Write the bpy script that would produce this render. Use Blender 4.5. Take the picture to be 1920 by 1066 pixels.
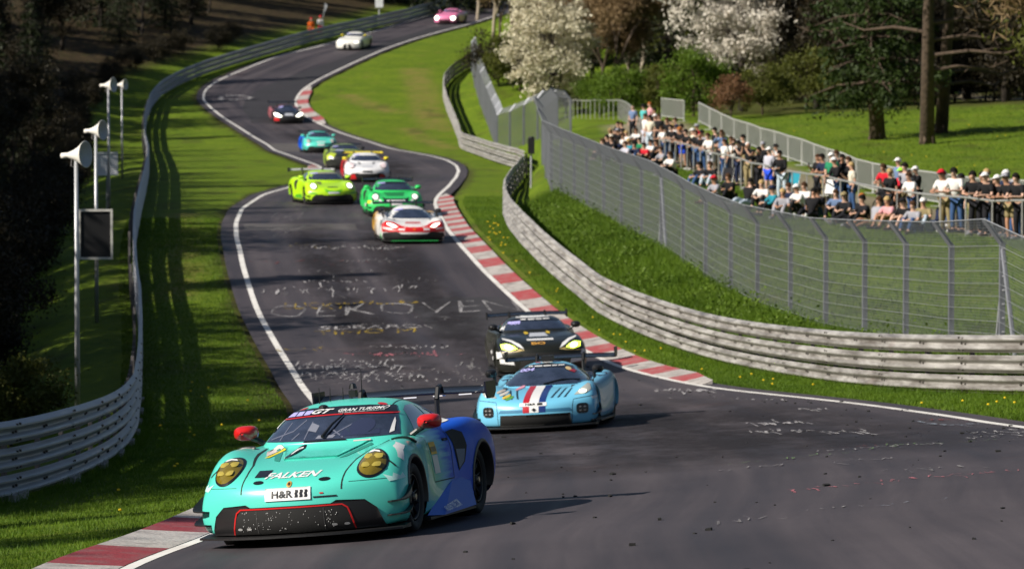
import bpy, bmesh, math, random
import numpy as np
from mathutils import Vector, Matrix
from mathutils.bvhtree import BVHTree

for _o in list(bpy.data.objects):
    bpy.data.objects.remove(_o)
SC = bpy.context.scene
COL = SC.collection
R = math.radians

# ---------------------------------------------------------------- camera, sky, sun, exposure
F = 8000.0                     # focal length in photo pixels (1920 wide): a 150 mm lens
CAMZ = 8.0
HORIZON = 100.0
PITCH = math.atan((533.0 - HORIZON) / F)
cam_data = bpy.data.cameras.new('camera')
cam = bpy.data.objects.new('camera', cam_data)
COL.objects.link(cam)
cam.location = (0, 0, CAMZ)
cam.rotation_euler = (math.pi / 2 - PITCH, 0, 0)
cam_data.sensor_width = 36.0
cam_data.lens = F / 1920.0 * 36.0
cam_data.clip_start = 1.0
cam_data.clip_end = 5000.0
cam_data.dof.use_dof = True
cam_data.dof.focus_distance = 43.0
cam_data.dof.aperture_fstop = 4.4
SC.camera = cam

SUN_EL = 34.0
SUN_AZ = 26.0                  # shadows fall to +X and, turned by this much, away from the camera
world = bpy.data.worlds.new('World')
SC.world = world
world.use_nodes = True
wn = world.node_tree
wn.nodes.clear()
w_out = wn.nodes.new('ShaderNodeOutputWorld')
w_bg = wn.nodes.new('ShaderNodeBackground')
w_sky = wn.nodes.new('ShaderNodeTexSky')
w_sky.sky_type = 'NISHITA'
w_sky.sun_disc = False
w_sky.sun_elevation = R(SUN_EL)
w_sky.sun_rotation = R(180 + 90 - SUN_AZ)
w_sky.air_density = 1.0
w_sky.dust_density = 1.0
w_bg.inputs['Strength'].default_value = 0.05
wn.links.new(w_sky.outputs[0], w_bg.inputs[0])
wn.links.new(w_bg.outputs[0], w_out.inputs[0])

sun_data = bpy.data.lights.new('sun', 'SUN')
sun_data.energy = 5.0
sun_data.angle = R(0.5)
sun_data.color = (1.0, 0.93, 0.82)
sun = bpy.data.objects.new('sun', sun_data)
COL.objects.link(sun)
sun_dir = Vector((math.cos(R(SUN_AZ)) * math.cos(R(SUN_EL)), math.sin(R(SUN_AZ)) * math.cos(R(SUN_EL)), -math.sin(R(SUN_EL))))
sun.rotation_euler = sun_dir.to_track_quat('-Z', 'Y').to_euler()
sun.location = (-40, -10, 40)

SC.view_settings.view_transform = 'Standard'
SC.view_settings.look = 'None'
SC.view_settings.exposure = 0.48
SC.view_settings.gamma = 1.0
SC.view_settings.use_curve_mapping = False
SC.cycles.use_denoising = True
SC.cycles.max_bounces = 6
SC.cycles.transparent_max_bounces = 16
SC.cycles.caustics_reflective = False
SC.cycles.caustics_refractive = False

# ---------------------------------------------------------------- materials
MATS = {}

def mat(name, color=(0.5, 0.5, 0.5), rough=0.5, metal=0.0, spec=0.5, var=0.0, vscale=4.0, bump=0.0, bscale=20.0,
        coat=0.0, emit=None, estr=0.0, trans=0.0, dirt=None, dscale=2.0, damt=0.5, alpha=1.0):
    if name in MATS:
        return MATS[name]
    m = bpy.data.materials.new(name)
    m.use_nodes = True
    nt = m.node_tree
    b = nt.nodes['Principled BSDF']
    b.inputs['Base Color'].default_value = (*color, 1)
    b.inputs['Roughness'].default_value = rough
    b.inputs['Metallic'].default_value = metal
    b.inputs['Specular IOR Level'].default_value = spec
    b.inputs['Coat Weight'].default_value = coat
    b.inputs['Coat Roughness'].default_value = 0.06
    if alpha < 1:
        b.inputs['Alpha'].default_value = alpha
    if trans:
        b.inputs['Transmission Weight'].default_value = trans
    if emit:
        b.inputs['Emission Color'].default_value = (*emit, 1)
        b.inputs['Emission Strength'].default_value = estr
    L = nt.links.new
    if var or bump or dirt:
        tc = nt.nodes.new('ShaderNodeTexCoord')
    if var or dirt:
        n = nt.nodes.new('ShaderNodeTexNoise')
        n.inputs['Scale'].default_value = vscale if var else dscale
        n.inputs['Detail'].default_value = 6
        n.inputs['Roughness'].default_value = 0.65
        L(tc.outputs['Object'], n.inputs['Vector'])
        r = nt.nodes.new('ShaderNodeValToRGB')
        if dirt:
            r.color_ramp.elements[0].position = 0.45
            r.color_ramp.elements[0].color = (*color, 1)
            r.color_ramp.elements[1].position = 0.75
            r.color_ramp.elements[1].color = (*[c * (1 - damt) + d * damt for c, d in zip(color, dirt)], 1)
        else:
            r.color_ramp.elements[0].position = 0.3
            r.color_ramp.elements[0].color = (*[c * (1 - var) for c in color], 1)
            r.color_ramp.elements[1].position = 0.7
            r.color_ramp.elements[1].color = (*[min(1, c * (1 + var)) for c in color], 1)
        L(n.outputs['Fac'], r.inputs['Fac'])
        L(r.outputs['Color'], b.inputs['Base Color'])
    if bump:
        n2 = nt.nodes.new('ShaderNodeTexNoise')
        n2.inputs['Scale'].default_value = bscale
        n2.inputs['Detail'].default_value = 5
        L(tc.outputs['Object'], n2.inputs['Vector'])
        bp = nt.nodes.new('ShaderNodeBump')
        bp.inputs['Strength'].default_value = bump
        bp.inputs['Distance'].default_value = 0.03
        L(n2.outputs['Fac'], bp.inputs['Height'])
        L(bp.outputs['Normal'], b.inputs['Normal'])
    MATS[name] = m
    return m


def leaf_mat(name, c1, c2, trans=0.25, rough=0.6, scale=1.2):
    """foliage: colour varies per clump and per leaf, light passes through a little"""
    m = bpy.data.materials.new(name)
    m.use_nodes = True
    nt = m.node_tree
    nt.nodes.clear()
    L = nt.links.new
    out = nt.nodes.new('ShaderNodeOutputMaterial')
    tc = nt.nodes.new('ShaderNodeTexCoord')
    n = nt.nodes.new('ShaderNodeTexNoise')
    n.inputs['Scale'].default_value = scale
    n.inputs['Detail'].default_value = 8
    n.inputs['Roughness'].default_value = 0.75
    L(tc.outputs['Object'], n.inputs['Vector'])
    r = nt.nodes.new('ShaderNodeValToRGB')
    r.color_ramp.elements[0].position = 0.32
    r.color_ramp.elements[0].color = (*c1, 1)
    r.color_ramp.elements[1].position = 0.68
    r.color_ramp.elements[1].color = (*c2, 1)
    L(n.outputs['Fac'], r.inputs['Fac'])
    d = nt.nodes.new('ShaderNodeBsdfPrincipled')
    d.inputs['Roughness'].default_value = rough
    d.inputs['Specular IOR Level'].default_value = 0.25
    L(r.outputs['Color'], d.inputs['Base Color'])
    t = nt.nodes.new('ShaderNodeBsdfTranslucent')
    L(r.outputs['Color'], t.inputs['Color'])
    mx = nt.nodes.new('ShaderNodeMixShader')
    mx.inputs[0].default_value = trans
    L(d.outputs[0], mx.inputs[1])
    L(t.outputs[0], mx.inputs[2])
    L(mx.outputs[0], out.inputs[0])
    MATS[name] = m
    return m

# ---------------------------------------------------------------- object helpers

def tag(o, label=None, cat=None, group=None, kind=None):
    if label: o['label'] = label
    if cat: o['category'] = cat
    if group: o['group'] = group
    if kind: o['kind'] = kind
    return o


def empty(name, loc=(0, 0, 0), rz=0.0):
    o = bpy.data.objects.new(name, None)
    COL.objects.link(o)
    o.empty_display_size = 0.3
    o.location = loc
    o.rotation_euler = (0, 0, rz)
    return o


def link(name, me, parent=None, material=None):
    o = bpy.data.objects.new(name, me)
    COL.objects.link(o)
    if parent is not None:
        o.parent = parent
    if material is not None:
        me.materials.clear()
        for m in (material if isinstance(material, (list, tuple)) else [material]):
            me.materials.append(m)
    return o


def mesh(name, verts, faces, material=None, parent=None, smooth=False):
    me = bpy.data.meshes.new(name)
    me.from_pydata([tuple(v) for v in verts], [], faces)
    if smooth:
        me.polygons.foreach_set('use_smooth', [True] * len(me.polygons))
    me.update()
    return link(name, me, parent, material)


def np_mesh(name, verts, nper, material=None, parent=None):
    """verts (N*nper,3): loose polygons of nper corners each"""
    verts = np.asarray(verts, dtype=np.float32).reshape(-1, 3)
    n = len(verts)
    me = bpy.data.meshes.new(name)
    me.vertices.add(n)
    me.vertices.foreach_set('co', verts.ravel())
    me.loops.add(n)
    me.loops.foreach_set('vertex_index', np.arange(n, dtype=np.int32))
    me.polygons.add(n // nper)
    me.polygons.foreach_set('loop_start', np.arange(0, n, nper, dtype=np.int32))
    me.polygons.foreach_set('loop_total', np.full(n // nper, nper, dtype=np.int32))
    me.update(calc_edges=True)
    return link(name, me, parent, material)


class MB:
    """collects shapes for one mesh"""
    def __init__(self):
        self.v = []
        self.f = []

    def add(self, vs, fs):
        k = len(self.v)
        self.v += [tuple(v) for v in vs]
        self.f += [tuple(i + k for i in f) for f in fs]
        return self

    def box(self, c, s, rz=0.0, rx=0.0, ry=0.0):
        M = Matrix.Rotation(rz, 3, 'Z') @ Matrix.Rotation(ry, 3, 'Y') @ Matrix.Rotation(rx, 3, 'X')
        vs = []
        for z in (-.5, .5):
            for y in (-.5, .5):
                for x in (-.5, .5):
                    p = M @ Vector((x * s[0], y * s[1], z * s[2]))
                    vs.append((c[0] + p.x, c[1] + p.y, c[2] + p.z))
        return self.add(vs, [(0, 2, 3, 1), (4, 5, 7, 6), (0, 1, 5, 4), (2, 6, 7, 3), (0, 4, 6, 2), (1, 3, 7, 5)])

    def tube(self, pts, rad, n=8, cap=True):
        pts = [Vector(p) for p in pts]
        if not isinstance(rad, (list, tuple)):
            rad = [rad] * len(pts)
        k0 = len(self.v)
        for i, p in enumerate(pts):
            t = (pts[min(i + 1, len(pts) - 1)] - pts[max(i - 1, 0)])
            t = t.normalized() if t.length > 1e-9 else Vector((0, 0, 1))
            up = Vector((0, 0, 1)) if abs(t.z) < 0.95 else Vector((1, 0, 0))
            a = t.cross(up).normalized()
            b = t.cross(a)
            for j in range(n):
                an = 2 * math.pi * j / n
                q = p + (a * math.cos(an) + b * math.sin(an)) * rad[i]
                self.v.append(tuple(q))
        for i in range(len(pts) - 1):
            for j in range(n):
                a0 = k0 + i * n + j
                a1 = k0 + i * n + (j + 1) % n
                self.f.append((a0, a1, a1 + n, a0 + n))
        if cap:
            self.f.append(tuple(k0 + j for j in range(n))[::-1])
            self.f.append(tuple(k0 + (len(pts) - 1) * n + j for j in range(n)))
        return self

    def lathe(self, prof, n=16, M=None):
        """prof: (r, h) along local z"""
        k0 = len(self.v)
        for r, h in prof:
            for j in range(n):
                an = 2 * math.pi * j / n
                p = Vector((r * math.cos(an), r * math.sin(an), h))
                if M is not None:
                    p = M @ p
                self.v.append(tuple(p))
        for i in range(len(prof) - 1):
            for j in range(n):
                a0 = k0 + i * n + j
                a1 = k0 + i * n + (j + 1) % n
                self.f.append((a0, a1, a1 + n, a0 + n))
        return self

    def build(self, name, material=None, parent=None, smooth=False):
        return mesh(name, self.v, self.f, material, parent, smooth)


# ---------------------------------------------------------------- pixel to place
def ray(px, py):
    u = (px - 960.0) / F
    v = (533.0 - py) / F
    c, s = math.cos(PITCH), math.sin(PITCH)
    return Vector((u, c + v * s, -s + v * c))


def at(px, py, Y):
    d = ray(px, py)
    return Vector((0, 0, CAMZ)) + d * (Y / d.y)


def pchip(xs, ys):
    xs = np.array(xs, float); ys = np.array(ys, float)
    h = np.diff(xs); d = np.diff(ys) / h
    m = np.zeros(len(xs))
    for i in range(1, len(xs) - 1):
        if d[i - 1] * d[i] > 0:
            w1 = 2 * h[i] + h[i - 1]; w2 = h[i] + 2 * h[i - 1]
            m[i] = (w1 + w2) / (w1 / d[i - 1] + w2 / d[i])
    m[0], m[-1] = d[0], d[-1]

    def f(x):
        x = np.asarray(x, float)
        xc = np.clip(x, xs[0], xs[-1])
        i = np.clip(np.searchsorted(xs, xc) - 1, 0, len(h) - 1)
        t = (xc - xs[i]) / h[i]
        return ((1 + 2 * t) * (1 - t) ** 2 * ys[i] + t * (1 - t) ** 2 * h[i] * m[i]
                + t * t * (3 - 2 * t) * ys[i + 1] + t * t * (t - 1) * h[i] * m[i + 1])
    return f


# road level along the view: (distance, photo row of the asphalt at that distance)
_lev = [(30, 1200), (41.2, 1010), (43.6, 981), (55, 888), (70.5, 806), (84, 745), (96, 688), (110, 600), (131, 457), (145, 420),
        (158, 392), (186, 343), (215, 316), (255, 284), (280, 232), (305, 160), (330, 92), (365, 45), (420, 2)]
_zs = [at(960, y, Y).z for Y, y in _lev]
ZROAD = pchip([-60, 0, 15] + [a for a, _ in _lev] + [520, 700, 2500], [_zs[0] + .9, _zs[0] + .6, _zs[0] + .35] + _zs + [_zs[-1] + 5, _zs[-1] + 12, _zs[-1] + 40])


def sstep(a, b, x):
    t = np.clip((np.asarray(x, float) - a) / (b - a), 0, 1)
    return t * t * (3 - 2 * t)


def bank(x, Y):
    """the near bend is banked: the right side is higher"""
    xp = np.interp(Y, [41, 70, 96, 130], [-1.4, 0.5, 0.6, -2.0])
    b = 0.055 * (1 - sstep(78, 125, Y)) + 0.02 * (1 - sstep(48, 64, Y))
    return b * np.clip(x - xp, -6.0, 9.0)


def zr(x, Y):
    return ZROAD(Y) + bank(x, Y)


def gp(px, py, lift=0.0, f=None):
    """photo pixel on the road-level ground -> point"""
    f = f or zr
    Ys = np.concatenate([np.arange(22, 120, 0.5), np.arange(120, 700, 1.0)])
    d = ray(px, py)
    xs = d.x / d.y * Ys
    zz = CAMZ + d.z / d.y * Ys
    g = zz - f(xs, Ys) - lift
    idx = np.where((g[:-1] > 0) & (g[1:] <= 0))[0]
    if len(idx) == 0:
        i = int(np.argmin(np.abs(g)))
        return Vector((xs[i], Ys[i], float(f(xs[i], Ys[i])) + lift))
    i = idx[0]
    t = g[i] / (g[i] - g[i + 1])
    Y = Ys[i] + t * (Ys[i + 1] - Ys[i])
    x = d.x / d.y * Y
    return Vector((x, Y, float(f(x, Y)) + lift))


def line_from_px(pts):
    """pixel polyline on the ground -> x(Y) interpolator data sorted by Y"""
    g = [gp(*p) for p in pts]
    g.sort(key=lambda v: v.y)
    Y = np.array([v.y for v in g]); X = np.array([v.x for v in g])
    keep = np.concatenate([[True], np.diff(Y) > 0.05])
    return X[keep], Y[keep]


def smooth_line(X, Y, Ynew, k):
    x = np.interp(Ynew, Y, X)
    ker = np.exp(-0.5 * (np.arange(-3 * k, 3 * k + 1) / k) ** 2)
    ker /= ker.sum()
    xp = np.concatenate([2 * x[0] - x[3 * k:0:-1], x, 2 * x[-1] - x[-2:-3 * k - 2:-1]])
    return np.convolve(xp, ker, 'valid')


L_EDGE = [(230, 1062), (380, 1015), (500, 955), (575, 900), (606, 850), (606, 800), (585, 757), (545, 700), (503, 632), (472, 570), (450, 500), (439, 450),
          (438, 420), (450, 392), (490, 366), (540, 352), (575, 341), (603, 331), (612, 322), (590, 310), (540, 292), (500, 272), (440, 236), (398, 207),
          (378, 188), (382, 170), (405, 152), (445, 135), (520, 106), (580, 92), (640, 77), (700, 60), (760, 42), (820, 26), (890, 10)]
R_EDGE = [(2600, 935), (2150, 842), (1920, 802), (1800, 784), (1700, 770), (1600, 757), (1500, 746), (1420, 738), (1320, 726), (1230, 706), (1150, 682),
          (1090, 652), (1040, 620), (990, 580), (940, 536), (905, 503), (870, 465), (842, 430), (826, 400), (818, 380), (826, 367), (845, 350), (858, 334),
          (863, 321), (858, 311), (840, 301), (810, 293), (760, 284), (700, 268), (640, 250), (600, 233), (568, 213), (556, 198), (557, 185), (570, 168),
          (600, 149), (640, 130), (700, 103), (760, 80), (820, 62), (885, 45), (960, 22)]
L_RAIL = [(-300, 985), (-140, 968), (0, 945), (80, 924), (150, 898), (200, 870), (235, 840), (249, 815), (255, 780), (259, 740), (261, 690), (260, 650), (257, 600), (252, 560),
          (249, 520), (249, 480), (254, 440), (262, 400), (270, 365), (276, 335), (277, 312), (273, 290), (270, 270), (270, 250), (274, 226),
          (283, 202), (300, 182), (332, 162), (380, 142), (450, 120), (520, 100), (600, 77), (680, 59), (760, 40), (850, 16), (910, 2)]
R_RAIL = [(2200, 752), (1920, 743), (1800, 740), (1700, 735), (1600, 726), (1500, 712), (1400, 693), (1330, 676), (1250, 650), (1190, 626), (1140, 600), (1090, 563),
          (1050, 530), (1010, 494), (980, 463), (957, 432), (947, 408), (948, 388), (962, 362), (983, 336), (984, 325), (972, 319), (930, 306), (882, 288), (864, 279), (861, 264),
          (850, 236), (838, 206), (832, 186), (834, 166), (848, 148), (873, 131), (893, 120)]
YG = np.arange(36, 420, 0.5)
lx, ly = line_from_px(L_EDGE); LE = smooth_line(lx, ly, YG, 3)
rx_, ry_ = line_from_px(R_EDGE); RE = smooth_line(rx_, ry_, YG, 3)
lx, ly = line_from_px(L_RAIL); LR = smooth_line(lx, ly, YG, 2)
rx_, ry_ = line_from_px(R_RAIL); RR = smooth_line(rx_, ry_, YG, 2)
RRmax = ry_.max()
# past the last traced point the rails keep their distance to the road
LR = np.where(YG > ly.max(), LE - 4.0, LR)
iR = int(np.searchsorted(YG, RRmax))
RR[iR:] = np.maximum(RR[min(iR, len(RR) - 1)], RE[iR:] + 2.2)

# the fence, the handrail and the barriers up on the right: (photo x, distance, photo row of the foot)
S_F = 0.93
FENCE = [(1017, 205, 272), (1018, 188, 300), (1024, 176, 330), (1034, 166, 362), (1052, 162, 371), (1077, 157, 386), (1100, 152.5, 399), (1132, 147, 417), (1165, 141.5, 435), (1203, 136, 454),
         (1240, 131, 472), (1281, 126, 500), (1323, 121, 530), (1370, 116, 558), (1420, 111, 585), (1482, 106, 606), (1548, 101, 628), (1621, 96, 646),
         (1698, 91.5, 660), (1783, 87, 671), (1878, 82.5, 680), (1990, 78, 690), (2110, 74, 700)]
FENCE_P = [at(a, c, b * S_F) for a, b, c in FENCE]
HAND = [(1237, 185, 307), (1280, 174, 318), (1323, 165, 333), (1363, 156, 345), (1400, 150, 358), (1450, 145, 372), (1500, 140, 384), (1560, 135, 398), (1600, 132, 407), (1641, 129, 417), (1692, 125.5, 428),
        (1746, 122, 438), (1794, 119.5, 443), (1830, 117.5, 446), (1872, 115.5, 449), (1917, 113.5, 452), (1970, 111, 456)]
HAND_P = [at(a, c, b) for a, b, c in HAND]
BARR = [(1310, 225, 252), (1352, 215, 262), (1400, 205, 275), (1450, 195, 292), (1500, 185, 310), (1556, 173, 332), (1610, 163, 356), (1660, 155, 370), (1710, 149, 380), (1765, 143, 390), (1830, 138, 398), (1900, 133, 406), (1980, 128, 414)]
BARR_P = [at(a, c, b) for a, b, c in BARR]


def line_fn(pts):
    p = sorted(pts, key=lambda v: v.y)
    Y = [v.y for v in p]; X = [v.x for v in p]; Z = [v.z for v in p]
    # straight continuation in plan at both ends, level in height
    def ext(i, j, yn):
        s = (X[j] - X[i]) / (Y[j] - Y[i])
        return X[j] + s * (yn - Y[j])
    Y2 = [Y[0] - 60] + Y + [Y[-1] + 40]
    X2 = [ext(3, 0, Y[0] - 60)] + X + [ext(-4, -1, Y[-1] + 40)]
    Z2 = [Z[0]] + Z + [Z[-1]]
    return (lambda y: np.interp(y, Y2, X2)), (lambda y: np.interp(y, Y2, Z2))


fx, fz = line_fn(FENCE_P)
hx, hz = line_fn(HAND_P)
bx_, bz_ = line_fn(BARR_P)


def le(Y): return np.interp(Y, YG, LE)
def re(Y): return np.interp(Y, YG, RE)
def lr(Y): return np.interp(Y, YG, LR)
def rr(Y): return np.interp(Y, YG, RR)


def hnoise(x, y):
    return (np.sin(x * 1.7 + y * 0.9) * np.sin(y * 1.3 - x * 0.6) + 0.6 * np.sin(x * 3.1 - y * 2.3 + 1.0) * np.sin(x * 1.1 + y * 3.7))


def TH(x, Y):
    """height of the ground everywhere"""
    x = np.asarray(x, float); Y = np.asarray(Y, float)
    x, Y = np.broadcast_arrays(x, Y)
    base = ZROAD(Y) + bank(x, Y)
    L = lr(Y); Rr = rr(Y)
    z = base.copy()
    # left of the left rail: the ground drops a little, and climbs again in the far bend
    d = np.clip(L - 0.3 - x, 0, None)
    drop = -1.3 * sstep(0, 5, d) * (1 - sstep(215, 265, Y)) * sstep(36, 60, Y)
    rise = (np.clip(d - 0.5, 0, 60) * 0.16) * sstep(230, 290, Y) + np.clip(d - 14, 0, 80) * 0.10 * (1 - sstep(230, 290, Y))
    z = z + drop + rise
    # right: fence foot, spectators' path, barriers, then a meadow that climbs to the wood
    zR = ZROAD(Y) + bank(Rr, Y)
    F0 = np.maximum(fx(Y), Rr + 1.2); Z1 = fz(Y)
    H0 = np.maximum(hx(Y), F0 + 2.5); Z2 = hz(Y)
    B0 = np.maximum(bx_(Y), H0 + 2.0); Z3 = bz_(Y)
    far = sstep(205, 235, Y)            # beyond the spectators the bank simply rises behind the far rail
    Z1 = Z1 * (1 - far) + (zR + 1.1) * far
    Z2 = Z2 * (1 - far) + (zR + 1.9) * far
    Z3 = Z3 * (1 - far) + (zR + 2.3) * far
    near = 1 - sstep(60, 80, Y)
    Z1 = Z1 * (1 - near) + (zR + 0.4) * near
    Z2 = Z2 * (1 - near) + (zR + 2.0) * near
    Z3 = Z3 * (1 - near) + (zR + 2.2) * near
    xr0 = Rr + 0.35
    def seg(a, za, b, zb):
        t = np.clip((x - a) / np.maximum(b - a, 0.1), 0, 1)
        return za + (zb - za) * t
    z = np.where(x > xr0, seg(xr0, zR, F0, Z1), z)
    z = np.where(x > F0, seg(F0, Z1, H0 - 0.5, Z2), z)
    z = np.where(x > H0 - 0.5, seg(H0 - 0.5, Z2, B0, Z3), z)
    slope = np.interp(Y, [60, 140, 200, 300, 420], [0.10, 0.09, 0.05, 0.03, 0.03])
    z = np.where(x > B0, Z3 + np.clip(x - B0, 0, 140) * slope, z)
    # a lumpy strip between rail and fence
    lump = np.clip(np.minimum(x - xr0 - 0.3, F0 - x + 0.2), 0, 0.8) * (0.16 + 0.10 * hnoise(x * 0.9, Y * 0.45))
    z = z + np.where((x > xr0) & (x < F0 + 0.2), lump, 0)
    off = (x < L - 0.5) | (x > F0)
    z = z + np.where(off, 0.035 * hnoise(x, Y), 0)
    return z


def th(x, y):
    return float(TH(x, y))


def gt(px, py, lift=0.0):
    return gp(px, py, lift, TH)
# ================================================================ GROUND
def ground_material():
    m = bpy.data.materials.new('grass_ground')
    m.use_nodes = True
    nt = m.node_tree
    L = nt.links.new
    b = nt.nodes['Principled BSDF']
    b.inputs['Roughness'].default_value = 0.85
    b.inputs['Specular IOR Level'].default_value = 0.15
    tc = nt.nodes.new('ShaderNodeTexCoord')

    def noise(scale, detail=6, rough=0.6, vec=None):
        n = nt.nodes.new('ShaderNodeTexNoise')
        n.inputs['Scale'].default_value = scale
        n.inputs['Detail'].default_value = detail
        n.inputs['Roughness'].default_value = rough
        L(vec or tc.outputs['Object'], n.inputs['Vector'])
        return n.outputs['Fac']

    def ramp(fac, c0, c1, p0=0.35, p1=0.65):
        r = nt.nodes.new('ShaderNodeValToRGB')
        r.color_ramp.elements[0].position = p0
        r.color_ramp.elements[0].color = (*c0, 1)
        r.color_ramp.elements[1].position = p1
        r.color_ramp.elements[1].color = (*c1, 1)
        L(fac, r.inputs['Fac'])
        return r.outputs['Color']

    def mix(fac, a, c):
        x = nt.nodes.new('ShaderNodeMix')
        x.data_type = 'RGBA'
        L(fac, x.inputs['Factor'])
        L(a, x.inputs['A'])
        L(c, x.inputs['B'])
        return x.outputs['Result']
    g1 = ramp(noise(0.35), (0.075, 0.140, 0.005), (0.150, 0.225, 0.009))
    g2 = ramp(noise(3.0, 8, 0.7), (0.026, 0.066, 0.004), (0.165, 0.215, 0.014))
    col = mix(ramp(noise(14, 4), (0.25, 0.25, 0.25), (0.75, 0.75, 0.75)), g1, g2)
    # dry straw patches
    straw = ramp(noise(0.55, 9, 0.75), (0, 0, 0), (0.85, 0.85, 0.85), 0.57, 0.75)
    sv = nt.nodes.new('ShaderNodeRGB'); sv.outputs[0].default_value = (0.20, 0.165, 0.045, 1)
    col = mix(straw, col, sv.outputs[0])
    at0 = nt.nodes.new('ShaderNodeAttribute'); at0.attribute_name = 'soil'
    sp0 = nt.nodes.new('ShaderNodeSeparateColor'); L(at0.outputs['Color'], sp0.inputs[0])
    st = nt.nodes.new('ShaderNodeMath'); st.operation = 'MULTIPLY'
    L(sp0.outputs[2], st.inputs[0]); L(ramp(noise(0.9, 8, 0.75), (0.1, 0.1, 0.1), (1, 1, 1), 0.38, 0.62), st.inputs[1])
    col = mix(st.outputs[0], col, sv.outputs[0])
    # bare dirt, woodland floor and worn path come in through a painted-on attribute (a fact of the ground)
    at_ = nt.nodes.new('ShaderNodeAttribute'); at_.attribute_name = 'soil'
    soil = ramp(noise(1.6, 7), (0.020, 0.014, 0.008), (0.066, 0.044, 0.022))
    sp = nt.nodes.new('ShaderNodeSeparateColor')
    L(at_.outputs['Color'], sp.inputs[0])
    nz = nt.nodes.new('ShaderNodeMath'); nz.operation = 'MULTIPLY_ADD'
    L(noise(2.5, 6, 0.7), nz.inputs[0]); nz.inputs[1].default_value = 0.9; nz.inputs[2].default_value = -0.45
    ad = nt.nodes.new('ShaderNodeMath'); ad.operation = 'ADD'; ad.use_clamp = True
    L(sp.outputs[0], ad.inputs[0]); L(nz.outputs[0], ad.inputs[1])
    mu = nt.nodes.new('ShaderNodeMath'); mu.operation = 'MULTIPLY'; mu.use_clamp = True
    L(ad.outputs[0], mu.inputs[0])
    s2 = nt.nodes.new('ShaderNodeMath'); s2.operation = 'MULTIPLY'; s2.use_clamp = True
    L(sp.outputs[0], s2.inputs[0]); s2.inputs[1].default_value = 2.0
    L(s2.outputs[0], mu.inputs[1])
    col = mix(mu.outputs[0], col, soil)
    gravel = ramp(noise(6, 6), (0.20, 0.155, 0.11), (0.36, 0.30, 0.23))
    col = mix(sp.outputs[1], col, gravel)
    L(col, b.inputs['Base Color'])
    bp = nt.nodes.new('ShaderNodeBump')
    bp.inputs['Strength'].default_value = 0.9
    bp.inputs['Distance'].default_value = 0.08
    L(noise(9, 8, 0.75), bp.inputs['Height'])
    L(bp.outputs['Normal'], b.inputs['Normal'])
    return m


def grid_axis(parts):
    out = []
    for a, b, s in parts:
        out += list(np.arange(a, b, s))
    return np.array(out + [parts[-1][1]])


gxs = grid_axis([(-900, -300, 60), (-300, -80, 15), (-80, -32, 3), (-32, 30, 0.5), (30, 70, 2.5), (70, 250, 15), (250, 900, 65)])
gys = grid_axis([(-60, 28, 4), (28, 240, 1.0), (240, 420, 1.5), (420, 600, 12), (600, 2000, 100)])
GX, GY = np.meshgrid(gxs, gys)
GZ = TH(GX, GY)
# where the road lies the ground sheet stays under the asphalt
under = (GX > le(GY) - 0.45) & (GX < re(GY) + 0.45) & (GY < 421)
GZ = GZ - np.where(under, 0.10, 0.0)
nv = GX.size
verts = np.stack([GX, GY, GZ], -1).reshape(-1, 3)
W = len(gxs); Hn = len(gys)
ii = np.arange(Hn - 1)[:, None] * W + np.arange(W - 1)[None, :]
quads = np.stack([ii, ii + 1, ii + 1 + W, ii + W], -1).reshape(-1, 4)
me = bpy.data.meshes.new('ground')
me.from_pydata(verts.tolist(), [], quads.tolist())
me.polygons.foreach_set('use_smooth', [True] * len(me.polygons))
soil = np.zeros((nv, 4), dtype=np.float32); soil[:, 3] = 1
X_, Y_ = verts[:, 0], verts[:, 1]
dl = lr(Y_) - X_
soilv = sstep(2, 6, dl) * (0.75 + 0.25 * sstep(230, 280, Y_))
edge = np.minimum(np.abs(X_ - le(Y_)), np.abs(X_ - re(Y_)))
soilv = np.maximum(soilv, 0.8 * (1 - sstep(0.35, 1.0, edge)) * (Y_ < 420))
wl = np.exp(-((Y_ - 82) / 16) ** 2)
soilv = np.maximum(soilv, 0.9 * (1 - sstep(0.4, 0.9 + 1.1 * wl, le(Y_) - X_)) * (X_ < le(Y_)) * (Y_ < 420))
soilv = np.maximum(soilv, 0.42 * (hnoise(X_ * 0.6, Y_ * 0.21) > 0.75) * (Y_ > 40) * (Y_ < 300))
woods = sstep(222, 240, Y_ + 0.10 * (X_ - 15)) * (X_ > bx_(Y_) + 3)
soilv = np.maximum(soilv, 0.7 * woods)
soilv = np.maximum(soilv, sstep(420, 440, Y_))
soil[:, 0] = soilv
pathv = sstep(0.2, 1.2, X_ - hx(Y_)) * (1 - sstep(-1.2, -0.2, X_ - bx_(Y_))) * (Y_ > 95) * (Y_ < 232)
# footpath in the wood, far right
pc = np.interp(Y_, [225, 245, 262, 285, 320], [34, 30.5, 27.8, 26.5, 27.5])
pathv = np.maximum(pathv, (1 - sstep(0.5, 1.5, np.abs(X_ - pc))) * (Y_ > 222) * (Y_ < 325) * 0.75)
soil[:, 1] = pathv * 0.85
for pts_, w_ in (([(772, 128), (784, 150), (795, 180), (800, 210), (822, 245)], 1.5), ([(760, 240), (800, 262), (850, 280)], 1.0), ([(330, 560), (345, 500), (352, 450), (340, 400)], 0.8), ([(640, 175), (700, 200), (760, 215)], 1.2), ([(905, 420), (960, 470), (1010, 520)], 0.5)):
    g_ = sorted([(gp(*q).y, gp(*q).x) for q in pts_])
    xc_ = np.interp(Y_, [a for a, _ in g_], [b for _, b in g_])
    soil[:, 2] = np.maximum(soil[:, 2], (1 - sstep(w_ * 0.3, w_, np.abs(X_ - xc_))) * (Y_ > g_[0][0]) * (Y_ < g_[-1][0]))
ca = me.color_attributes.new('soil', 'FLOAT_COLOR', 'POINT')
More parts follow.
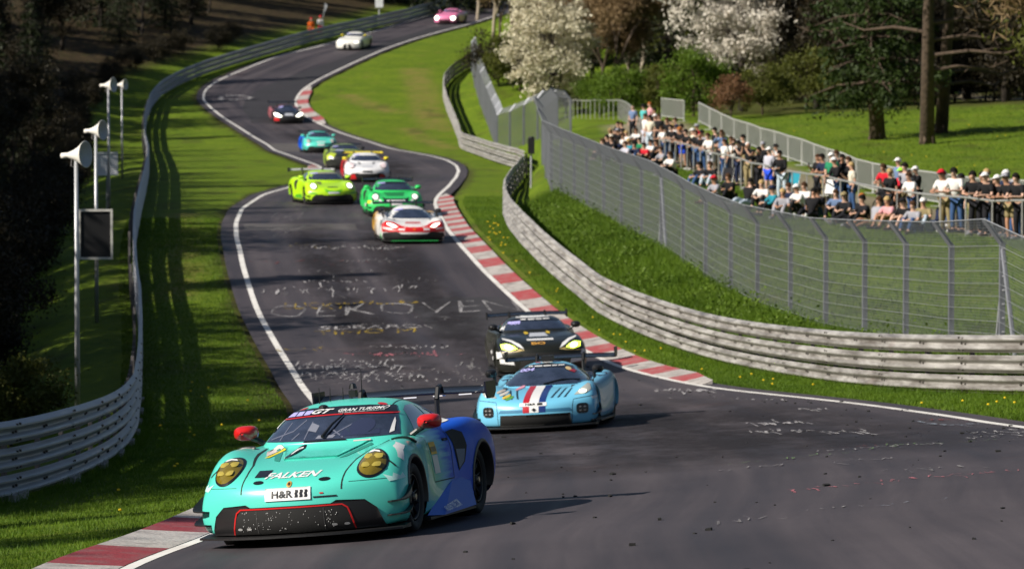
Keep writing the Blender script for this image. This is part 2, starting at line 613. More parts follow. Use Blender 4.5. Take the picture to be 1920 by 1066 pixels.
ca.data.foreach_set('color', soil.ravel())
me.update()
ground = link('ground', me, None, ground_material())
tag(ground, 'green grass verges and banks either side of the winding race track', 'ground', kind='structure')


# ================================================================ ROAD
def road_material():
    m = bpy.data.materials.new('asphalt')
    m.use_nodes = True
    nt = m.node_tree
    L = nt.links.new
    b = nt.nodes['Principled BSDF']
    b.inputs['Specular IOR Level'].default_value = 0.35
    tc = nt.nodes.new('ShaderNodeTexCoord')
    uv = nt.nodes.new('ShaderNodeUVMap'); uv.uv_map = 'UVMap'

    def noise(scale, detail, rough, vec):
        n = nt.nodes.new('ShaderNodeTexNoise')
        n.inputs['Scale'].default_value = scale
        n.inputs['Detail'].default_value = detail
        n.inputs['Roughness'].default_value = rough
        L(vec, n.inputs['Vector'])
        return n.outputs['Fac']

    def ramp(fac, stops):
        r = nt.nodes.new('ShaderNodeValToRGB')
        while len(r.color_ramp.elements) < len(stops):
            r.color_ramp.elements.new(0.5)
        for e, (p, c) in zip(r.color_ramp.elements, stops):
            e.position = p
            e.color = (*c, 1)
        L(fac, r.inputs['Fac'])
        return r.outputs['Color']

    def mix(fac, a, c, mode='MIX'):
        x = nt.nodes.new('ShaderNodeMix')
        x.data_type = 'RGBA'
        x.blend_type = mode
        if isinstance(fac, float):
            x.inputs['Factor'].default_value = fac
        else:
            L(fac, x.inputs['Factor'])
        L(a, x.inputs['A'])
        L(c, x.inputs['B'])
        return x.outputs['Result']
    mp = nt.nodes.new('ShaderNodeMapping')
    mp.inputs['Scale'].default_value = (1.3, 0.045, 1)
    L(uv.outputs[0], mp.inputs[0])
    streak = noise(1.0, 5, 0.6, mp.outputs[0])
    col = ramp(streak, [(0.34, (0.020, 0.017, 0.0205)), (0.50, (0.044, 0.037, 0.043)), (0.66, (0.078, 0.066, 0.074))])
    patch = noise(0.16, 4, 0.55, tc.outputs['Object'])
    col = mix(0.45, col, ramp(patch, [(0.3, (0.027, 0.023, 0.0285)), (0.7, (0.080, 0.068, 0.076))]))
    fine = noise(55, 3, 0.7, tc.outputs['Object'])
    col = mix(0.55, col, ramp(fine, [(0.25, (0.3, 0.3, 0.3)), (0.75, (0.72, 0.72, 0.72))]), 'OVERLAY')
    rust = ramp(noise(0.22, 5, 0.6, tc.outputs['Object']), [(0.62, (0, 0, 0)), (0.80, (0.35, 0.35, 0.35))])
    rv = nt.nodes.new('ShaderNodeRGB'); rv.outputs[0].default_value = (0.105, 0.052, 0.040, 1)
    col = mix(rust, col, rv.outputs[0])
    L(col, b.inputs['Base Color'])
    rr_ = ramp(streak, [(0.3, (0.55, 0.55, 0.55)), (0.7, (0.82, 0.82, 0.82))])
    L(rr_, b.inputs['Roughness'])
    bp = nt.nodes.new('ShaderNodeBump')
    bp.inputs['Strength'].default_value = 0.35
    bp.inputs['Distance'].default_value = 0.01
    L(noise(40, 4, 0.7, tc.outputs['Object']), bp.inputs['Height'])
    L(bp.outputs['Normal'], b.inputs['Normal'])
    return m


ROAD_LIFT = 0.03


def road_z(x, y):
    return float(zr(x, y)) + ROAD_LIFT


def strip(name, Ys, xa, xb, n, lift, material, parent=None, uvs=True, zfun=None):
    """a sheet between x=xa(Y) and x=xb(Y) that follows the road surface"""
    vs, fs = [], []
    for i, Y in enumerate(Ys):
        a, b = float(xa(Y)), float(xb(Y))
        for j in range(n + 1):
            x = a + (b - a) * j / n
            vs.append((x, Y, (zfun or road_z)(x, Y) + lift))
    for i in range(len(Ys) - 1):
        for j in range(n):
            k = i * (n + 1) + j
            fs.append((k, k + 1, k + n + 2, k + n + 1))
    o = mesh(name, vs, fs, material, parent, True)
    if uvs:
        uvl = o.data.uv_layers.new(name='UVMap')
        s = np.array([(v[0] - float(le(v[1])), v[1]) for v in vs])
        idx = np.zeros(len(o.data.loops), dtype=np.int32)
        o.data.loops.foreach_get('vertex_index', idx)
        uvl.data.foreach_set('uv', s[idx].ravel())
    return o


asphalt = road_material()
Yroad = np.arange(24, 421, 1.0)
road = strip('road', Yroad, lambda Y: le(max(Y, 36)) - 0.42 - max(0, 40 - Y) * 0.35, lambda Y: re(max(Y, 36)) + 0.38 + max(0, 40 - Y) * 0.3, 12, 0, asphalt)
tag(road, 'dark grey asphalt race track covered in faded chalk writing', 'road', kind='structure')

line_white = mat('line_paint', (0.72, 0.70, 0.67), 0.7, dirt=(0.30, 0.27, 0.25), dscale=1.5, damt=0.6)
YL = np.arange(38, 421, 0.75)


def edge_strip(name, fn, sgn, w, Ys):
    """a painted line of constant true width along an edge"""
    vs, fs = [], []
    for Y in Ys:
        x = float(fn(Y))
        t = Vector((float(fn(Y + 0.5) - fn(Y - 0.5)), 1.0)).normalized()
        nrm = Vector((t.y, -t.x)) * sgn
        for s in (0.0, w):
            p = Vector((x, Y)) + nrm * s
            vs.append((p.x, p.y, road_z(p.x, p.y) + 0.005))
    for i in range(len(Ys) - 1):
        k = i * 2
        fs.append((k, k + 1, k + 3, k + 2))
    return mesh(name, vs, fs, line_white, road)


edge_strip('edge_line', le, 1, 0.15, YL)
edge_strip('edge_line', re, -1, 0.15, YL)

# darker area of the road in the far bend
dark_asphalt = mat('darker_asphalt', (0.022, 0.020, 0.024), 0.75, var=0.25, vscale=0.8, bump=0.2, bscale=40)
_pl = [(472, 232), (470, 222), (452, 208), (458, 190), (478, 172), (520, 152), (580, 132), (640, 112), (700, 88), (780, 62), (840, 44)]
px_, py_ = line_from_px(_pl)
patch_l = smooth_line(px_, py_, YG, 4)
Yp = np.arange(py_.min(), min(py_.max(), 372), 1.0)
strip('dark_road_area', Yp, lambda Y: np.interp(Y, YG, patch_l), lambda Y: re(Y) - 0.25, 5, 0.004, dark_asphalt, road, False)

# repair bands of other ages across the track
old_asphalt = mat('old_asphalt', (0.085, 0.077, 0.076), 0.8, var=0.3, vscale=0.7, bump=0.3, bscale=40)
mid_asphalt = mat('mid_asphalt', (0.036, 0.032, 0.035), 0.7, var=0.3, vscale=0.7, bump=0.3, bscale=40)
for k, (ya, yb, fa_, fb_, m_) in enumerate([(433, 421, .02, .60, old_asphalt), (336, 328, .1, .9, mid_asphalt), (640, 560, .55, .985, mid_asphalt), (285, 270, .0, .6, old_asphalt)]):
    a_, b_ = gp(700, ya).y, gp(700, yb).y
    strip('repair_band', np.linspace(a_, b_, 14), lambda Y: le(Y) + (re(Y) - le(Y)) * fa_ + 0.2, lambda Y: le(Y) + (re(Y) - le(Y)) * fb_ - 0.2, 5, 0.0028, m_, road, False)

# ---------------------------------------------------------------- kerbs
kerb_red = mat('kerb_red', (0.24, 0.025, 0.035), 0.75, dirt=(0.17, 0.11, 0.11), dscale=3.5, damt=0.9, bump=0.5)
kerb_red_far = mat('kerb_red_worn', (0.34, 0.05, 0.055), 0.75, dirt=(0.34, 0.28, 0.27), dscale=3.0, damt=0.6, bump=0.3)
kerb_white = mat('kerb_white', (0.42, 0.39, 0.37), 0.75, dirt=(0.12, 0.10, 0.095), dscale=3.0, damt=0.95, bump=0.5)


def kerb(name, fn, sgn, Y0, Y1, width, block, label, red, off=0.02, taper=True, hgt=0.09):
    root = empty(name)
    tag(root, label, 'kerb', kind='structure')
    # walk along the edge by arc length
    Ys = np.arange(Y0, Y1, 0.1)
    X = np.array([float(fn(y)) for y in Ys])
    s = np.concatenate([[0], np.cumsum(np.hypot(np.diff(X), np.diff(Ys)))])
    n = max(1, int(round(s[-1] / block)))
    root.location = (X[0], Ys[0], 0)
    for i in range(n):
        a, b = s[-1] * i / n + 0.012, s[-1] * (i + 1) / n - 0.012
        vs, fs = [], []
        K = 4
        for q in np.linspace(a, b, K):
            Y = float(np.interp(q, s, Ys))
            x = float(np.interp(q, s, X))
            t = Vector((float(fn(Y + 0.5) - fn(Y - 0.5)), 1.0)).normalized()
            nr = Vector((t.y, -t.x)) * sgn
            wd = width * (min(1, 0.35 + q / 6, 0.35 + (s[-1] - q) / 6) if taper else 1)
            prof = [(off, -0.06), (off, 0.006), (off + wd * 0.55, hgt * 0.55), (off + wd, hgt), (off + wd, -0.12)]
            for d, h in prof:
                p = Vector((x, Y)) + nr * d
                vs.append((p.x - X[0], p.y - Ys[0], road_z(p.x, p.y) + h))
        m = 5
        for k in range(K - 1):
            for j in range(m - 1):
                fs.append((k * m + j, k * m + j + 1, (k + 1) * m + j + 1, (k + 1) * m + j))
        fs.append(tuple(range(m))[::-1])
        fs.append(tuple((K - 1) * m + j for j in range(m)))
        mesh('kerb_block', vs, fs, red if i % 2 else kerb_white, root)


gR0 = gp(1352, 722).y; gR1 = gp(822, 368).y
kerb('kerb', re, 1, gR0, gR1, 0.62, 2.0, 'long red and white kerb along the right edge of the track', kerb_red_far)
kerb('kerb', le, -1, 37.0, gp(520, 940).y, 0.72, 2.4, 'worn red and white kerb at the bottom left beside the teal car', kerb_red, off=0.02, taper=False)
kerb('kerb', re, 1, gp(603, 234).y, gp(575, 164).y, 0.75, 2.6, 'short faded kerb inside the far bend beside the black car', kerb_red_far)
kerb('kerb', le, -1, gp(596, 333).y, gp(596, 312).y, 0.6, 2.5, 'small kerb on the left apex behind the lime car', kerb_red_far)

# ---------------------------------------------------------------- writing on the asphalt

def chalk(name, c, cover, scale, fade=False):
    """worn chalk: the asphalt shows through where it has been driven off"""
    m = bpy.data.materials.new(name)
    m.use_nodes = True
    nt = m.node_tree
    L = nt.links.new
    b = nt.nodes['Principled BSDF']
    b.inputs['Base Color'].default_value = (*c, 1)
    b.inputs['Roughness'].default_value = 0.85
    b.inputs['Specular IOR Level'].default_value = 0.2
    tc = nt.nodes.new('ShaderNodeTexCoord')
    mp = nt.nodes.new('ShaderNodeMapping'); mp.inputs['Scale'].default_value = (1.0, 0.35, 1.0)
    L(tc.outputs['Object'], mp.inputs[0])
    n = nt.nodes.new('ShaderNodeTexNoise'); n.inputs['Scale'].default_value = scale; n.inputs['Detail'].default_value = 9; n.inputs['Roughness'].default_value = 0.75
    L(mp.outputs[0], n.inputs['Vector'])
    r = nt.nodes.new('ShaderNodeMapRange')
    r.inputs[1].default_value = 0.60 - cover * 0.28; r.inputs[2].default_value = 0.78 - cover * 0.28
    r.inputs[3].default_value = 0.04; r.inputs[4].default_value = 0.95
    L(n.outputs['Fac'], r.inputs[0])
    if fade:
        fa_ = nt.nodes.new('ShaderNodeAttribute'); fa_.attribute_name = 'wear'
        mu = nt.nodes.new('ShaderNodeMath'); mu.operation = 'MULTIPLY'
        L(r.outputs[0], mu.inputs[0]); L(fa_.outputs['Fac'], mu.inputs[1]); L(mu.outputs[0], b.inputs['Alpha'])
    else:
        L(r.outputs[0], b.inputs['Alpha'])
    MATS[name] = m
    return m


chalk_w = chalk('chalk_white', (0.40, 0.385, 0.395), 0.68, 3.0)
chalk_f = chalk('chalk_faint', (0.24, 0.23, 0.235), 0.50, 2.5)
chalk_y = chalk('chalk_yellow', (0.46, 0.32, 0.03), 0.55, 3.0)
chalk_p = chalk('chalk_pink', (0.40, 0.14, 0.17), 0.6, 3.0)
chalk_g = chalk('chalk_green', (0.16, 0.28, 0.10), 0.55, 3.0)
chalk_r = chalk('chalk_red', (0.20, 0.05, 0.05), 0.40, 2.5)
chalk_b = chalk('chalk_blue', (0.30, 0.35, 0.42), 0.45, 3.0)
MARK_N = [0]
# broad dark swathes with faded edges: a darker near stretch, then tyre rubber
rubber = chalk('dark_film', (0.022, 0.019, 0.022), 0.75, 0.5, True)


def dark_strip(Ys, fa_, fb_, amt):
    n = 10
    o = strip('dark_film', Ys, fa_, fb_, n, 0.0032, rubber, road, False)
    w = []
    for i in range(len(Ys)):
        e = math.sin(math.pi * i / (len(Ys) - 1)) ** 0.7
        for j in range(n + 1):
            w.append(amt * e * math.sin(math.pi * j / n))
    at_ = o.data.attributes.new('wear', 'FLOAT', 'POINT')
    at_.data.foreach_set('value', w)


dark_strip(np.linspace(50, 84, 50), lambda Y: le(Y) + 0.6, lambda Y: re(Y) - 0.2, 0.8)  # near stretch darker over almost the full width, fading out
for k, (ya, yb, f0_, f1_) in enumerate([(84.2, 150, .22, .50), (84.4, 150, .52, .82), (150.2, 285, .25, .72)]):
    dark_strip(np.linspace(ya, yb, 60), lambda Y: le(Y) + (re(Y) - le(Y)) * f0_, lambda Y: le(Y) + (re(Y) - le(Y)) * f1_, 0.8)


def text_mesh(txt, bold=0.0, shear=0.0):
    cu = bpy.data.curves.new('t', 'FONT')
    cu.body = txt
    cu.offset = bold
    cu.shear = shear
    cu.resolution_u = 3
    ob = bpy.data.objects.new('t', cu)
    COL.objects.link(ob)
    dg = bpy.context.evaluated_depsgraph_get()
    me_ = bpy.data.meshes.new_from_object(ob.evaluated_get(dg))
    bpy.data.objects.remove(ob)
    bpy.data.curves.remove(cu)
    v = np.zeros(len(me_.vertices) * 3); me_.vertices.foreach_get('co', v)
    v = v.reshape(-1, 3)
    fs = [tuple(p.vertices) for p in me_.polygons]
    bpy.data.meshes.remove(me_)
    if len(v) == 0:
        return v, fs
    lo, hi = v.min(0), v.max(0)
    v = (v - lo) / np.maximum(hi - lo, 1e-6)
    return v, fs


def ground_text(txt, c00, c10, c01, c11, material, bold=0.0, lift=None):
    """lettering laid on the road inside four photo corners (bottom-left, bottom-right, top-left, top-right)"""
    MARK_N[0] += 1
    lift = 0.006 + 0.0011 * (MARK_N[0] % 12)
    q = [gp(*c) for c in (c00, c10, c01, c11)]
    v, fs = text_mesh(txt, bold)
    vs = []
    k_ = MARK_N[0] * 1.7
    for a, b, _ in v:
        n_ = len(txt)
        b = b + 0.05 * math.sin(a * n_ * 2.1 + k_) + 0.03 * math.sin(a * n_ * 5.3 + b * 3 + k_)
        a = a + (0.07 * math.sin(b * 3.1 + a * n_ * 1.9 + k_) + 0.05 * math.sin(b * 9 + k_)) / n_
        p = q[0] * (1 - a) * (1 - b) + q[1] * a * (1 - b) + q[2] * (1 - a) * b + q[3] * a * b
        vs.append((p.x, p.y, road_z(p.x, p.y) + lift))
    return mesh('painted_lettering', vs, fs, material, road)


def gtext(txt, x0, y0, x1, y1, material, dy=0, bold=0.0):
    return ground_text(txt, (x0, y1), (x1, y1 + dy), (x0 + (x1 - x0) * 0.01, y0), (x1 - (x1 - x0) * 0.01, y0 + dy), material, bold)


def scribble(seed, x0, y0, x1, y1, n, material, width=0.05, lean=0.0):
    """a row of broken chalk strokes"""
    rnd = random.Random(seed)
    MARK_N[0] += 1
    lift = 0.006 + 0.0011 * (MARK_N[0] % 12)
    A, B = gp(x0, y1), gp(x1, y1 + lean)
    C = gp(x0, y0)
    along = B - A; up = Vector((0, max(0.3, C.y - A.y) * 0.55, 0))
    vs, fs = [], []
    for i in range(n):
        t = (i + rnd.uniform(0.1, 0.9)) / n
        p = A + along * t + up * rnd.uniform(0, 0.3)
        pts = [p]
        for k in range(rnd.randint(1, 3)):
            pts.append(pts[-1] + along * rnd.uniform(-0.35, 0.75) / n + up * rnd.uniform(-0.7, 0.7))
        w = width * rnd.uniform(0.6, 1.3)
        for a, b in zip(pts[:-1], pts[1:]):
            d = b - a; d.z = 0
            if d.length < 0.03:
                continue
            nr = Vector((-d.y, d.x, 0)).normalized() * w * 0.5
            k0 = len(vs)
            for q in (a - nr, b - nr, b + nr, a + nr):
                vs.append((q.x, q.y, road_z(q.x, q.y) + lift))
            fs.append((k0, k0 + 1, k0 + 2, k0 + 3))
    return mesh('chalk_scribble', vs, fs, material, road)


gtext('OEKOVEN', 505, 576, 972, 597, chalk('chalk_bright', (0.34, 0.33, 0.34), 0.66, 2.5), dy=-12, bold=-0.026)
gtext('LUCKY', 533, 570, 650, 581, chalk_y)
scribble(314, 632, 562, 786, 571, 17, chalk_y, 0.09)
gtext('TIMO M', 588, 623, 780, 631, chalk_y, dy=-6)
scribble(311, 582, 602, 810, 612, 25, chalk_f, 0.055)
gtext('SUBARO', 600, 614, 792, 621, chalk_w, dy=-4)
scribble(310, 580, 459, 760, 467, 20, chalk_w, 0.055)
scribble(308, 640, 483, 760, 492, 13, chalk_f, 0.055)
scribble(309, 490, 453, 620, 462, 14, chalk('chalk_dull_yellow', (0.26, 0.20, 0.05), 0.3, 3.0), 0.055)
gtext('O', 408, 179, 470, 189, chalk_w)
scribble(302, 560, 682, 760, 690, 22, chalk_w, 0.055)
scribble(301, 690, 645, 840, 653, 16, chalk_w, 0.055)
scribble(305, 640, 658, 830, 666, 21, chalk_p, 0.055)
scribble(303, 560, 695, 790, 704, 25, chalk_w, 0.055)
scribble(312, 765, 676, 845, 700, 8, chalk_f, 0.055)
scribble(313, 850, 668, 900, 692, 5, chalk_f, 0.055)
scribble(304, 620, 670, 740, 680, 13, chalk_w, 0.055)
scribble(70, 1225, 726, 1345, 737, 16, chalk_w, 0.06)
for sd, a in enumerate([
        (500, 398, 560, 412, 6, chalk_f), (460, 418, 560, 440, 8, chalk_f), (455, 485, 740, 494, 14, chalk_r), (480, 497, 720, 515, 10, chalk_f),
        (490, 525, 780, 545, 18, chalk_w), (495, 538, 660, 552, 9, chalk_f), (560, 522, 700, 530, 12, chalk_w), (740, 516, 820, 530, 8, chalk_f),
        (540, 604, 620, 612, 5, chalk_f), (700, 590, 930, 598, 12, chalk_f), (515, 650, 610, 658, 6, chalk_y),
        (550, 672, 760, 690, 26, chalk_w), (555, 690, 800, 708, 24, chalk_w), (640, 704, 850, 716, 16, chalk_w), (620, 722, 800, 732, 9, chalk_f),
        (700, 660, 880, 668, 12, chalk_p), (860, 690, 905, 716, 8, chalk_f), (545, 712, 640, 722, 6, chalk_f), (540, 455, 760, 466, 16, chalk_f),
        (1190, 740, 1420, 750, 10, chalk_f), (1370, 746, 1480, 752, 6, chalk_w), (1500, 764, 1560, 772, 5, chalk_w), (1600, 766, 1720, 772, 6, chalk_f),
        (1395, 785, 1520, 798, 12, chalk_w), (1400, 800, 1630, 814, 18, chalk_w)]):
    scribble(sd, *a[:5], a[5], 0.045)
for sd, a in enumerate([(1530, 846, 1760, 852, 18, chalk_w, -16), (1800, 822, 1925, 828, 10, chalk_w, -10), (1360, 872, 1640, 878, 12, chalk_g, -30),
                        (1650, 836, 1880, 842, 16, chalk_g, -12), (1465, 916, 1690, 926, 14, chalk_p, -20), (1690, 896, 1920, 904, 12, chalk_p, -16),
                        (1440, 962, 1620, 968, 8, chalk_f, -14), (1600, 948, 1760, 956, 7, chalk_b, -10), (1340, 972, 1510, 984, 7, chalk_f, -6),
                        (1560, 862, 1780, 872, 10, chalk_f, -14), (1640, 876, 1840, 890, 8, chalk_f, -10), (1810, 810, 1920, 818, 8, chalk_w, -4),
                        (1300, 880, 1480, 890, 6, chalk_f, -10), (1545, 840, 1660, 846, 9, chalk_r, -6)]):
    scribble(100 + sd, *a[:5], a[5], 0.022, a[6])
scribble(306, 1735, 792, 1845, 801, 12, chalk_b, 0.055)
scribble(307, 1722, 785, 1805, 792, 9, chalk_r, 0.055)

# crumbs of tyre rubber off the racing line
rnd = random.Random(5)
mb = MB()
for _ in range(230):
    y = 30 + 75 * rnd.random() ** 1.3
    x = rnd.uniform(float(le(max(y, 37))) + 1.0, float(re(max(y, 37))) - 0.1)
    if rnd.random() < 0.35:
        x = float(re(max(y, 37))) - abs(rnd.gauss(0, 1.0)) - 0.1
    s = rnd.choice([0.010, 0.014, 0.018, 0.03])
    mb.box((x, y, road_z(x, y) + s * 0.35), (s * rnd.uniform(1, 2.6), s * rnd.uniform(0.8, 2), s * 0.8), rnd.uniform(0, 3), rnd.uniform(-.3, .3))
o = mb.build('rubber_crumbs', mat('rubber_crumb', (0.008, 0.008, 0.008), 0.9))
tag(o, 'black crumbs of tyre rubber scattered over the asphalt', 'rubber crumbs', kind='stuff')
# ================================================================ GUARDRAILS
def rail_material(name, c, stain, tint):
    m = bpy.data.materials.new(name)
    m.use_nodes = True
    nt = m.node_tree
    L = nt.links.new
    b = nt.nodes['Principled BSDF']
    b.inputs['Metallic'].default_value = 0.35
    b.inputs['Roughness'].default_value = 0.5
    tc = nt.nodes.new('ShaderNodeTexCoord')
    mp = nt.nodes.new('ShaderNodeMapping'); mp.inputs['Scale'].default_value = (0.5, 0.5, 4.0)
    L(tc.outputs['Object'], mp.inputs[0])
    n = nt.nodes.new('ShaderNodeTexNoise'); n.inputs['Scale'].default_value = 1.6; n.inputs['Detail'].default_value = 8; n.inputs['Roughness'].default_value = 0.7
    L(mp.outputs[0], n.inputs['Vector'])
    r = nt.nodes.new('ShaderNodeValToRGB')
    r.color_ramp.elements[0].position = 0.33; r.color_ramp.elements[0].color = (*stain, 1)
    r.color_ramp.elements[1].position = 0.62; r.color_ramp.elements[1].color = (*c, 1)
    L(n.outputs['Fac'], r.inputs['Fac'])
    n2 = nt.nodes.new('ShaderNodeTexNoise'); n2.inputs['Scale'].default_value = 0.45; n2.inputs['Detail'].default_value = 5
    L(tc.outputs['Object'], n2.inputs['Vector'])
    r2 = nt.nodes.new('ShaderNodeValToRGB')
    r2.color_ramp.elements[0].position = 0.62; r2.color_ramp.elements[0].color = (0, 0, 0, 1)
    r2.color_ramp.elements[1].position = 0.72; r2.color_ramp.elements[1].color = (0.55, 0.55, 0.55, 1)
    L(n2.outputs['Fac'], r2.inputs['Fac'])
    x = nt.nodes.new('ShaderNodeMix'); x.data_type = 'RGBA'
    L(r2.outputs[0], x.inputs['Factor']); L(r.outputs[0], x.inputs['A']); x.inputs['B'].default_value = (*tint, 1)
    L(x.outputs['Result'], b.inputs['Base Color'])
    L(n.outputs['Fac'], b.inputs['Roughness'])
    return m


rail_left_m = rail_material('galvanised_rail', (0.40, 0.41, 0.44), (0.26, 0.265, 0.29), (0.34, 0.30, 0.33))
rail_right_m = rail_material('weathered_rail', (0.46, 0.445, 0.425), (0.17, 0.15, 0.135), (0.36, 0.27, 0.255))
post_m = mat('rail_post', (0.14, 0.13, 0.13), 0.6, metal=0.3, var=0.3, vscale=3)
concrete_m = mat('concrete_foot', (0.30, 0.28, 0.26), 0.9, var=0.3, vscale=6, bump=0.4)
bolt_m = mat('bolt', (0.06, 0.055, 0.05), 0.6)
WPROF = [(0.0, 0.0), (0.012, 0.012), (0.062, 0.045), (0.082, 0.062), (0.082, 0.085), (0.062, 0.104), (0.012, 0.136), (0.004, 0.155),
         (0.012, 0.174), (0.062, 0.206), (0.082, 0.225), (0.082, 0.248), (0.062, 0.266), (0.012, 0.298), (0.0, 0.31)]


def guardrail(fn, Y0, Y1, face, label, material, bolts_to, foot_to, seed, zoff=0.0):
    """three stacked W-beams on posts. face: +1 when the track lies to +X of the rail"""
    rnd = random.Random(seed)
    Ys = np.arange(Y0, Y1, 0.1)
    X = np.array([float(fn(y)) for y in Ys])
    s = np.concatenate([[0], np.cumsum(np.hypot(np.diff(X), np.diff(Ys)))])
    root = empty('guardrail', (X[0], Ys[0], th(X[0], Ys[0])))
    o0 = Vector(root.location)
    tag(root, label, 'guardrail', 'guardrails along the track')

    def frame(q):
        Y = float(np.interp(q, s, Ys)); x = float(np.interp(q, s, X))
        a = max(0, q - 0.6); b = min(s[-1], q + 0.6)
        t = Vector((float(np.interp(b, s, X) - np.interp(a, s, X)), float(np.interp(b, s, Ys) - np.interp(a, s, Ys)))).normalized()
        nr = Vector((t.y, -t.x)) * face
        return Vector((x, Y, float(zr(x, Y)) + zoff)), Vector((nr.x, nr.y, 0)), Vector((t.x, t.y, 0))
    n = int(s[-1] // 4.0)
    jit = np.array([rnd.gauss(0, 0.010) for _ in range(n + 2)])
    for tier, z0 in enumerate((0.05, 0.405, 0.76)):
        for i in range(n):
            off = 0.004 * (i % 2)
            vs, fs = [], []
            K = 4
            for k in range(K):
                q = 4.0 * i + 4.1 * k / (K - 1) - 0.05
                q = min(max(q, 0), s[-1])
                p, nr, t = frame(q)
                jz = jit[i] + (jit[i + 1] - jit[i]) * k / (K - 1)
                for d, h in WPROF:
                    w = p + nr * (d + off + jz * 0.6) + Vector((0, 0, z0 + h + jz))
                    vs.append(tuple(w - o0))
            m = len(WPROF)
            for k in range(K - 1):
                for j in range(m - 1):
                    a = k * m + j
                    fs.append((a, a + 1, a + m + 1, a + m))
            # a thin lip so the sheet has thickness at its top edge
            b = mesh('beam', vs, fs, [material, bolt_m], root)
            p, nr, t = frame(4.0 * i + 0.15)
            if p.y < bolts_to:
                mb_ = MB()
                for qq in (4.0 * i + 0.12, 4.0 * i + 2.0):
                    p, nr, t = frame(min(qq, s[-1]))
                    for dq in (-0.08, 0.08):
                        for hh in ((0.05, 0.155, 0.26) if qq < 4.0 * i + 1 else (0.155,)):
                            c = p + t * dq + nr * (0.014 + (0.055 if hh != 0.155 else 0)) + Vector((0, 0, z0 + hh + jit[i])) - o0
                            mb_.box(c, (0.03, 0.03, 0.03), math.atan2(t.y, t.x))
                ob = mb_.build('bolt_row', bolt_m, b)
                ob['kind'] = 'stuff'
    for i in range(n + 1):
        for sub in ((0.0, 2.0) if i < n else (0.0,)):
            p, nr, t = frame(min(4.0 * i + sub, s[-1]))
            if sub and p.y > 120:
                continue
            m_ = MB().box((0, 0, 0.42), (0.10, 0.06, 1.16), math.atan2(t.y, t.x))
            po = m_.build('post', post_m, root)
            gz = min(th(p.x - nr.x * 0.12, p.y - nr.y * 0.12), p.z) - p.z
            po.location = p - nr * 0.10 + Vector((0, 0, gz * 0.5 - 0.03)) - o0
            if p.y < foot_to and sub == 0.0:
                f_ = MB().box((0, 0, 0), (rnd.uniform(0.5, 0.9), 0.28, 0.22), math.atan2(t.y, t.x), rnd.uniform(-.1, .1)).build('concrete_foot', concrete_m, root)
                f_.location = p + Vector((0, 0, 0.0)) - o0
    return root


guardrail(lr, 40.0, 412, 1, 'long grey steel guardrail along the left verge, three beams high', rail_left_m, 95, 90, 1)
yc = gp(984, 328).y
guardrail(rr, 52.0, yc, -1, 'weathered pale guardrail in front of the tall mesh fence', rail_right_m, 110, 0, 2)
guardrail(rr, yc + 0.5, 318, -1, 'far pale guardrail winding between the grass infield and the bank', rail_right_m, 0, 0, 3)

# ================================================================ TALL MESH FENCE
fence_m = mat('fence_steel', (0.19, 0.20, 0.225), 0.5, metal=0.4, var=0.2, vscale=2)
wire_m = mat('fence_wire', (0.21, 0.22, 0.24), 0.5, metal=0.3)
cable_m = mat('fence_cable', (0.30, 0.31, 0.33), 0.5, metal=0.3)


def wire_quads(A, B, r):
    """three-sided wires from A to B (arrays) -> quads"""
    A = np.asarray(A, float); B = np.asarray(B, float)
    d = B - A
    d /= np.linalg.norm(d, axis=1, keepdims=True)
    up = np.where(np.abs(d[:, 2:3]) < 0.9, np.array([[0, 0, 1.0]]), np.array([[1.0, 0, 0]]))
    a = np.cross(d, up); a /= np.linalg.norm(a, axis=1, keepdims=True)
    b = np.cross(d, a)
    out = []
    off = [(a * math.cos(k * 2.0944) + b * math.sin(k * 2.0944)) * r for k in range(3)]
    for k in range(3):
        o1, o2 = off[k], off[(k + 1) % 3]
        out.append(np.stack([A + o1, A + o2, B + o2, B + o1], 1))
    return np.concatenate(out, 0).reshape(-1, 3)


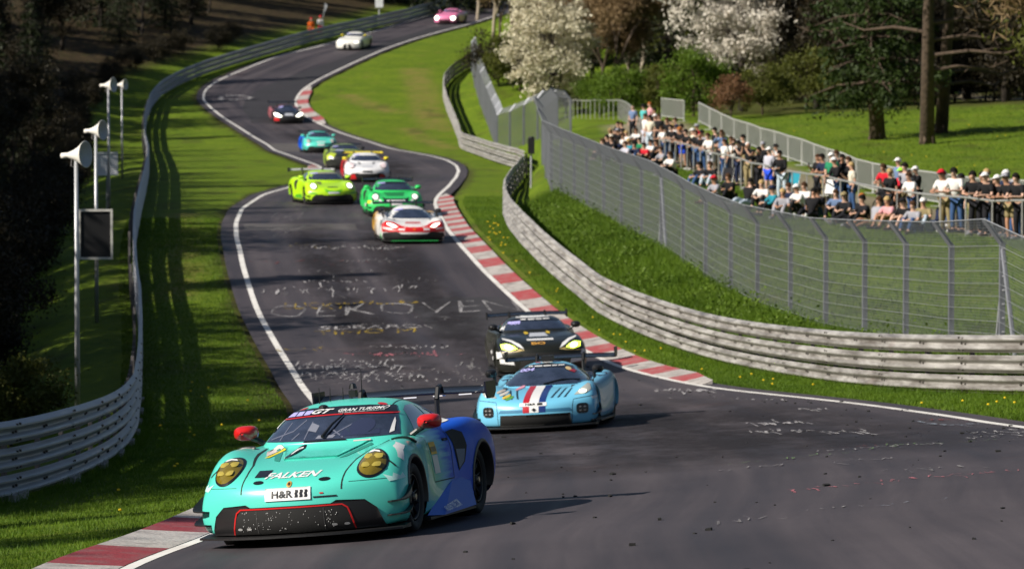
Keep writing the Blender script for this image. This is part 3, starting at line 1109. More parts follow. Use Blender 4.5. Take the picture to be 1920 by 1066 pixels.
def mesh_fence(name, pts, h, over, label, track_left=True, spacing=0.055, wr=0.0022, braces=(), cables=True):
    root = empty(name, pts[0])
    o0 = Vector(pts[0])
    tag(root, label, 'fence', 'tall mesh fences beside the track')
    n = len(pts)
    P = np.array([[p.x, p.y, p.z] for p in pts])
    seg = np.hypot(np.diff(P[:, 0]), np.diff(P[:, 1]))
    s = np.concatenate([[0], np.cumsum(seg)])
    tans = []
    for i in range(n):
        t = Vector((P[min(i + 1, n - 1)][0] - P[max(i - 1, 0)][0], P[min(i + 1, n - 1)][1] - P[max(i - 1, 0)][1], 0)).normalized()
        tans.append(t)
    nrm = [Vector((t.y, -t.x, 0)) * (1 if track_left else -1) for t in tans]
    for i in range(n):
        p = Vector(P[i]) - o0
        a = math.atan2(tans[i].y, tans[i].x)
        m_ = MB()
        m_.box(p + Vector((0, 0, h / 2 - 0.2)), (0.10, 0.10, h + 0.4), a)
        e = p + Vector((0, 0, h)) + nrm[i] * over * 0.62 + Vector((0, 0, over * 0.78))
        m_.tube([p + Vector((0, 0, h - 0.03)), e], 0.05, 4)
        m_.build('post', fence_m, root)
    for i, side in braces:
        p = Vector(P[i]) - o0
        m_ = MB()
        m_.tube([p + Vector((0, 0, h * 0.98)), p + tans[i] * 1.15 * side - Vector((0, 0, 0.1))], 0.045, 6)
        m_.build('brace', fence_m, root)
        m_ = MB()
        m_.tube([p + Vector((0, 0, h * 0.7)), p - tans[i] * 0.55 * side - Vector((0, 0, 0.1))], 0.03, 6)
        for k in range(9):
            z = 0.25 + k * 0.25
            m_.tube([p + Vector((0, 0, z)) - tans[i] * 0.22, p + Vector((0, 0, z + 0.03)) + tans[i] * 0.22], 0.016, 5)
        m_.build('tensioner', cable_m, root)
    # wire mesh as real wires
    N = np.array([[v.x, v.y, 0] for v in nrm])
    q = np.arange(0, s[-1], spacing)
    base = np.stack([np.interp(q, s, P[:, k]) for k in range(3)], 1)
    nn = np.stack([np.interp(q, s, N[:, k]) for k in range(3)], 1)
    top = base + [0, 0, h]
    ov = top + nn * over * 0.62 + [0, 0, over * 0.78]
    quads = [wire_quads(base - [0, 0, 0.05], top, wr), wire_quads(top, ov, wr)]
    o3 = np.array(o0)
    tt = np.linspace(0, s[-1], max(8, int(s[-1] / 2.5)))
    B3 = np.stack([np.interp(tt, s, P[:, k]) for k in range(3)], 1)
    N3 = np.stack([np.interp(tt, s, N[:, k]) for k in range(3)], 1)
    for z in np.arange(0.05, h, spacing):
        L_ = B3 + [0, 0, z]
        quads.append(wire_quads(L_[:-1], L_[1:], wr))
    for u in np.arange(0.08, 1.0, 0.12):
        L_ = B3 + [0, 0, h + over * 0.78 * u] + N3 * over * 0.62 * u
        quads.append(wire_quads(L_[:-1], L_[1:], wr))
    w = np_mesh('wire_mesh', np.concatenate(quads, 0) - o3, 4, wire_m, root)
    w['kind'] = 'stuff'
    if cables:
        for k in range(9):
            z = 0.25 + k * (h - 0.3) / 8
            mb_ = MB()
            mb_.tube([Vector(b) + Vector((0, 0, z + 0.01 * math.sin(i))) + Vector(nv_) * 0.06 - o0 for i, (b, nv_) in enumerate(zip(P, N))], 0.0045, 4)
            mb_.build('cable', cable_m, root)
        mb_ = MB()
        mb_.tube([Vector(b) + Vector((0, 0, h + over * 0.78)) + Vector(nv_) * over * 0.62 - o0 for b, nv_ in zip(P, N)], 0.012, 4)
        mb_.build('top_cable', cable_m, root)
    return root


fpts = list(FENCE_P)
# the far end turns away to the right
corner = fpts[0]
e1 = at(1045, 262, 209); e2 = at(1070, 258, 213)
fpts = [e2, e1] + fpts
nF = len(fpts)
i1240 = 2 + [a for a, b, c in FENCE].index(1240)
i1878 = 2 + [a for a, b, c in FENCE].index(1878)
# base of each post on the ground
fpts = [Vector((p.x, p.y, th(p.x, p.y) + 0.02)) for p in fpts]
mesh_fence('mesh_fence', fpts, 2.12, 0.55, 'tall grey wire mesh fence on posts below the seated spectators', True, braces=[(i1240, 1), (i1878, 1)])
# second fence further back
f2 = [(1032, 222, 266), (1008, 226, 262), (982, 230, 258), (956, 234, 254), (932, 238, 250), (928, 252, 236), (921, 264, 215), (912, 276, 192), (900, 288, 170), (890, 300, 150), (884, 312, 130)]
f2p = []
for a, b, c in f2:
    p = at(a, c, b)
    f2p.append(Vector((p.x, p.y, th(p.x, p.y))))
f2p.reverse()
mesh_fence('mesh_fence', f2p, 2.15, 0.5, 'far grey wire mesh fence along the bank beside the far guardrail', False, cables=False)

# ================================================================ HANDRAIL, BARRIERS
galv = mat('galvanised_tube', (0.36, 0.36, 0.35), 0.45, metal=0.35, var=0.15, vscale=3)


def handrail(pts, h, label, mid=True):
    root = empty('handrail', pts[0])
    o0 = Vector(pts[0])
    tag(root, label, 'handrail')
    for p in pts:
        MB().tube([p - o0 - Vector((0, 0, 0.1)), p - o0 + Vector((0, 0, h))], 0.024, 7).build('post', galv, root)
    MB().tube([p - o0 + Vector((0, 0, h)) for p in pts], 0.03, 7).build('top_rail', galv, root)
    if mid:
        MB().tube([p - o0 + Vector((0, 0, h * 0.52)) for p in pts], 0.022, 7).build('middle_rail', galv, root)
    return root


def dense(pts, step):
    out = []
    P = [Vector(p) for p in pts]
    s = [0]
    for a, b in zip(P[:-1], P[1:]):
        s.append(s[-1] + (b - a).length)
    n = max(1, int(round(s[-1] / step)))
    for k in range(n + 1):
        q = s[-1] * k / n
        x, y = [float(np.interp(q, s, [p[i] for p in P])) for i in range(2)]
        out.append(Vector((x, y, th(x, y))))
    return out


handrail(dense(HAND_P, 2.6), 1.08, 'galvanised tube handrail the standing spectators lean on', False)
far_hand = [at(1060, 203, 262), at(1110, 209, 252), at(1160, 214, 243), at(1176, 230, 232), at(1215, 262, 205)]
handrail([Vector((p.x, p.y, th(p.x, p.y))) for p in dense(far_hand, 1.6)], 1.1, 'pale railing beside the path at the far end of the spectators', False)

bar_m = mat('barrier_steel', (0.50, 0.50, 0.48), 0.45, metal=0.25)
BARS = {}


def crowd_barrier(a, b, label, name='crowd_barrier'):
    d = b - a
    Lh = math.hypot(d.x, d.y) - 0.08
    root = empty(name, a, math.atan2(d.y, d.x))
    tag(root, label, 'barrier', 'crowd barriers behind the spectators')
    dz = d.z
    m_ = MB()
    m_.tube([(0.04, 0, 0.0), (0.04, 0, 1.12), (Lh, 0, 1.12 + dz), (Lh, 0, 0.0 + dz)], 0.03, 6)
    m_.tube([(0.04, 0, 0.16), (Lh, 0, 0.16 + dz)], 0.025, 6)
    m_.build('frame', bar_m, root)
    A = []; B = []
    for x in np.arange(0.12, Lh - 0.02, 0.085):
        A.append((x, 0, 0.16 + dz * x / Lh)); B.append((x, 0, 1.10 + dz * x / Lh))
    w = np_mesh('bar_infill', wire_quads(A, B, 0.013), 4, bar_m, root)
    w['kind'] = 'stuff'
    for x in (0.3, Lh - 0.3):
        MB().box((x, 0, 0.02 + dz * x / Lh), (0.05, 0.55, 0.03)).build('foot', bar_m, root)
    return root


_u = ['', 'first', 'second', 'third', 'fourth', 'fifth', 'sixth', 'seventh', 'eighth', 'ninth', 'tenth', 'eleventh', 'twelfth', 'thirteenth', 'fourteenth',
      'fifteenth', 'sixteenth', 'seventeenth', 'eighteenth', 'nineteenth']
_t = {20: 'twent', 30: 'thirt', 40: 'fort', 50: 'fift', 60: 'sixt', 70: 'sevent', 80: 'eight', 90: 'ninet'}


def ordinal(n):
    if n < 20:
        return _u[n]
    t = n // 10 * 10
    return _t[t] + 'ieth' if n == t else _t[t] + 'y-' + _u[n - t]


ordn = [ordinal(k) for k in range(1, 99)]
bp_ = dense(sorted(BARR_P, key=lambda v: -v.y), 5.2)
for i in range(len(bp_) - 1):
    crowd_barrier(bp_[i], bp_[i + 1], f'pale steel crowd barrier, {ordn[i]} panel from the left in the row behind the spectators')
cb = [at(1240, 231, 236), at(1283, 238, 228)]
cb = [Vector((p.x, p.y, th(p.x, p.y))) for p in cb]
crowd_barrier(cb[0], cb[1], 'lone grey crowd barrier across the path behind the left spectators')

# ================================================================ LOUDSPEAKER POLES, BOARDS
pole_m = mat('pole_steel', (0.42, 0.43, 0.45), 0.45, metal=0.4, var=0.2, vscale=2)
horn_m = mat('horn_white', (0.74, 0.72, 0.66), 0.4, var=0.06, vscale=5)
horn_in = mat('horn_inside', (0.42, 0.44, 0.46), 0.5)


def horn_pole(px, Y, ytop, label, base_y=None, aim=(0.93, -0.42), scale=1.0, dx=0.0):
    p = at(px, 500, Y)
    z = th(p.x, Y)
    top = at(px, ytop, Y).z
    h = top - z
    root = empty('loudspeaker_pole', (p.x, Y, z))
    tag(root, label, 'loudspeaker', 'horn loudspeakers on poles behind the left guardrail')
    MB().tube([(0, 0, -0.2), (0, 0, h)], [0.055 * scale, 0.042 * scale], 10).build('pole', pole_m, root, True)
    d = Vector((aim[0], aim[1], 0.06)).normalized()
    M = Matrix.Translation(Vector((0, 0, h + 0.10)) - d * 0.20) @ d.to_track_quat('Z', 'Y').to_matrix().to_4x4()
    hs = scale * 0.92
    horn = MB()
    horn.lathe([(0.0, -0.14 * hs), (0.06 * hs, -0.14 * hs), (0.065 * hs, -0.02), (0.055 * hs, 0.0), (0.08 * hs, 0.08 * hs), (0.115 * hs, 0.18 * hs), (0.165 * hs, 0.28 * hs), (0.235 * hs, 0.38 * hs), (0.285 * hs, 0.44 * hs), (0.29 * hs, 0.45 * hs), (0.275 * hs, 0.455 * hs)], 24, M)
    ho = horn.build('horn', horn_m, root, True)
    inn = MB()
    inn.lathe([(0.275 * hs, 0.452 * hs), (0.25 * hs, 0.43 * hs), (0.16 * hs, 0.36 * hs), (0.09 * hs, 0.27 * hs), (0.07 * hs, 0.30 * hs), (0.0, 0.33 * hs)], 24, M)
    inn.build('horn_mouth', horn_in, ho, True)
    br = MB()
    br.tube([(-0.08, 0, h + 0.12), (-0.10, 0.0, h - 0.12), (0, 0, h - 0.16), (0.07, -0.03, h - 0.05), (0.05, -0.02, h + 0.06)], 0.014, 6)
    br.build('bracket', post_m, root)
    return root


horn_pole(144, 84, 300, 'nearest and largest white horn loudspeaker on a tall grey pole')
horn_pole(181, 111, 252, 'white horn loudspeaker on the pole that carries the black board')
horn_pole(205, 152, 165, 'white horn loudspeaker on the third pole from the camera', scale=1.0)
horn_pole(230, 196, 163, 'smallest and farthest white horn loudspeaker on a thin pole', scale=0.95)


def sign_board(px0, py0, px1, py1, Y, label, face, frame_m, rot=0.0, posts=True, name='sign_board'):
    a = at(px0, py1, Y); b = at(px1, py0, Y)
    c = (a + b) / 2
    w, h = abs(b.x - a.x), abs(b.z - a.z)
    root = empty(name, (c.x, Y, th(c.x, Y)), rot)
    tag(root, label, 'board')
    zc = c.z - root.location.z
    MB().box((0, 0.01, zc), (w - 0.02, 0.03, h - 0.02)).build('panel', face, root)
    f = MB()
    for sx in (-1, 1):
        f.box((sx * (w / 2 - 0.03), -0.01, zc), (0.06, 0.06, h))
    for sz in (-1, 1):
        f.box((0, -0.0115, zc + sz * (h / 2 - 0.03)), (w - 0.122, 0.06, 0.06))
    f.build('frame', frame_m, root)
    if posts:
        MB().tube([(0, 0.06, -0.2), (0, 0.06, zc + h * 0.45)], 0.045, 8).build('post', pole_m, root)
    return root


black_m = mat('board_black', (0.004, 0.004, 0.005), 0.6)
white_board = mat('board_white', (0.62, 0.63, 0.66), 0.5, var=0.08)
board_frame = mat('board_frame', (0.55, 0.54, 0.50), 0.5, var=0.15, vscale=5)
sign_board(147, 392, 211, 486, 110.6, 'black board in a pale frame on the second loudspeaker pole', black_m, board_frame, 0.10, posts=False)
sign_board(181, 285, 221, 329, 158, 'small plain white board behind the loudspeaker poles', white_board, white_board, 0.1)

# a small marshal signal light behind the right guardrail, by the mesh fence
p = gt(996, 352)
root = empty('signal_post', (p.x, p.y, p.z))
tag(root, 'slim grey post with a black signal lamp behind the bend in the guardrail', 'signal post')
MB().tube([(0, 0, -0.1), (0, 0, 1.3)], 0.04, 8).build('pole', pole_m, root)
MB().box((0, 0, 1.62), (0.26, 0.2, 0.62)).build('lamp_housing', black_m, root)
MB().lathe([(0.0, 0.06), (0.1, 0.05), (0.12, 0.0)], 12, Matrix.Translation((0, 0, 1.93))).build('cap', black_m, root)
# ================================================================ VEGETATION
def leaves_at(centers, size, rnd_np, flat=0.0, aspect=0.6, droop=0.0):
    """random little leaf quads around given centres -> (n*4,3)"""
    n = len(centers)
    a = rnd_np.normal(size=(n, 3)); a[:, 2] *= (1 - flat); a[:, 2] -= droop
    a /= np.linalg.norm(a, axis=1, keepdims=True)
    b = rnd_np.normal(size=(n, 3)); b[:, 2] *= (1 - flat)
    b -= (b * a).sum(1, keepdims=True) * a
    b /= np.linalg.norm(b, axis=1, keepdims=True)
    s = np.asarray(size).reshape(-1, 1) * rnd_np.uniform(0.6, 1.3, (n, 1))
    a = a * s; b = b * s * aspect
    c = np.asarray(centers)
    return np.stack([c - a * 0.5, c + b * 0.5, c + a * 0.5, c - b * 0.5], 1).reshape(-1, 3)


LEAF = {
    'blossom': leaf_mat('leaf_blossom', (0.42, 0.38, 0.26), (0.84, 0.79, 0.62), 0.3),
    'blossom_grey': leaf_mat('leaf_blossom_grey', (0.36, 0.325, 0.27), (0.82, 0.77, 0.68), 0.3),
    'spring': leaf_mat('leaf_spring', (0.055, 0.105, 0.008), (0.14, 0.22, 0.02), 0.35),
    'olive': leaf_mat('leaf_olive', (0.050, 0.062, 0.010), (0.125, 0.135, 0.022), 0.3),
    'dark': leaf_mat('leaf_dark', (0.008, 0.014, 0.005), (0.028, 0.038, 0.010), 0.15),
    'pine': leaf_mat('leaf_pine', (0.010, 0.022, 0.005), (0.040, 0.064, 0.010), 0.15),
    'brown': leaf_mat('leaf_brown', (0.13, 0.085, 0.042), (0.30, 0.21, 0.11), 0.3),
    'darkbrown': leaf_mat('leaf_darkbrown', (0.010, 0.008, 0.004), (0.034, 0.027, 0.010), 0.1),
    'grass': leaf_mat('leaf_grass', (0.050, 0.110, 0.006), (0.135, 0.225, 0.014), 0.35, scale=0.6),
    'rust': leaf_mat('leaf_rust', (0.12, 0.055, 0.025), (0.22, 0.12, 0.06), 0.25),
}
bark = mat('bark', (0.075, 0.052, 0.036), 0.9, var=0.45, vscale=3, bump=0.8, bscale=9)
bark_pale = mat('bark_pale', (0.30, 0.25, 0.19), 0.85, var=0.4, vscale=3, bump=0.5)
bark_dark = mat('bark_dark', (0.028, 0.021, 0.015), 0.9, var=0.4, vscale=3, bump=0.6)
bark_pine = mat('bark_pine', (0.085, 0.058, 0.040), 0.9, var=0.5, vscale=5, bump=1.0, bscale=7)
TREES = {}


def broad_tree(key, seed, h, crown_r, crown_z0, trunk_r, n_clump, n_leaf, leaf, kind, bark_mt, clump=0.7, flat=0.0, sprays=0, lean=0.0):
    """mesh pair (trunk with limbs, crown) for a broadleaf tree"""
    rnd = random.Random(seed); rn = np.random.default_rng(seed)
    t = MB()
    top = Vector((lean * h, 0, h * 0.8))
    pts = [Vector((rnd.uniform(-.05, .05) * h * k / 6 + lean * h * k / 6, rnd.uniform(-.03, .03) * h * k / 6, h * 0.8 * k / 6)) for k in range(7)]
    pts[0] = Vector((0, 0, -0.3))
    t.tube(pts, [trunk_r * (1.25 if k == 0 else 1 - 0.13 * k) for k in range(7)], 9)
    cs = []
    for i in range(n_clump):
        while True:
            v = Vector((rnd.uniform(-1, 1), rnd.uniform(-1, 1), rnd.uniform(-1, 1)))
            if 0.25 < v.length < 1:
                break
        v = v * (0.75 + 0.25 * rnd.random()) if v.length > 0.6 else v
        zc = (crown_z0 + h) / 2
        c = Vector((v.x * crown_r + lean * h * 0.6, v.y * crown_r, zc + v.z * (h - crown_z0) / 2))
        cs.append(c)
    limbs = rnd.sample(cs, min(len(cs), 16))
    for c in limbs:
        k = min(5, max(1, int(6 * max(0.15, (c.z - 1.0) / (h * 0.85)) * 0.75)))
        a = pts[k]
        mid = (a + c) / 2 + Vector((rnd.uniform(-.3, .3), rnd.uniform(-.3, .3), rnd.uniform(0.0, .5)))
        t.tube([a, mid, c], [trunk_r * 0.34, trunk_r * 0.18, trunk_r * 0.05], 5, False)
        for _ in range(3):
            e = c + Vector((rnd.uniform(-1, 1), rnd.uniform(-1, 1), rnd.uniform(-.4, 1))) * clump * 1.2
            t.tube([mid.lerp(c, rnd.uniform(.2, .9)), e], [trunk_r * 0.10, trunk_r * 0.03], 4, False)
    per = n_leaf // n_clump
    C = []
    for c in cs:
        rr0 = clump * rnd.uniform(0.6, 1.35)
        d = rn.normal(size=(per, 3)) * np.array([rr0, rr0, rr0 * 0.7]) * 0.55
        C.append(np.array(c) + d)
    C = np.concatenate(C)
    C = C[C[:, 2] > 0.15]
    v = leaves_at(C, np.full(len(C), leaf), rn, flat)
    TREES[key] = (t, v, 4, bark_mt, LEAF[kind])


def conifer(key, seed, h, r, z0, trunk_r, leaf, kind, bark_mt, whorls=16, per=7, dens=60, droop=0.35, vs_=0.22):
    rnd = random.Random(seed); rn = np.random.default_rng(seed)
    t = MB()
    t.tube([(0, 0, -0.3), (0.05, 0, h * 0.5), (0, 0.05, h)], [trunk_r * 1.15, trunk_r * 0.6, 0.02], 9)
    C = []
    for i in range(whorls):
        f = i / (whorls - 1)
        z = z0 + (h - z0) * f
        rad = r * (1 - f) ** 0.8 + 0.25
        for k in range(per):
            an = 2 * math.pi * (k + rnd.random()) / per
            Ln = rad * rnd.uniform(0.65, 1.1)
            d = Vector((math.cos(an), math.sin(an), 0))
            p0 = Vector((0, 0, z)); p1 = p0 + d * Ln * 0.55 + Vector((0, 0, -droop * Ln * 0.15)); p2 = p0 + d * Ln + Vector((0, 0, -droop * Ln))
            t.tube([p0, p1, p2], [trunk_r * 0.2 * (1 - f) + 0.015, trunk_r * 0.1 * (1 - f) + 0.01, 0.006], 4, False)
            n = int(dens * (Ln / r) + 8)
            u = rn.uniform(0.15, 1.05, n)
            base = np.array(p0)[None] * (1 - u[:, None]) + np.array(p2)[None] * u[:, None]
            side = np.array([-d.y, d.x, 0])
            w = (rn.uniform(-1, 1, n) * Ln * 0.22)[:, None]
            C.append(base + side * w + np.stack([np.zeros(n), np.zeros(n), -np.abs(rn.normal(size=n)) * vs_], 1))
    C = np.concatenate(C)
    v = leaves_at(C, np.full(len(C), leaf), rn, 0.2, 0.35, droop=0.5)
    TREES[key] = (t, v, 4, bark_mt, LEAF[kind])


def bare_tree(key, seed, h, spread, trunk_r, kind, bark_mt, twigs=9000, leaf=0.16):
    """tree still in bud: forking limbs and a haze of thin twigs"""
    rnd = random.Random(seed); rn = np.random.default_rng(seed)
    t = MB()
    tips = []

    def grow(p, d, L, r, depth):
        q = p + d * L
        t.tube([p, p.lerp(q, 0.5) + Vector((rnd.uniform(-.06, .06) * L, rnd.uniform(-.06, .06) * L, 0)), q], [r, r * 0.8, r * 0.62], 5 if depth < 3 else 4, False)
        if depth >= 4:
            tips.append((q, d, L))
            return
        for k in range(rnd.choice([2, 3, 3])):
            nd = (d + Vector((rnd.uniform(-1, 1), rnd.uniform(-1, 1), rnd.uniform(-0.25, 0.6))) * spread).normalized()
            grow(q if k < 2 else p.lerp(q, 0.7), nd, L * rnd.uniform(0.6, 0.82), r * 0.58, depth + 1)
    grow(Vector((0, 0, -0.3)), Vector((rnd.uniform(-.08, .08), rnd.uniform(-.08, .08), 1)).normalized(), h * 0.30, trunk_r, 0)
    per = max(4, twigs // len(tips))
    C = []
    for q, d, L in tips:
        C.append(np.array(q) + rn.normal(size=(per, 3)) * L * 0.62)
    C = np.concatenate(C); C = C[C[:, 2] > 0.6]
    v = leaves_at(C, np.full(len(C), leaf * 2.2), rn, 0.0, 0.14)
    TREES[key] = (t, v, 4, bark_mt, LEAF[kind])


MESHES = {}


def plant(key, x, y, s, rz, label, name, cat, group, crown='crown', trunk='trunk', z=None, sz=1.0):
    t, v, n, bm_, lm_ = TREES[key]
    z = th(x, y) if z is None else z
    root = empty(name, (x, y, z), rz)
    root.scale = (s, s, s * sz)
    tag(root, label, cat, group)
    if key not in MESHES:
        a = t.build(trunk, bm_, root, True)
        b = np_mesh(crown, v, n, lm_, root)
        MESHES[key] = (a.data, b.data)
    else:
        for nm, d in ((trunk, MESHES[key][0]), (crown, MESHES[key][1])):
            o = bpy.data.objects.new(nm, d)
            COL.objects.link(o)
            o.parent = root
    return root


broad_tree('blossomA', 11, 9.0, 3.2, 0.6, 0.20, 120, 15000, 0.21, 'blossom', bark_dark, 0.55)
broad_tree('blossomB', 12, 9.5, 4.6, 1.8, 0.24, 150, 17000, 0.23, 'blossom_grey', bark_dark, 0.55)
broad_tree('springbush', 21, 3.6, 1.9, 0.2, 0.07, 46, 9000, 0.13, 'spring', bark, 0.5)
broad_tree('olivebush', 22, 3.2, 1.8, 0.15, 0.06, 46, 8000, 0.13, 'olive', bark, 0.5)
broad_tree('rustbush', 23, 2.6, 1.2, 0.2, 0.05, 26, 3500, 0.12, 'rust', bark, 0.4)
broad_tree('brownbush', 24, 3.4, 2.0, 0.2, 0.06, 40, 7000, 0.14, 'darkbrown', bark_dark, 0.6)
broad_tree('darkbroad', 25, 13, 4.0, 0.8, 0.28, 90, 15000, 0.24, 'darkbrown', bark_dark, 1.0)
broad_tree('oliveTree', 26, 11, 3.4, 0.5, 0.2, 90, 16000, 0.18, 'olive', bark, 0.9)
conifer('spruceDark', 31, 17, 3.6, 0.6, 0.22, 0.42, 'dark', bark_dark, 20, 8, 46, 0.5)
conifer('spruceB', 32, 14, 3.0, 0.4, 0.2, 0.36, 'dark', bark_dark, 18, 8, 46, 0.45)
bare_tree('bareA', 41, 9, 0.55, 0.17, 'brown', bark, 24000, 0.18)
bare_tree('bareB', 42, 11, 0.5, 0.18, 'brown', bark_pale, 24000, 0.19)
bare_tree('bareDark', 43, 12, 0.5, 0.24, 'darkbrown', bark_dark, 14000, 0.24)
# tall pines of the meadow: bare trunk below, crown high up
rndp = random.Random(9)


def pine(key, seed, h, z0, trunk_r, low, dens):
    conifer(key, seed, h, 3.6 if dens > 100 else 4.4, z0, trunk_r, 0.30, 'pine', bark_pine, 14, 7, dens, 0.16, 0.55 if dens > 100 else 0.22)
    t, v, n, b, l = TREES[key]
    # flared foot
    rn = random.Random(seed)
    for k in range(6):
        an = k * 1.05 + rn.random() * 0.4
        t.tube([(math.cos(an) * trunk_r * 0.5, math.sin(an) * trunk_r * 0.5, 0.75), (math.cos(an) * trunk_r * 0.9, math.sin(an) * trunk_r * 0.9, 0.18), (math.cos(an) * trunk_r * 1.35, math.sin(an) * trunk_r * 1.35, -0.15)], [trunk_r * 0.4, trunk_r * 0.30, trunk_r * 0.14], 6)
    # long dead limbs reaching out low down
    for z, an, L in low:
        d = Vector((math.cos(an), math.sin(an), 0))
        p = [Vector((0, 0, z)), Vector((0, 0, z + 0.25)) + d * L * 0.4, Vector((0, 0, z + 0.1)) + d * L * 0.75, Vector((0, 0, z + 0.5)) + d * L]
        t.tube(p, [0.11, 0.085, 0.06, 0.02], 6, False)
        for u in (0.4, 0.55, 0.7, 0.85):
            q = p[0].lerp(p[3], u)
            t.tube([q, q + Vector((rn.uniform(-1, 1), rn.uniform(-1, 1), rn.uniform(-0.8, 0.7))) * 0.9], [0.035, 0.008], 4, False)


pine('pineA', 51, 19, 7.6, 0.33, [(4.8, 0.1, 4.2), (4.1, -0.25, 4.8), (5.6, 0.3, 4.4), (3.4, 0.05, 3.8), (5.2, 2.9, 4.0)], 60)
pine('pineB', 52, 17, 2.8, 0.36, [(5.2, 2.7, 3.6), (4.4, 3.3, 3.0)], 260)
pine('pineC', 53, 18, 7.6, 0.31, [(3.0, 0.2, 4.5), (4.6, -0.1, 5.0), (2.4, 0.0, 3.4)], 60)


def putp(key, px, Y, s, rz, label, name, cat, group=None, sz=1.0, **kw):
    x = (px - 960) / F * Y
    return plant(key, x, Y, s, rz, label, name, cat, group, sz=sz, **kw)


putp('blossomA', 1035, 262, 1.0, 0.3, 'creamy white blossoming tree behind the far mesh fence', 'blossom_tree', 'tree')
putp('blossomB', 1392, 246, 1.05, 1.0, 'large greyish white blossoming tree above the crowd barriers', 'blossom_tree', 'tree')
putp('blossomB', 1790, 292, 1.0, 2.1, 'white blossoming tree glimpsed behind the tall pines on the right', 'blossom_tree', 'tree')
putp('pineB', 1645, 206, 1.0, 0.4, 'thick-trunked pine with dark low foliage, left of the three pines', 'pine_tree', 'tree').rotation_euler[1] = R(-4)
putp('pineA', 1738, 199, 1.0, 0.0, 'tall pine with a flared reddish foot standing on the meadow', 'pine_tree', 'tree')
putp('pineC', 1764, 209, 1.0, 0.3, 'slightly leaning pine just behind the flared pine', 'pine_tree', 'tree').rotation_euler[1] = R(3.5)
# wood behind the meadow on the right
WOOD = [('bareA', 1150, 262, 1.0, 0.2, 'reddish brown tree in bud right of the creamy blossom tree', 'bud_tree'),
        ('bareB', 1200, 285, 1.1, 1.2, 'brown bare tree behind the first bud tree', 'bud_tree'),
        ('bareA', 1110, 290, 1.1, 2.4, 'pale brown bare tree between the creamy blossom and the spruce', 'bud_tree'),
        ('bareB', 925, 330, 1.0, 0.4, 'bare pale-barked tree at the end of the far mesh fence', 'bud_tree'),
        ('bareA', 960, 345, 1.1, 1.9, 'thin brown tree right of the pale-barked one', 'bud_tree'),
        ('bareB', 895, 372, 1.0, 2.8, 'brown bare tree beside the track where the pink car appears', 'bud_tree'),
        ('bareA', 1000, 320, 1.0, 3.3, 'small brown bare tree left behind the creamy blossom tree', 'bud_tree'),
        ('spruceDark', 1252, 268, 1.0, 0.0, 'black-green spruce between bud tree and grey blossom tree', 'spruce_tree'),
        ('springbush', 1300, 238, 1.15, 0.4, 'bright green bush under the grey blossom tree', 'bush'),
        ('springbush', 1165, 248, 0.9, 1.4, 'green bush behind the pale railing', 'bush'),
        ('springbush', 1125, 256, 0.8, 2.4, 'small green bush below the first bud tree', 'bush'),
        ('rustbush', 1370, 229, 1.0, 0.2, 'rust brown shrub behind the crowd barriers', 'bush'),
        ('olivebush', 1430, 232, 1.0, 0.9, 'olive shrub right of the rust brown one', 'bush'),
        ('olivebush', 1512, 240, 1.25, 1.7, 'loose yellowish bush at the edge of the meadow', 'bush'),
        ('olivebush', 1235, 252, 1.0, 3.0, 'olive bush below the black-green spruce', 'bush'),
        ('olivebush', 1060, 266, 0.9, 4.0, 'olive bush under the creamy blossom tree', 'bush'),
        ('oliveTree', 1320, 285, 1.0, 0.6, 'olive green tree behind the bright green bush', 'leafy_tree'),
        ('bareDark', 1570, 272, 1.0, 0.1, 'dark bare tree left behind the thick pine', 'bud_tree'),
        ('bareDark', 1690, 285, 1.1, 1.3, 'dark bare tree between the pines', 'bud_tree'),
        ('bareA', 1850, 300, 1.1, 2.2, 'brown bare tree behind the right footpath', 'bud_tree'),
        ('bareDark', 1900, 278, 1.0, 2.9, 'dark bare tree at the right edge by the footpath', 'bud_tree'),
        ('brownbush', 1600, 262, 1.1, 0.5, 'dark brown thicket left behind the pines', 'bush'),
        ('brownbush', 1690, 266, 1.2, 1.5, 'dark brown thicket between the pine trunks', 'bush'),
        ('brownbush', 1800, 270, 1.1, 2.5, 'dark brown thicket right of the pines', 'bush'),
        ('brownbush', 1905, 262, 1.0, 3.5, 'dark brown thicket at the right picture edge', 'bush'),
        ('brownbush', 1480, 262, 1.1, 4.5, 'dark brown thicket below the grey blossom', 'bush')]
WOOD += [('bareA', 1130, 274, 0.95, 4.1, 'low brown bud tree in front of the spruce, left', 'bud_tree'), ('bareB', 1185, 270, 0.85, 5.0, 'pale brown bud tree just left of the spruce', 'bud_tree'),
         ('bareA', 1460, 286, 1.05, 0.9, 'brown bud tree behind the right half of the grey blossom', 'bud_tree'), ('bareB', 1540, 262, 0.9, 3.7, 'thin brown tree left of the thick pine', 'bud_tree'),
         ('bareA', 940, 312, 0.85, 5.5, 'small brown tree close to the end of the far mesh fence', 'bud_tree')]
for key, px, Y, s, rz, lab, nm in WOOD:
    putp(key, px, Y, s, rz, lab, nm, 'bush' if nm == 'bush' else 'tree', 'wood behind the spectators')
rw = random.Random(77)
kinds = ['spruceDark', 'bareDark', 'darkbroad', 'spruceB', 'bareDark', 'oliveTree']
names = {'spruceDark': ('spruce_tree', 'dark spruce'), 'spruceB': ('spruce_tree', 'slender dark spruce'), 'bareDark': ('bud_tree', 'dark leafless tree'),
         'darkbroad': ('leafy_tree', 'dense dark brown tree'), 'oliveTree': ('leafy_tree', 'olive green tree'), 'brownbush': ('bush', 'dark brown bush'),
         'bareA': ('bud_tree', 'brown tree in bud'), 'bareB': ('bud_tree', 'pale-barked bare tree'), 'olivebush': ('bush', 'olive bush')}
CNT = {}


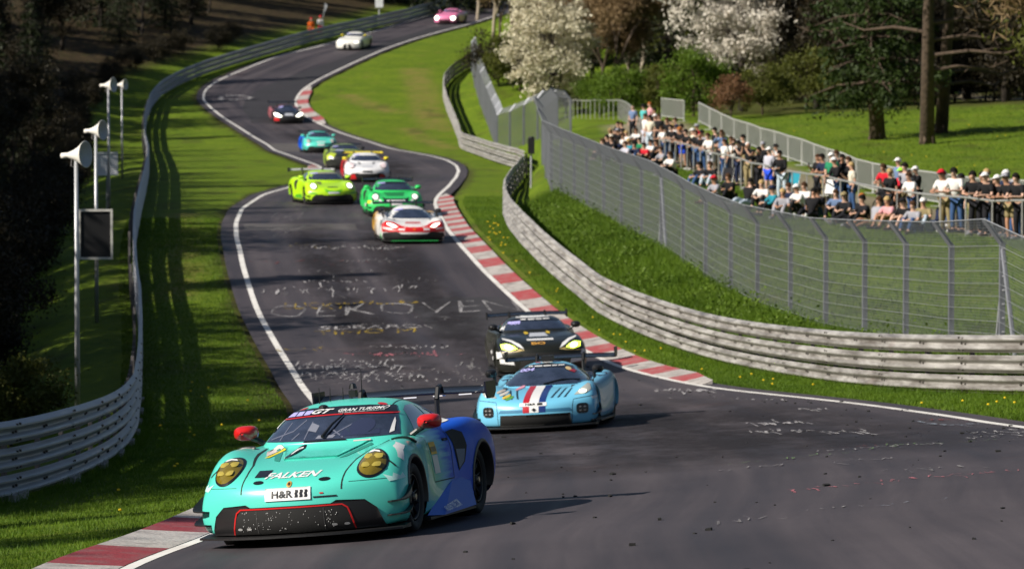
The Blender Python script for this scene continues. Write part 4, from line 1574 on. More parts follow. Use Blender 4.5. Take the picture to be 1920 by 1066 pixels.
def forest(key, px, Y, s, rz, where, group):
    nm, txt = names[key]
    k = (txt, where)
    CNT[k] = CNT.get(k, 0) + 1
    putp(key, px, Y, s, rz, f'{txt} {where}, {ordn[CNT[k] - 1]} from the left', nm, 'bush' if nm == 'bush' else 'tree', group)


# the closed back row of the wood
for i in range(30):
    px = 960 + i * 35 + rw.uniform(-10, 10)
    forest(kinds[i % 6] if px > 1500 else ['bareA', 'bareB', 'oliveTree', 'bareDark', 'spruceB', 'bareB'][i % 6], px, rw.uniform(305, 345), rw.uniform(0.95, 1.25), rw.uniform(0, 6), 'at the back of the right wood', 'back row of the right wood')
for i in range(22):
    px = 930 + i * 48 + rw.uniform(-14, 14)
    forest(['brownbush', 'olivebush'][i % 2] if px < 1500 else 'brownbush', px, rw.uniform(284, 300), rw.uniform(1.1, 1.6), rw.uniform(0, 6), 'under the right wood', 'undergrowth of the right wood')
# left forest: a dark wall of trees below and beyond the left guardrail
LF = []
for i in range(46):
    Y = 96 + i * 5.6 + rw.uniform(-2, 2)
    xr = float(lr(Y)) - rw.uniform(5.5, 9.5) - (3 if Y > 250 else 0)
    px = 960 + xr / Y * F
    if px < -900:
        continue
    LF.append((['spruceB', 'bareDark', 'spruceDark', 'darkbroad'][i % 4], px, Y, rw.uniform(0.45, 0.6)))
for i in range(34):
    Y = 110 + i * 8 + rw.uniform(-3, 3)
    xr = float(lr(Y)) - rw.uniform(13, 20)
    LF.append((['spruceDark', 'darkbroad', 'spruceB'][i % 3], 960 + xr / Y * F, Y, rw.uniform(0.7, 0.9) if Y < 270 else rw.uniform(0.85, 1.0)))
for i in range(30):
    px = -60 + i * 34 + rw.uniform(-8, 8)
    Y = rw.uniform(385, 415)
    LF.append((['spruceDark', 'bareDark', 'darkbroad', 'spruceB'][i % 4], px, Y, rw.uniform(1.1, 1.4)))
LF.sort(key=lambda a: a[1])
for key, px, Y, s in LF:
    forest(key, px, Y, s, rw.uniform(0, 6), 'in the dark forest on the left', 'dark forest on the left')
LB = [('brownbush', 960 + (float(lr(Y)) - 3.4 - rw.uniform(0, 1.5)) / Y * F, Y, rw.uniform(0.45, 0.8)) for Y in np.arange(104, 330, 5.0)]
LB.sort(key=lambda a: a[1])
for key, px, Y, s in LB:
    forest(key, px, Y, s, rw.uniform(0, 6), 'at the foot of the left forest', 'bushes at the foot of the left forest')
putp('olivebush', 18, 82, 0.62, 0.4, 'yellow-green leafy shrub at the left picture edge behind the guardrail', 'bush', 'bush')
# trees left of the picture, continuing the forest toward the camera: they shade the left verge
for i in range(14):
    Y = 30 + i * 5.5
    x = float(lr(max(Y, 42))) - 4.0 - rw.uniform(0, 2)
    forest(['spruceDark', 'darkbroad', 'spruceB'][i % 3], 960 + x / Y * F, Y, rw.uniform(0.34, 0.46), rw.uniform(0, 6), 'of the near left forest', 'near forest left of the track')

# tall old spruces deeper in the left forest: their shade falls on the front row, the poles and part of the verge
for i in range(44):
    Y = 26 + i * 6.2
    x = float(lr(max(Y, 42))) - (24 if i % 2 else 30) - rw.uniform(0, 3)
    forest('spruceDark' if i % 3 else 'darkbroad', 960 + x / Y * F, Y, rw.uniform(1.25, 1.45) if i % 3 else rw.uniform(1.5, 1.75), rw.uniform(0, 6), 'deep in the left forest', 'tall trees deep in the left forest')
for i in range(38):
    Y = 48 + i * 4.0
    x = float(lr(Y)) - 12.5 - rw.uniform(0, 3)
    forest('darkbroad', 960 + x / Y * F, Y, rw.uniform(0.95, 1.12), rw.uniform(0, 6), 'in the middle of the left forest', 'middle rows of the left forest')
# dark undergrowth at the near edge of the right wood
for i in range(18):
    px = 1530 + i * 24 + rw.uniform(-8, 8)
    forest('brownbush' if i % 3 else 'darkbroad', px, rw.uniform(240, 256), rw.uniform(0.9, 1.3) if i % 3 else rw.uniform(0.7, 0.9), rw.uniform(0, 6), 'at the near edge of the right wood', 'near edge of the right wood')

# ---------------------------------------------------------------- grass, weeds, flowers
rg = np.random.default_rng(3)


def blades(xs, ys, hgt, wid, lift=0.0):
    n = len(xs)
    z = TH(xs, ys) + lift
    an = rg.uniform(0, 2 * math.pi, n)
    h = hgt * rg.uniform(0.5, 1.3, n)
    lean = rg.normal(size=(n, 2)) * 0.45 * h[:, None]
    dx, dy = np.cos(an) * wid, np.sin(an) * wid
    a = np.stack([xs - dx, ys - dy, z - 0.01], 1)
    b = np.stack([xs + dx, ys + dy, z - 0.01], 1)
    c = np.stack([xs + lean[:, 0], ys + lean[:, 1], z + h], 1)
    return np.stack([a, b, c], 1).reshape(-1, 3)


def verge(n, Y0, Y1, fa, fb, hgt, wid):
    ys = rg.uniform(Y0, Y1, n)
    t = rg.uniform(0, 1, n)
    xs = fa(ys) + (fb(ys) - fa(ys)) * t
    return blades(xs, ys, hgt, wid)


V = [verge(90000, 40, 80, lambda y: lr(y) - 0.6, lambda y: le(y) - 0.55, 0.045, 0.006),
     verge(60000, 80, 150, lambda y: lr(y) - 0.4, lambda y: le(y) - 0.55, 0.05, 0.009),
     verge(60000, 54, 90, lambda y: re(y) + 0.5, lambda y: rr(y) + 0.2, 0.06, 0.007),
     verge(40000, 90, 170, lambda y: re(y) + 1.0, lambda y: rr(y) + 0.1, 0.055, 0.010),
     verge(9000, 40, 90, lambda y: lr(y) - 0.25, lambda y: lr(y) + 0.3, 0.14, 0.006),
     verge(14000, 54, 150, lambda y: rr(y) - 0.35, lambda y: rr(y) + 0.1, 0.13, 0.007),
     verge(90000, 60, 152, lambda y: rr(y) + 0.5, lambda y: fx(y) + 0.15, 0.30, 0.012),
     verge(60000, 75, 190, lambda y: fx(y), lambda y: hx(y), 0.12, 0.011),
     verge(40000, 120, 230, lambda y: bx_(y) + 0.3, lambda y: bx_(y) + 26, 0.10, 0.016)]
o = np_mesh('grass', np.concatenate(V), 3, LEAF['grass'])
tag(o, 'short green grass on the verges and banks', 'grass', kind='stuff')
# leafy weeds along the fence foot
C = []
for k in range(150):
    y = rg.uniform(78, 150)
    x = rr(y) + 0.7 + (fx(y) - rr(y) - 0.6) * rg.uniform(0.1, 1.0)
    n = int(rg.uniform(60, 190))
    r_ = rg.uniform(0.12, 0.32)
    c = rg.normal(size=(n, 3)) * [r_, r_ * 1.4, r_ * 0.8]
    c[:, 2] = np.abs(c[:, 2])
    C.append(c + [x, y, th(x, y) + 0.03])
C = np.concatenate(C)
o = np_mesh('weeds', leaves_at(C, np.full(len(C), 0.09), rg, 0.2), 4, LEAF['spring'])
tag(o, 'leafy green weeds between the right guardrail and the mesh fence', 'weeds', kind='stuff')
# dandelions
pet = MB()
rd = random.Random(8)
DAND = [(660, 5)]
for k in range(150):
    if k < 70:
        px, py = rd.uniform(1330, 1915), 0
        y = rd.uniform(56, 72)
        x = float(re(y)) + 0.5 + rd.random() ** 0.7 * max(0.2, float(rr(y) - re(y)) - 0.6)
    elif k < 110:
        y = rd.uniform(75, 150); x = float(re(y)) + 0.9 + rd.random() * max(0.1, float(rr(y) - re(y)) - 1.2)
    elif k < 135:
        y = rd.uniform(135, 215); x = float(bx_(y)) + rd.uniform(3, 20)
    else:
        y = rd.uniform(42, 100); x = float(lr(y)) + 0.4 + rd.random() * max(0.2, float(le(y) - lr(y)) - 1.0)
    z = th(x, y)
    s = 0.02 if y < 120 else 0.03
    pet.lathe([(0.0, 0.06), (s, 0.065), (s * 1.15, 0.078), (s * 0.6, 0.088), (0, 0.09)], 6, Matrix.Translation((x, y, z)))
o = pet.build('dandelions', mat('dandelion_yellow', (0.80, 0.55, 0.01), 0.7))
tag(o, 'yellow dandelion heads dotted through the right verge', 'dandelions', kind='stuff')

# unseen trees added on the right to keep bright sky out of reflections
for i in range(16):
    Y = 70 + i * 11
    forest(['spruceDark', 'oliveTree', 'bareB', 'darkbroad'][i % 4], 2080 + 60 * (i % 3) + max(0, 130 - Y) * 16, Y, rw.uniform(1.0, 1.3), rw.uniform(0, 6), 'added out of view right of the meadow', 'unseen trees added beside the meadow')
# ================================================================ CARS
from mathutils.geometry import delaunay_2d_cdt


def paint(name, c, rough=0.34, coat=0.35, metal=0.0):
    return mat(name, c, rough, metal, 0.5, coat=coat)


tyre_m = mat('tyre_rubber', (0.010, 0.010, 0.011), 0.75, bump=0.15, bscale=60)
rim_m = mat('rim_black', (0.018, 0.018, 0.02), 0.35, metal=0.7)
rim_gold = mat('rim_nut', (0.45, 0.40, 0.30), 0.35, metal=0.8)
carbon = mat('carbon_black', (0.010, 0.010, 0.011), 0.42, spec=0.5)
carbon_gloss = mat('carbon_gloss', (0.009, 0.009, 0.010), 0.22, coat=0.5)
glass_m = mat('car_glass', (0.028, 0.036, 0.062), 0.06, spec=1.0, coat=1.0, var=0.55, vscale=3.5)
glass_side = mat('car_side_glass', (0.10, 0.12, 0.16), 0.05, spec=1.0, coat=1.0)
white_p = paint('white_sticker', (0.74, 0.74, 0.74), 0.4, 0.3)
black_p = paint('black_sticker', (0.008, 0.008, 0.009), 0.35, 0.4)
red_p = paint('red_paint', (0.52, 0.012, 0.012))
purple_p = paint('number_lilac', (0.42, 0.40, 0.78), 0.4, 0.3)
lens_y = mat('lens_yellow', (0.17, 0.125, 0.010), 0.08, coat=1.0, var=0.2, vscale=14)
lens_clear = mat('lens_clear', (0.42, 0.44, 0.40), 0.12, coat=1.0)
chrome = mat('lamp_chrome', (0.50, 0.40, 0.08), 0.2, metal=0.3)
lamp_y = mat('lamp_lit_yellow', (0.8, 0.9, 0.3), 0.3, emit=(0.55, 0.85, 0.03), estr=2.4)
lamp_core = mat('lamp_core', (0.9, 1.0, 0.5), 0.3, emit=(0.95, 1.0, 0.45), estr=7.0)
lamp_w = mat('lamp_lit_white', (0.9, 0.9, 0.8), 0.3, emit=(1.0, 0.97, 0.80), estr=3.2)
lamp_soft = mat('lamp_lit_soft', (0.8, 0.8, 0.7), 0.3, emit=(1.0, 0.98, 0.85), estr=0.9)
mesh_dark = mat('radiator_dark', (0.006, 0.006, 0.006), 0.7)
seam_m = mat('panel_gap', (0.010, 0.022, 0.020), 0.7)


def two_tone(name, a, b, y0, y1, amt=0.35, zs=7.0, third=None):
    """paint that changes from a (front) to b (rear) in ragged stripes: a printed livery"""
    if name in MATS:
        return MATS[name]
    m = bpy.data.materials.new(name)
    m.use_nodes = True
    nt = m.node_tree
    L = nt.links.new
    s = nt.nodes['Principled BSDF']
    s.inputs['Roughness'].default_value = 0.34
    s.inputs['Specular IOR Level'].default_value = 0.4
    s.inputs['Coat Weight'].default_value = 0.35
    s.inputs['Coat Roughness'].default_value = 0.03
    tc = nt.nodes.new('ShaderNodeTexCoord')
    sp = nt.nodes.new('ShaderNodeSeparateXYZ')
    L(tc.outputs['Object'], sp.inputs[0])
    mp = nt.nodes.new('ShaderNodeMapping'); mp.inputs['Scale'].default_value = (0.4, 0.8, zs)
    L(tc.outputs['Object'], mp.inputs[0])
    n = nt.nodes.new('ShaderNodeTexNoise'); n.inputs['Scale'].default_value = 2.2; n.inputs['Detail'].default_value = 2
    L(mp.outputs[0], n.inputs['Vector'])
    k = nt.nodes.new('ShaderNodeMath'); k.operation = 'MULTIPLY_ADD'
    L(n.outputs['Fac'], k.inputs[0]); k.inputs[1].default_value = amt * 4; L(sp.outputs['Y'], k.inputs[2])
    mr = nt.nodes.new('ShaderNodeMapRange')
    L(k.outputs[0], mr.inputs[0])
    mr.inputs[1].default_value = y0 + amt * 2 - 0.01
    mr.inputs[2].default_value = y1 + amt * 2
    r = nt.nodes.new('ShaderNodeValToRGB')
    r.color_ramp.interpolation = 'LINEAR'
    r.color_ramp.elements[0].position = 0.0; r.color_ramp.elements[0].color = (*a, 1)
    r.color_ramp.elements[1].position = 1.0; r.color_ramp.elements[1].color = (*b, 1)
    if third:
        e = r.color_ramp.elements.new(0.5); e.color = (*third, 1)
    L(mr.outputs[0], r.inputs[0])
    L(r.outputs[0], s.inputs['Base Color'])
    for sock, lo, hi in (('Coat Weight', 0.5, 0.06), ('Specular IOR Level', 0.45, 0.12)) if name == 'teal_blue_livery' else ():
        q = nt.nodes.new('ShaderNodeMapRange')
        q.inputs[3].default_value = lo; q.inputs[4].default_value = hi
        L(mr.outputs[0], q.inputs[0]); L(q.outputs[0], s.inputs[sock])
    MATS[name] = m
    return m


# section tables: y, bow, T0z, (T1x,z), (T2x,z), (T3x,z), (S1x,z), (S2x,z), (S3x,z), zb
REAR_ENGINE = dict(
    body=[(-2.36, .42, .50, (.42, .50), (.74, .48), (.93, .46), (.99, .40), (1.01, .30), (.99, .17), .12),
          (-2.27, .42, .60, (.42, .60), (.72, .60), (.92, .59), (1.0, .52), (1.03, .34), (1.01, .17), .11),
          (-2.05, .30, .675, (.38, .67), (.64, .685), (.84, .71), (1.0, .60), (1.035, .40), (1.02, .17), .11),
          (-1.72, .10, .745, (.36, .735), (.56, .755), (.79, .875), (.99, .76), (1.04, .46), (1.03, .16), .10),
          (-1.30, .0, .81, (.36, .80), (.56, .81), (.80, .95), (1.0, .86), (1.045, .5), (1.03, .16), .10),
          (-.92, .0, .88, (.40, .865), (.60, .85), (.80, .91), (.97, .84), (1.0, .5), (1.0, .16), .10),
          (-.62, .0, .93, (.40, .92), (.64, .90), (.80, .90), (.90, .82), (.93, .5), (.97, .15), .10),
          (.0, .0, .94, (.40, .94), (.66, .93), (.79, .92), (.885, .83), (.92, .5), (.99, .15), .10),
          (.45, .0, .97, (.40, .97), (.66, .96), (.82, .95), (.92, .86), (.95, .5), (1.0, .15), .10),
          (.80, .0, 1.0, (.40, .99), (.64, .97), (.87, 1.0), (1.02, .90), (1.05, .55), (1.03, .15), .10),
          (1.20, .0, 1.02, (.40, 1.0), (.62, .975), (.87, 1.03), (1.04, .93), (1.07, .55), (1.05, .17), .10),
          (1.65, .0, .99, (.40, .98), (.62, .96), (.85, .99), (1.02, .89), (1.06, .55), (1.03, .24), .16),
          (2.05, -.08, .94, (.40, .93), (.62, .92), (.80, .91), (.97, .82), (1.0, .55), (.96, .3), .25),
          (2.26, -.12, .86, (.40, .85), (.62, .84), (.76, .82), (.90, .74), (.93, .55), (.9, .35), .30)],
    # greenhouse: y, bow, zt, (x,z) roof edge, (x,z) pillar mid, (x,z) belt
    cabin=[(-1.12, .30, .84, (.55, .83), (.70, .80), (.80, .76)),
           (-.98, .28, .93, (.57, .915), (.72, .88), (.81, .80)),
           (-.62, .22, 1.13, (.555, 1.095), (.695, 1.02), (.81, .86)),
           (-.30, .16, 1.25, (.53, 1.205), (.67, 1.08), (.81, .88)),
           (.05, .06, 1.295, (.51, 1.25), (.65, 1.12), (.82, .89)),
           (.45, .0, 1.285, (.50, 1.24), (.65, 1.11), (.83, .90)),
           (.90, .0, 1.225, (.48, 1.18), (.64, 1.06), (.82, .90)),
           (1.40, .0, 1.11, (.44, 1.07), (.60, .99), (.76, .90)),
           (1.95, .0, .96, (.38, .93), (.52, .90), (.62, .85))],
    fa=-1.31, ra=1.20, rf=.385, rr=.395, wf=.335, wr=.345)
MID_ENGINE = dict(
    body=[(-2.44, .45, .44, (.42, .44), (.74, .44), (.94, .46), (1.0, .42), (1.02, .30), (1.0, .16), .11),
          (-2.30, .42, .53, (.42, .53), (.70, .55), (.92, .58), (1.01, .52), (1.03, .34), (1.02, .16), .10),
          (-2.05, .25, .59, (.38, .59), (.62, .62), (.86, .69), (1.01, .60), (1.04, .40), (1.03, .16), .10),
          (-1.72, .08, .655, (.36, .655), (.56, .67), (.82, .79), (1.0, .71), (1.05, .44), (1.03, .15), .10),
          (-1.36, .0, .70, (.36, .70), (.56, .71), (.82, .84), (1.0, .77), (1.05, .46), (1.03, .15), .10),
          (-1.0, .0, .74, (.38, .73), (.58, .71), (.82, .79), (.98, .72), (1.0, .46), (1.0, .14), .10),
          (-.60, .0, .76, (.40, .75), (.62, .73), (.78, .74), (.90, .68), (.93, .44), (.98, .14), .10),
          (.0, .0, .78, (.40, .78), (.64, .76), (.80, .77), (.92, .70), (.95, .44), (1.0, .14), .10),
          (.50, .0, .82, (.40, .82), (.64, .80), (.84, .83), (.98, .75), (1.0, .46), (1.02, .14), .10),
          (.95, .0, .86, (.40, .85), (.62, .84), (.86, .90), (1.02, .82), (1.05, .5), (1.03, .15), .10),
          (1.38, .0, .88, (.40, .86), (.62, .84), (.86, .92), (1.03, .84), (1.06, .5), (1.04, .16), .10),
          (1.85, .0, .86, (.40, .85), (.62, .84), (.84, .88), (1.01, .80), (1.04, .5), (1.02, .22), .16),
          (2.20, -.08, .82, (.40, .82), (.62, .81), (.80, .82), (.97, .74), (1.0, .5), (.96, .28), .22),
          (2.38, -.10, .76, (.40, .75), (.62, .74), (.76, .73), (.90, .68), (.93, .5), (.9, .32), .28)],
    cabin=[(-1.42, .45, .62, (.58, .60), (.72, .58), (.84, .54)),
           (-1.22, .42, .72, (.58, .70), (.73, .66), (.85, .60)),
           (-.80, .36, .91, (.55, .865), (.71, .78), (.84, .66)),
           (-.40, .26, 1.05, (.48, .99), (.66, .86), (.83, .70)),
           (.05, .10, 1.135, (.42, 1.07), (.60, .92), (.81, .72)),
           (.45, .0, 1.13, (.40, 1.06), (.58, .92), (.80, .74)),
           (.95, .0, 1.06, (.36, 1.0), (.52, .90), (.72, .76)),
           (1.50, .0, .96, (.28, .92), (.42, .86), (.60, .78)),
           (2.10, .0, .84, (.20, .82), (.30, .80), (.40, .76))],
    fa=-1.38, ra=1.38, rf=.385, rr=.40, wf=.335, wr=.35)
FRONT_ENGINE = dict(
    body=[(-2.36, .36, .58, (.42, .58), (.74, .57), (.92, .54), (.98, .47), (1.0, .33), (.98, .17), .12),
          (-2.26, .36, .70, (.42, .70), (.70, .70), (.92, .68), (1.0, .60), (1.02, .38), (1.0, .17), .11),
          (-2.02, .22, .79, (.38, .79), (.62, .79), (.86, .78), (1.0, .69), (1.03, .44), (1.02, .16), .11),
          (-1.66, .06, .86, (.36, .86), (.58, .855), (.84, .87), (1.0, .78), (1.045, .48), (1.03, .16), .10),
          (-1.28, .0, .90, (.36, .90), (.58, .89), (.84, .925), (1.0, .83), (1.05, .5), (1.03, .16), .10),
          (-.90, .0, .94, (.38, .935), (.60, .92), (.84, .93), (.97, .84), (1.0, .5), (1.0, .15), .10),
          (-.50, .0, .97, (.40, .96), (.64, .94), (.82, .93), (.92, .84), (.95, .5), (.98, .15), .10),
          (.10, .0, .96, (.40, .96), (.66, .95), (.82, .94), (.91, .85), (.94, .5), (.99, .15), .10),
          (.60, .0, .98, (.40, .98), (.66, .97), (.84, .96), (.94, .87), (.97, .5), (1.0, .15), .10),
          (1.0, .0, 1.0, (.40, 1.0), (.64, .98), (.87, 1.0), (1.02, .90), (1.05, .55), (1.03, .15), .10),
          (1.38, .0, 1.02, (.40, 1.0), (.64, .99), (.87, 1.02), (1.03, .92), (1.06, .55), (1.04, .17), .10),
          (1.85, .0, 1.0, (.40, 1.0), (.64, .98), (.84, .98), (1.0, .88), (1.03, .55), (1.0, .24), .16),
          (2.15, -.06, .97, (.40, .97), (.62, .96), (.80, .94), (.96, .84), (.99, .55), (.95, .3), .22),
          (2.32, -.10, .88, (.40, .87), (.62, .86), (.76, .84), (.90, .76), (.93, .55), (.9, .35), .28)],
    cabin=[(-.80, .30, .86, (.56, .85), (.72, .83), (.83, .80)),
           (-.64, .28, .97, (.58, .955), (.735, .92), (.84, .84)),
           (-.28, .22, 1.15, (.56, 1.11), (.71, 1.04), (.84, .88)),
           (.05, .14, 1.25, (.54, 1.205), (.69, 1.10), (.84, .90)),
           (.40, .06, 1.29, (.52, 1.245), (.67, 1.13), (.84, .90)),
           (.80, .0, 1.28, (.51, 1.235), (.66, 1.12), (.84, .91)),
           (1.25, .0, 1.21, (.49, 1.165), (.64, 1.07), (.82, .91)),
           (1.70, .0, 1.08, (.45, 1.05), (.60, .99), (.76, .90)),
           (2.10, .0, .98, (.42, .96), (.54, .92), (.66, .86))],
    fa=-1.36, ra=1.36, rf=.385, rr=.395, wf=.34, wr=.345)


def subdivide(verts, faces, level):
    me_ = bpy.data.meshes.new('cage')
    me_.from_pydata(verts, [], faces)
    ob = bpy.data.objects.new('cage', me_)
    COL.objects.link(ob)
    md = ob.modifiers.new('s', 'SUBSURF'); md.levels = level; md.render_levels = level
    dg = bpy.context.evaluated_depsgraph_get()
    ev = bpy.data.meshes.new_from_object(ob.evaluated_get(dg))
    bpy.data.objects.remove(ob); bpy.data.meshes.remove(me_)
    v = np.zeros(len(ev.vertices) * 3); ev.vertices.foreach_get('co', v)
    f = [tuple(p.vertices) for p in ev.polygons]
    bpy.data.meshes.remove(ev)
    return v.reshape(-1, 3), f


def body_cage(tab):
    verts, faces, rings = [], [], []
    for (y, bow, t0, T1, T2, T3, S1, S2, S3, zb) in tab:
        half = [(0, t0), T1, T2, T3, S1, S2, S3, (S3[0] - 0.10, zb), (S3[0] * 0.5, zb), (0, zb)]
        ring = []
        full = [(x, z) for x, z in half] + [(-x, z) for x, z in half[-2:0:-1]]
        for x, z in full:
            ring.append(len(verts)); verts.append((x, y + bow * min(1.1, abs(x)) ** 2.2, z))
        rings.append(ring)
    n = len(rings[0])
    for a, b in zip(rings[:-1], rings[1:]):
        for j in range(n):
            faces.append((a[j], a[(j + 1) % n], b[(j + 1) % n], b[j]))
    for r, flip in ((rings[0], True), (rings[-1], False)):
        # cap rows: top points 0..3, bottom points
        R_ = [r[0], r[1], r[2], r[3], r[4], r[5], r[6], r[7], r[8], r[9]]
        Lf = [r[0]] + [r[n - k] for k in range(1, 9)] + [r[9]]
        for S, fl in ((R_, flip), (Lf, not flip)):
            q = [(S[0], S[1], S[8], S[9]), (S[1], S[2], S[7], S[8]), (S[2], S[3], S[6], S[7]), (S[3], S[4], S[5], S[6])]
            for f in q:
                faces.append(f if not fl else f[::-1])
    return verts, faces


def cabin_cage(tab):
    verts, faces, rings = [], [], []
    for (y, bow, zt, A, B, C) in tab:
        half = [(0, zt), (A[0] * 0.55, zt - (zt - A[1]) * 0.25), A, B, C, (C[0] - 0.03, C[1] - 0.2)]
        full = [(-x, z) for x, z in half[:0:-1]] + half
        ring = []
        for x, z in full:
            ring.append(len(verts)); verts.append((x, y + bow * (abs(x) / 0.8) ** 2.0, z))
        rings.append(ring)
    n = len(rings[0])
    for a, b in zip(rings[:-1], rings[1:]):
        for j in range(n - 1):
            faces.append((a[j], b[j], b[j + 1], a[j + 1]))
    return verts, faces


SHELL = {}


def shell(kind, level):
    k = (id(kind), level)
    if k in SHELL:
        return SHELL[k]
    bv, bf = subdivide(*body_cage(kind['body']), level)
    cv, cf = subdivide(*cabin_cage(kind['cabin']), level)
    allv = [Vector(v) for v in bv] + [Vector(v) for v in cv]
    allf = bf + [tuple(i + len(bv) for i in f) for f in cf]
    bvh = BVHTree.FromPolygons(allv, allf)
    body_bvh = BVHTree.FromPolygons([Vector(v) for v in bv], bf)
    # open the wheel arches
    bv2 = bv.copy()
    keep = []
    dead_v = set(); live_v = set()
    for f in bf:
        c = bv[list(f)].mean(0)
        inside = False
        for yc_, rad in ((kind['fa'], kind['rf']), (kind['ra'], kind['rr'])):
            if abs(c[0]) > 0.66 and math.hypot(c[1] - yc_, c[2] - 0.34) < rad and c[2] < 0.95:
                inside = True
        if inside:
            dead_v.update(f)
        else:
            keep.append(f); live_v.update(f)
    for i in dead_v & live_v:
        v = bv2[i]
        if abs(v[0]) > 0.72:
            for yc_, rad in ((kind['fa'], kind['rf']), (kind['ra'], kind['rr'])):
                d = np.array([v[1] - yc_, v[2] - 0.34])
                L = np.linalg.norm(d)
                if L < rad * 1.4 and L > 1e-4:
                    nd = d / L * rad
                    v[1], v[2] = yc_ + nd[0], 0.34 + nd[1]
    SHELL[k] = (bv2, keep, cv, cf, bvh, body_bvh)
    return SHELL[k]


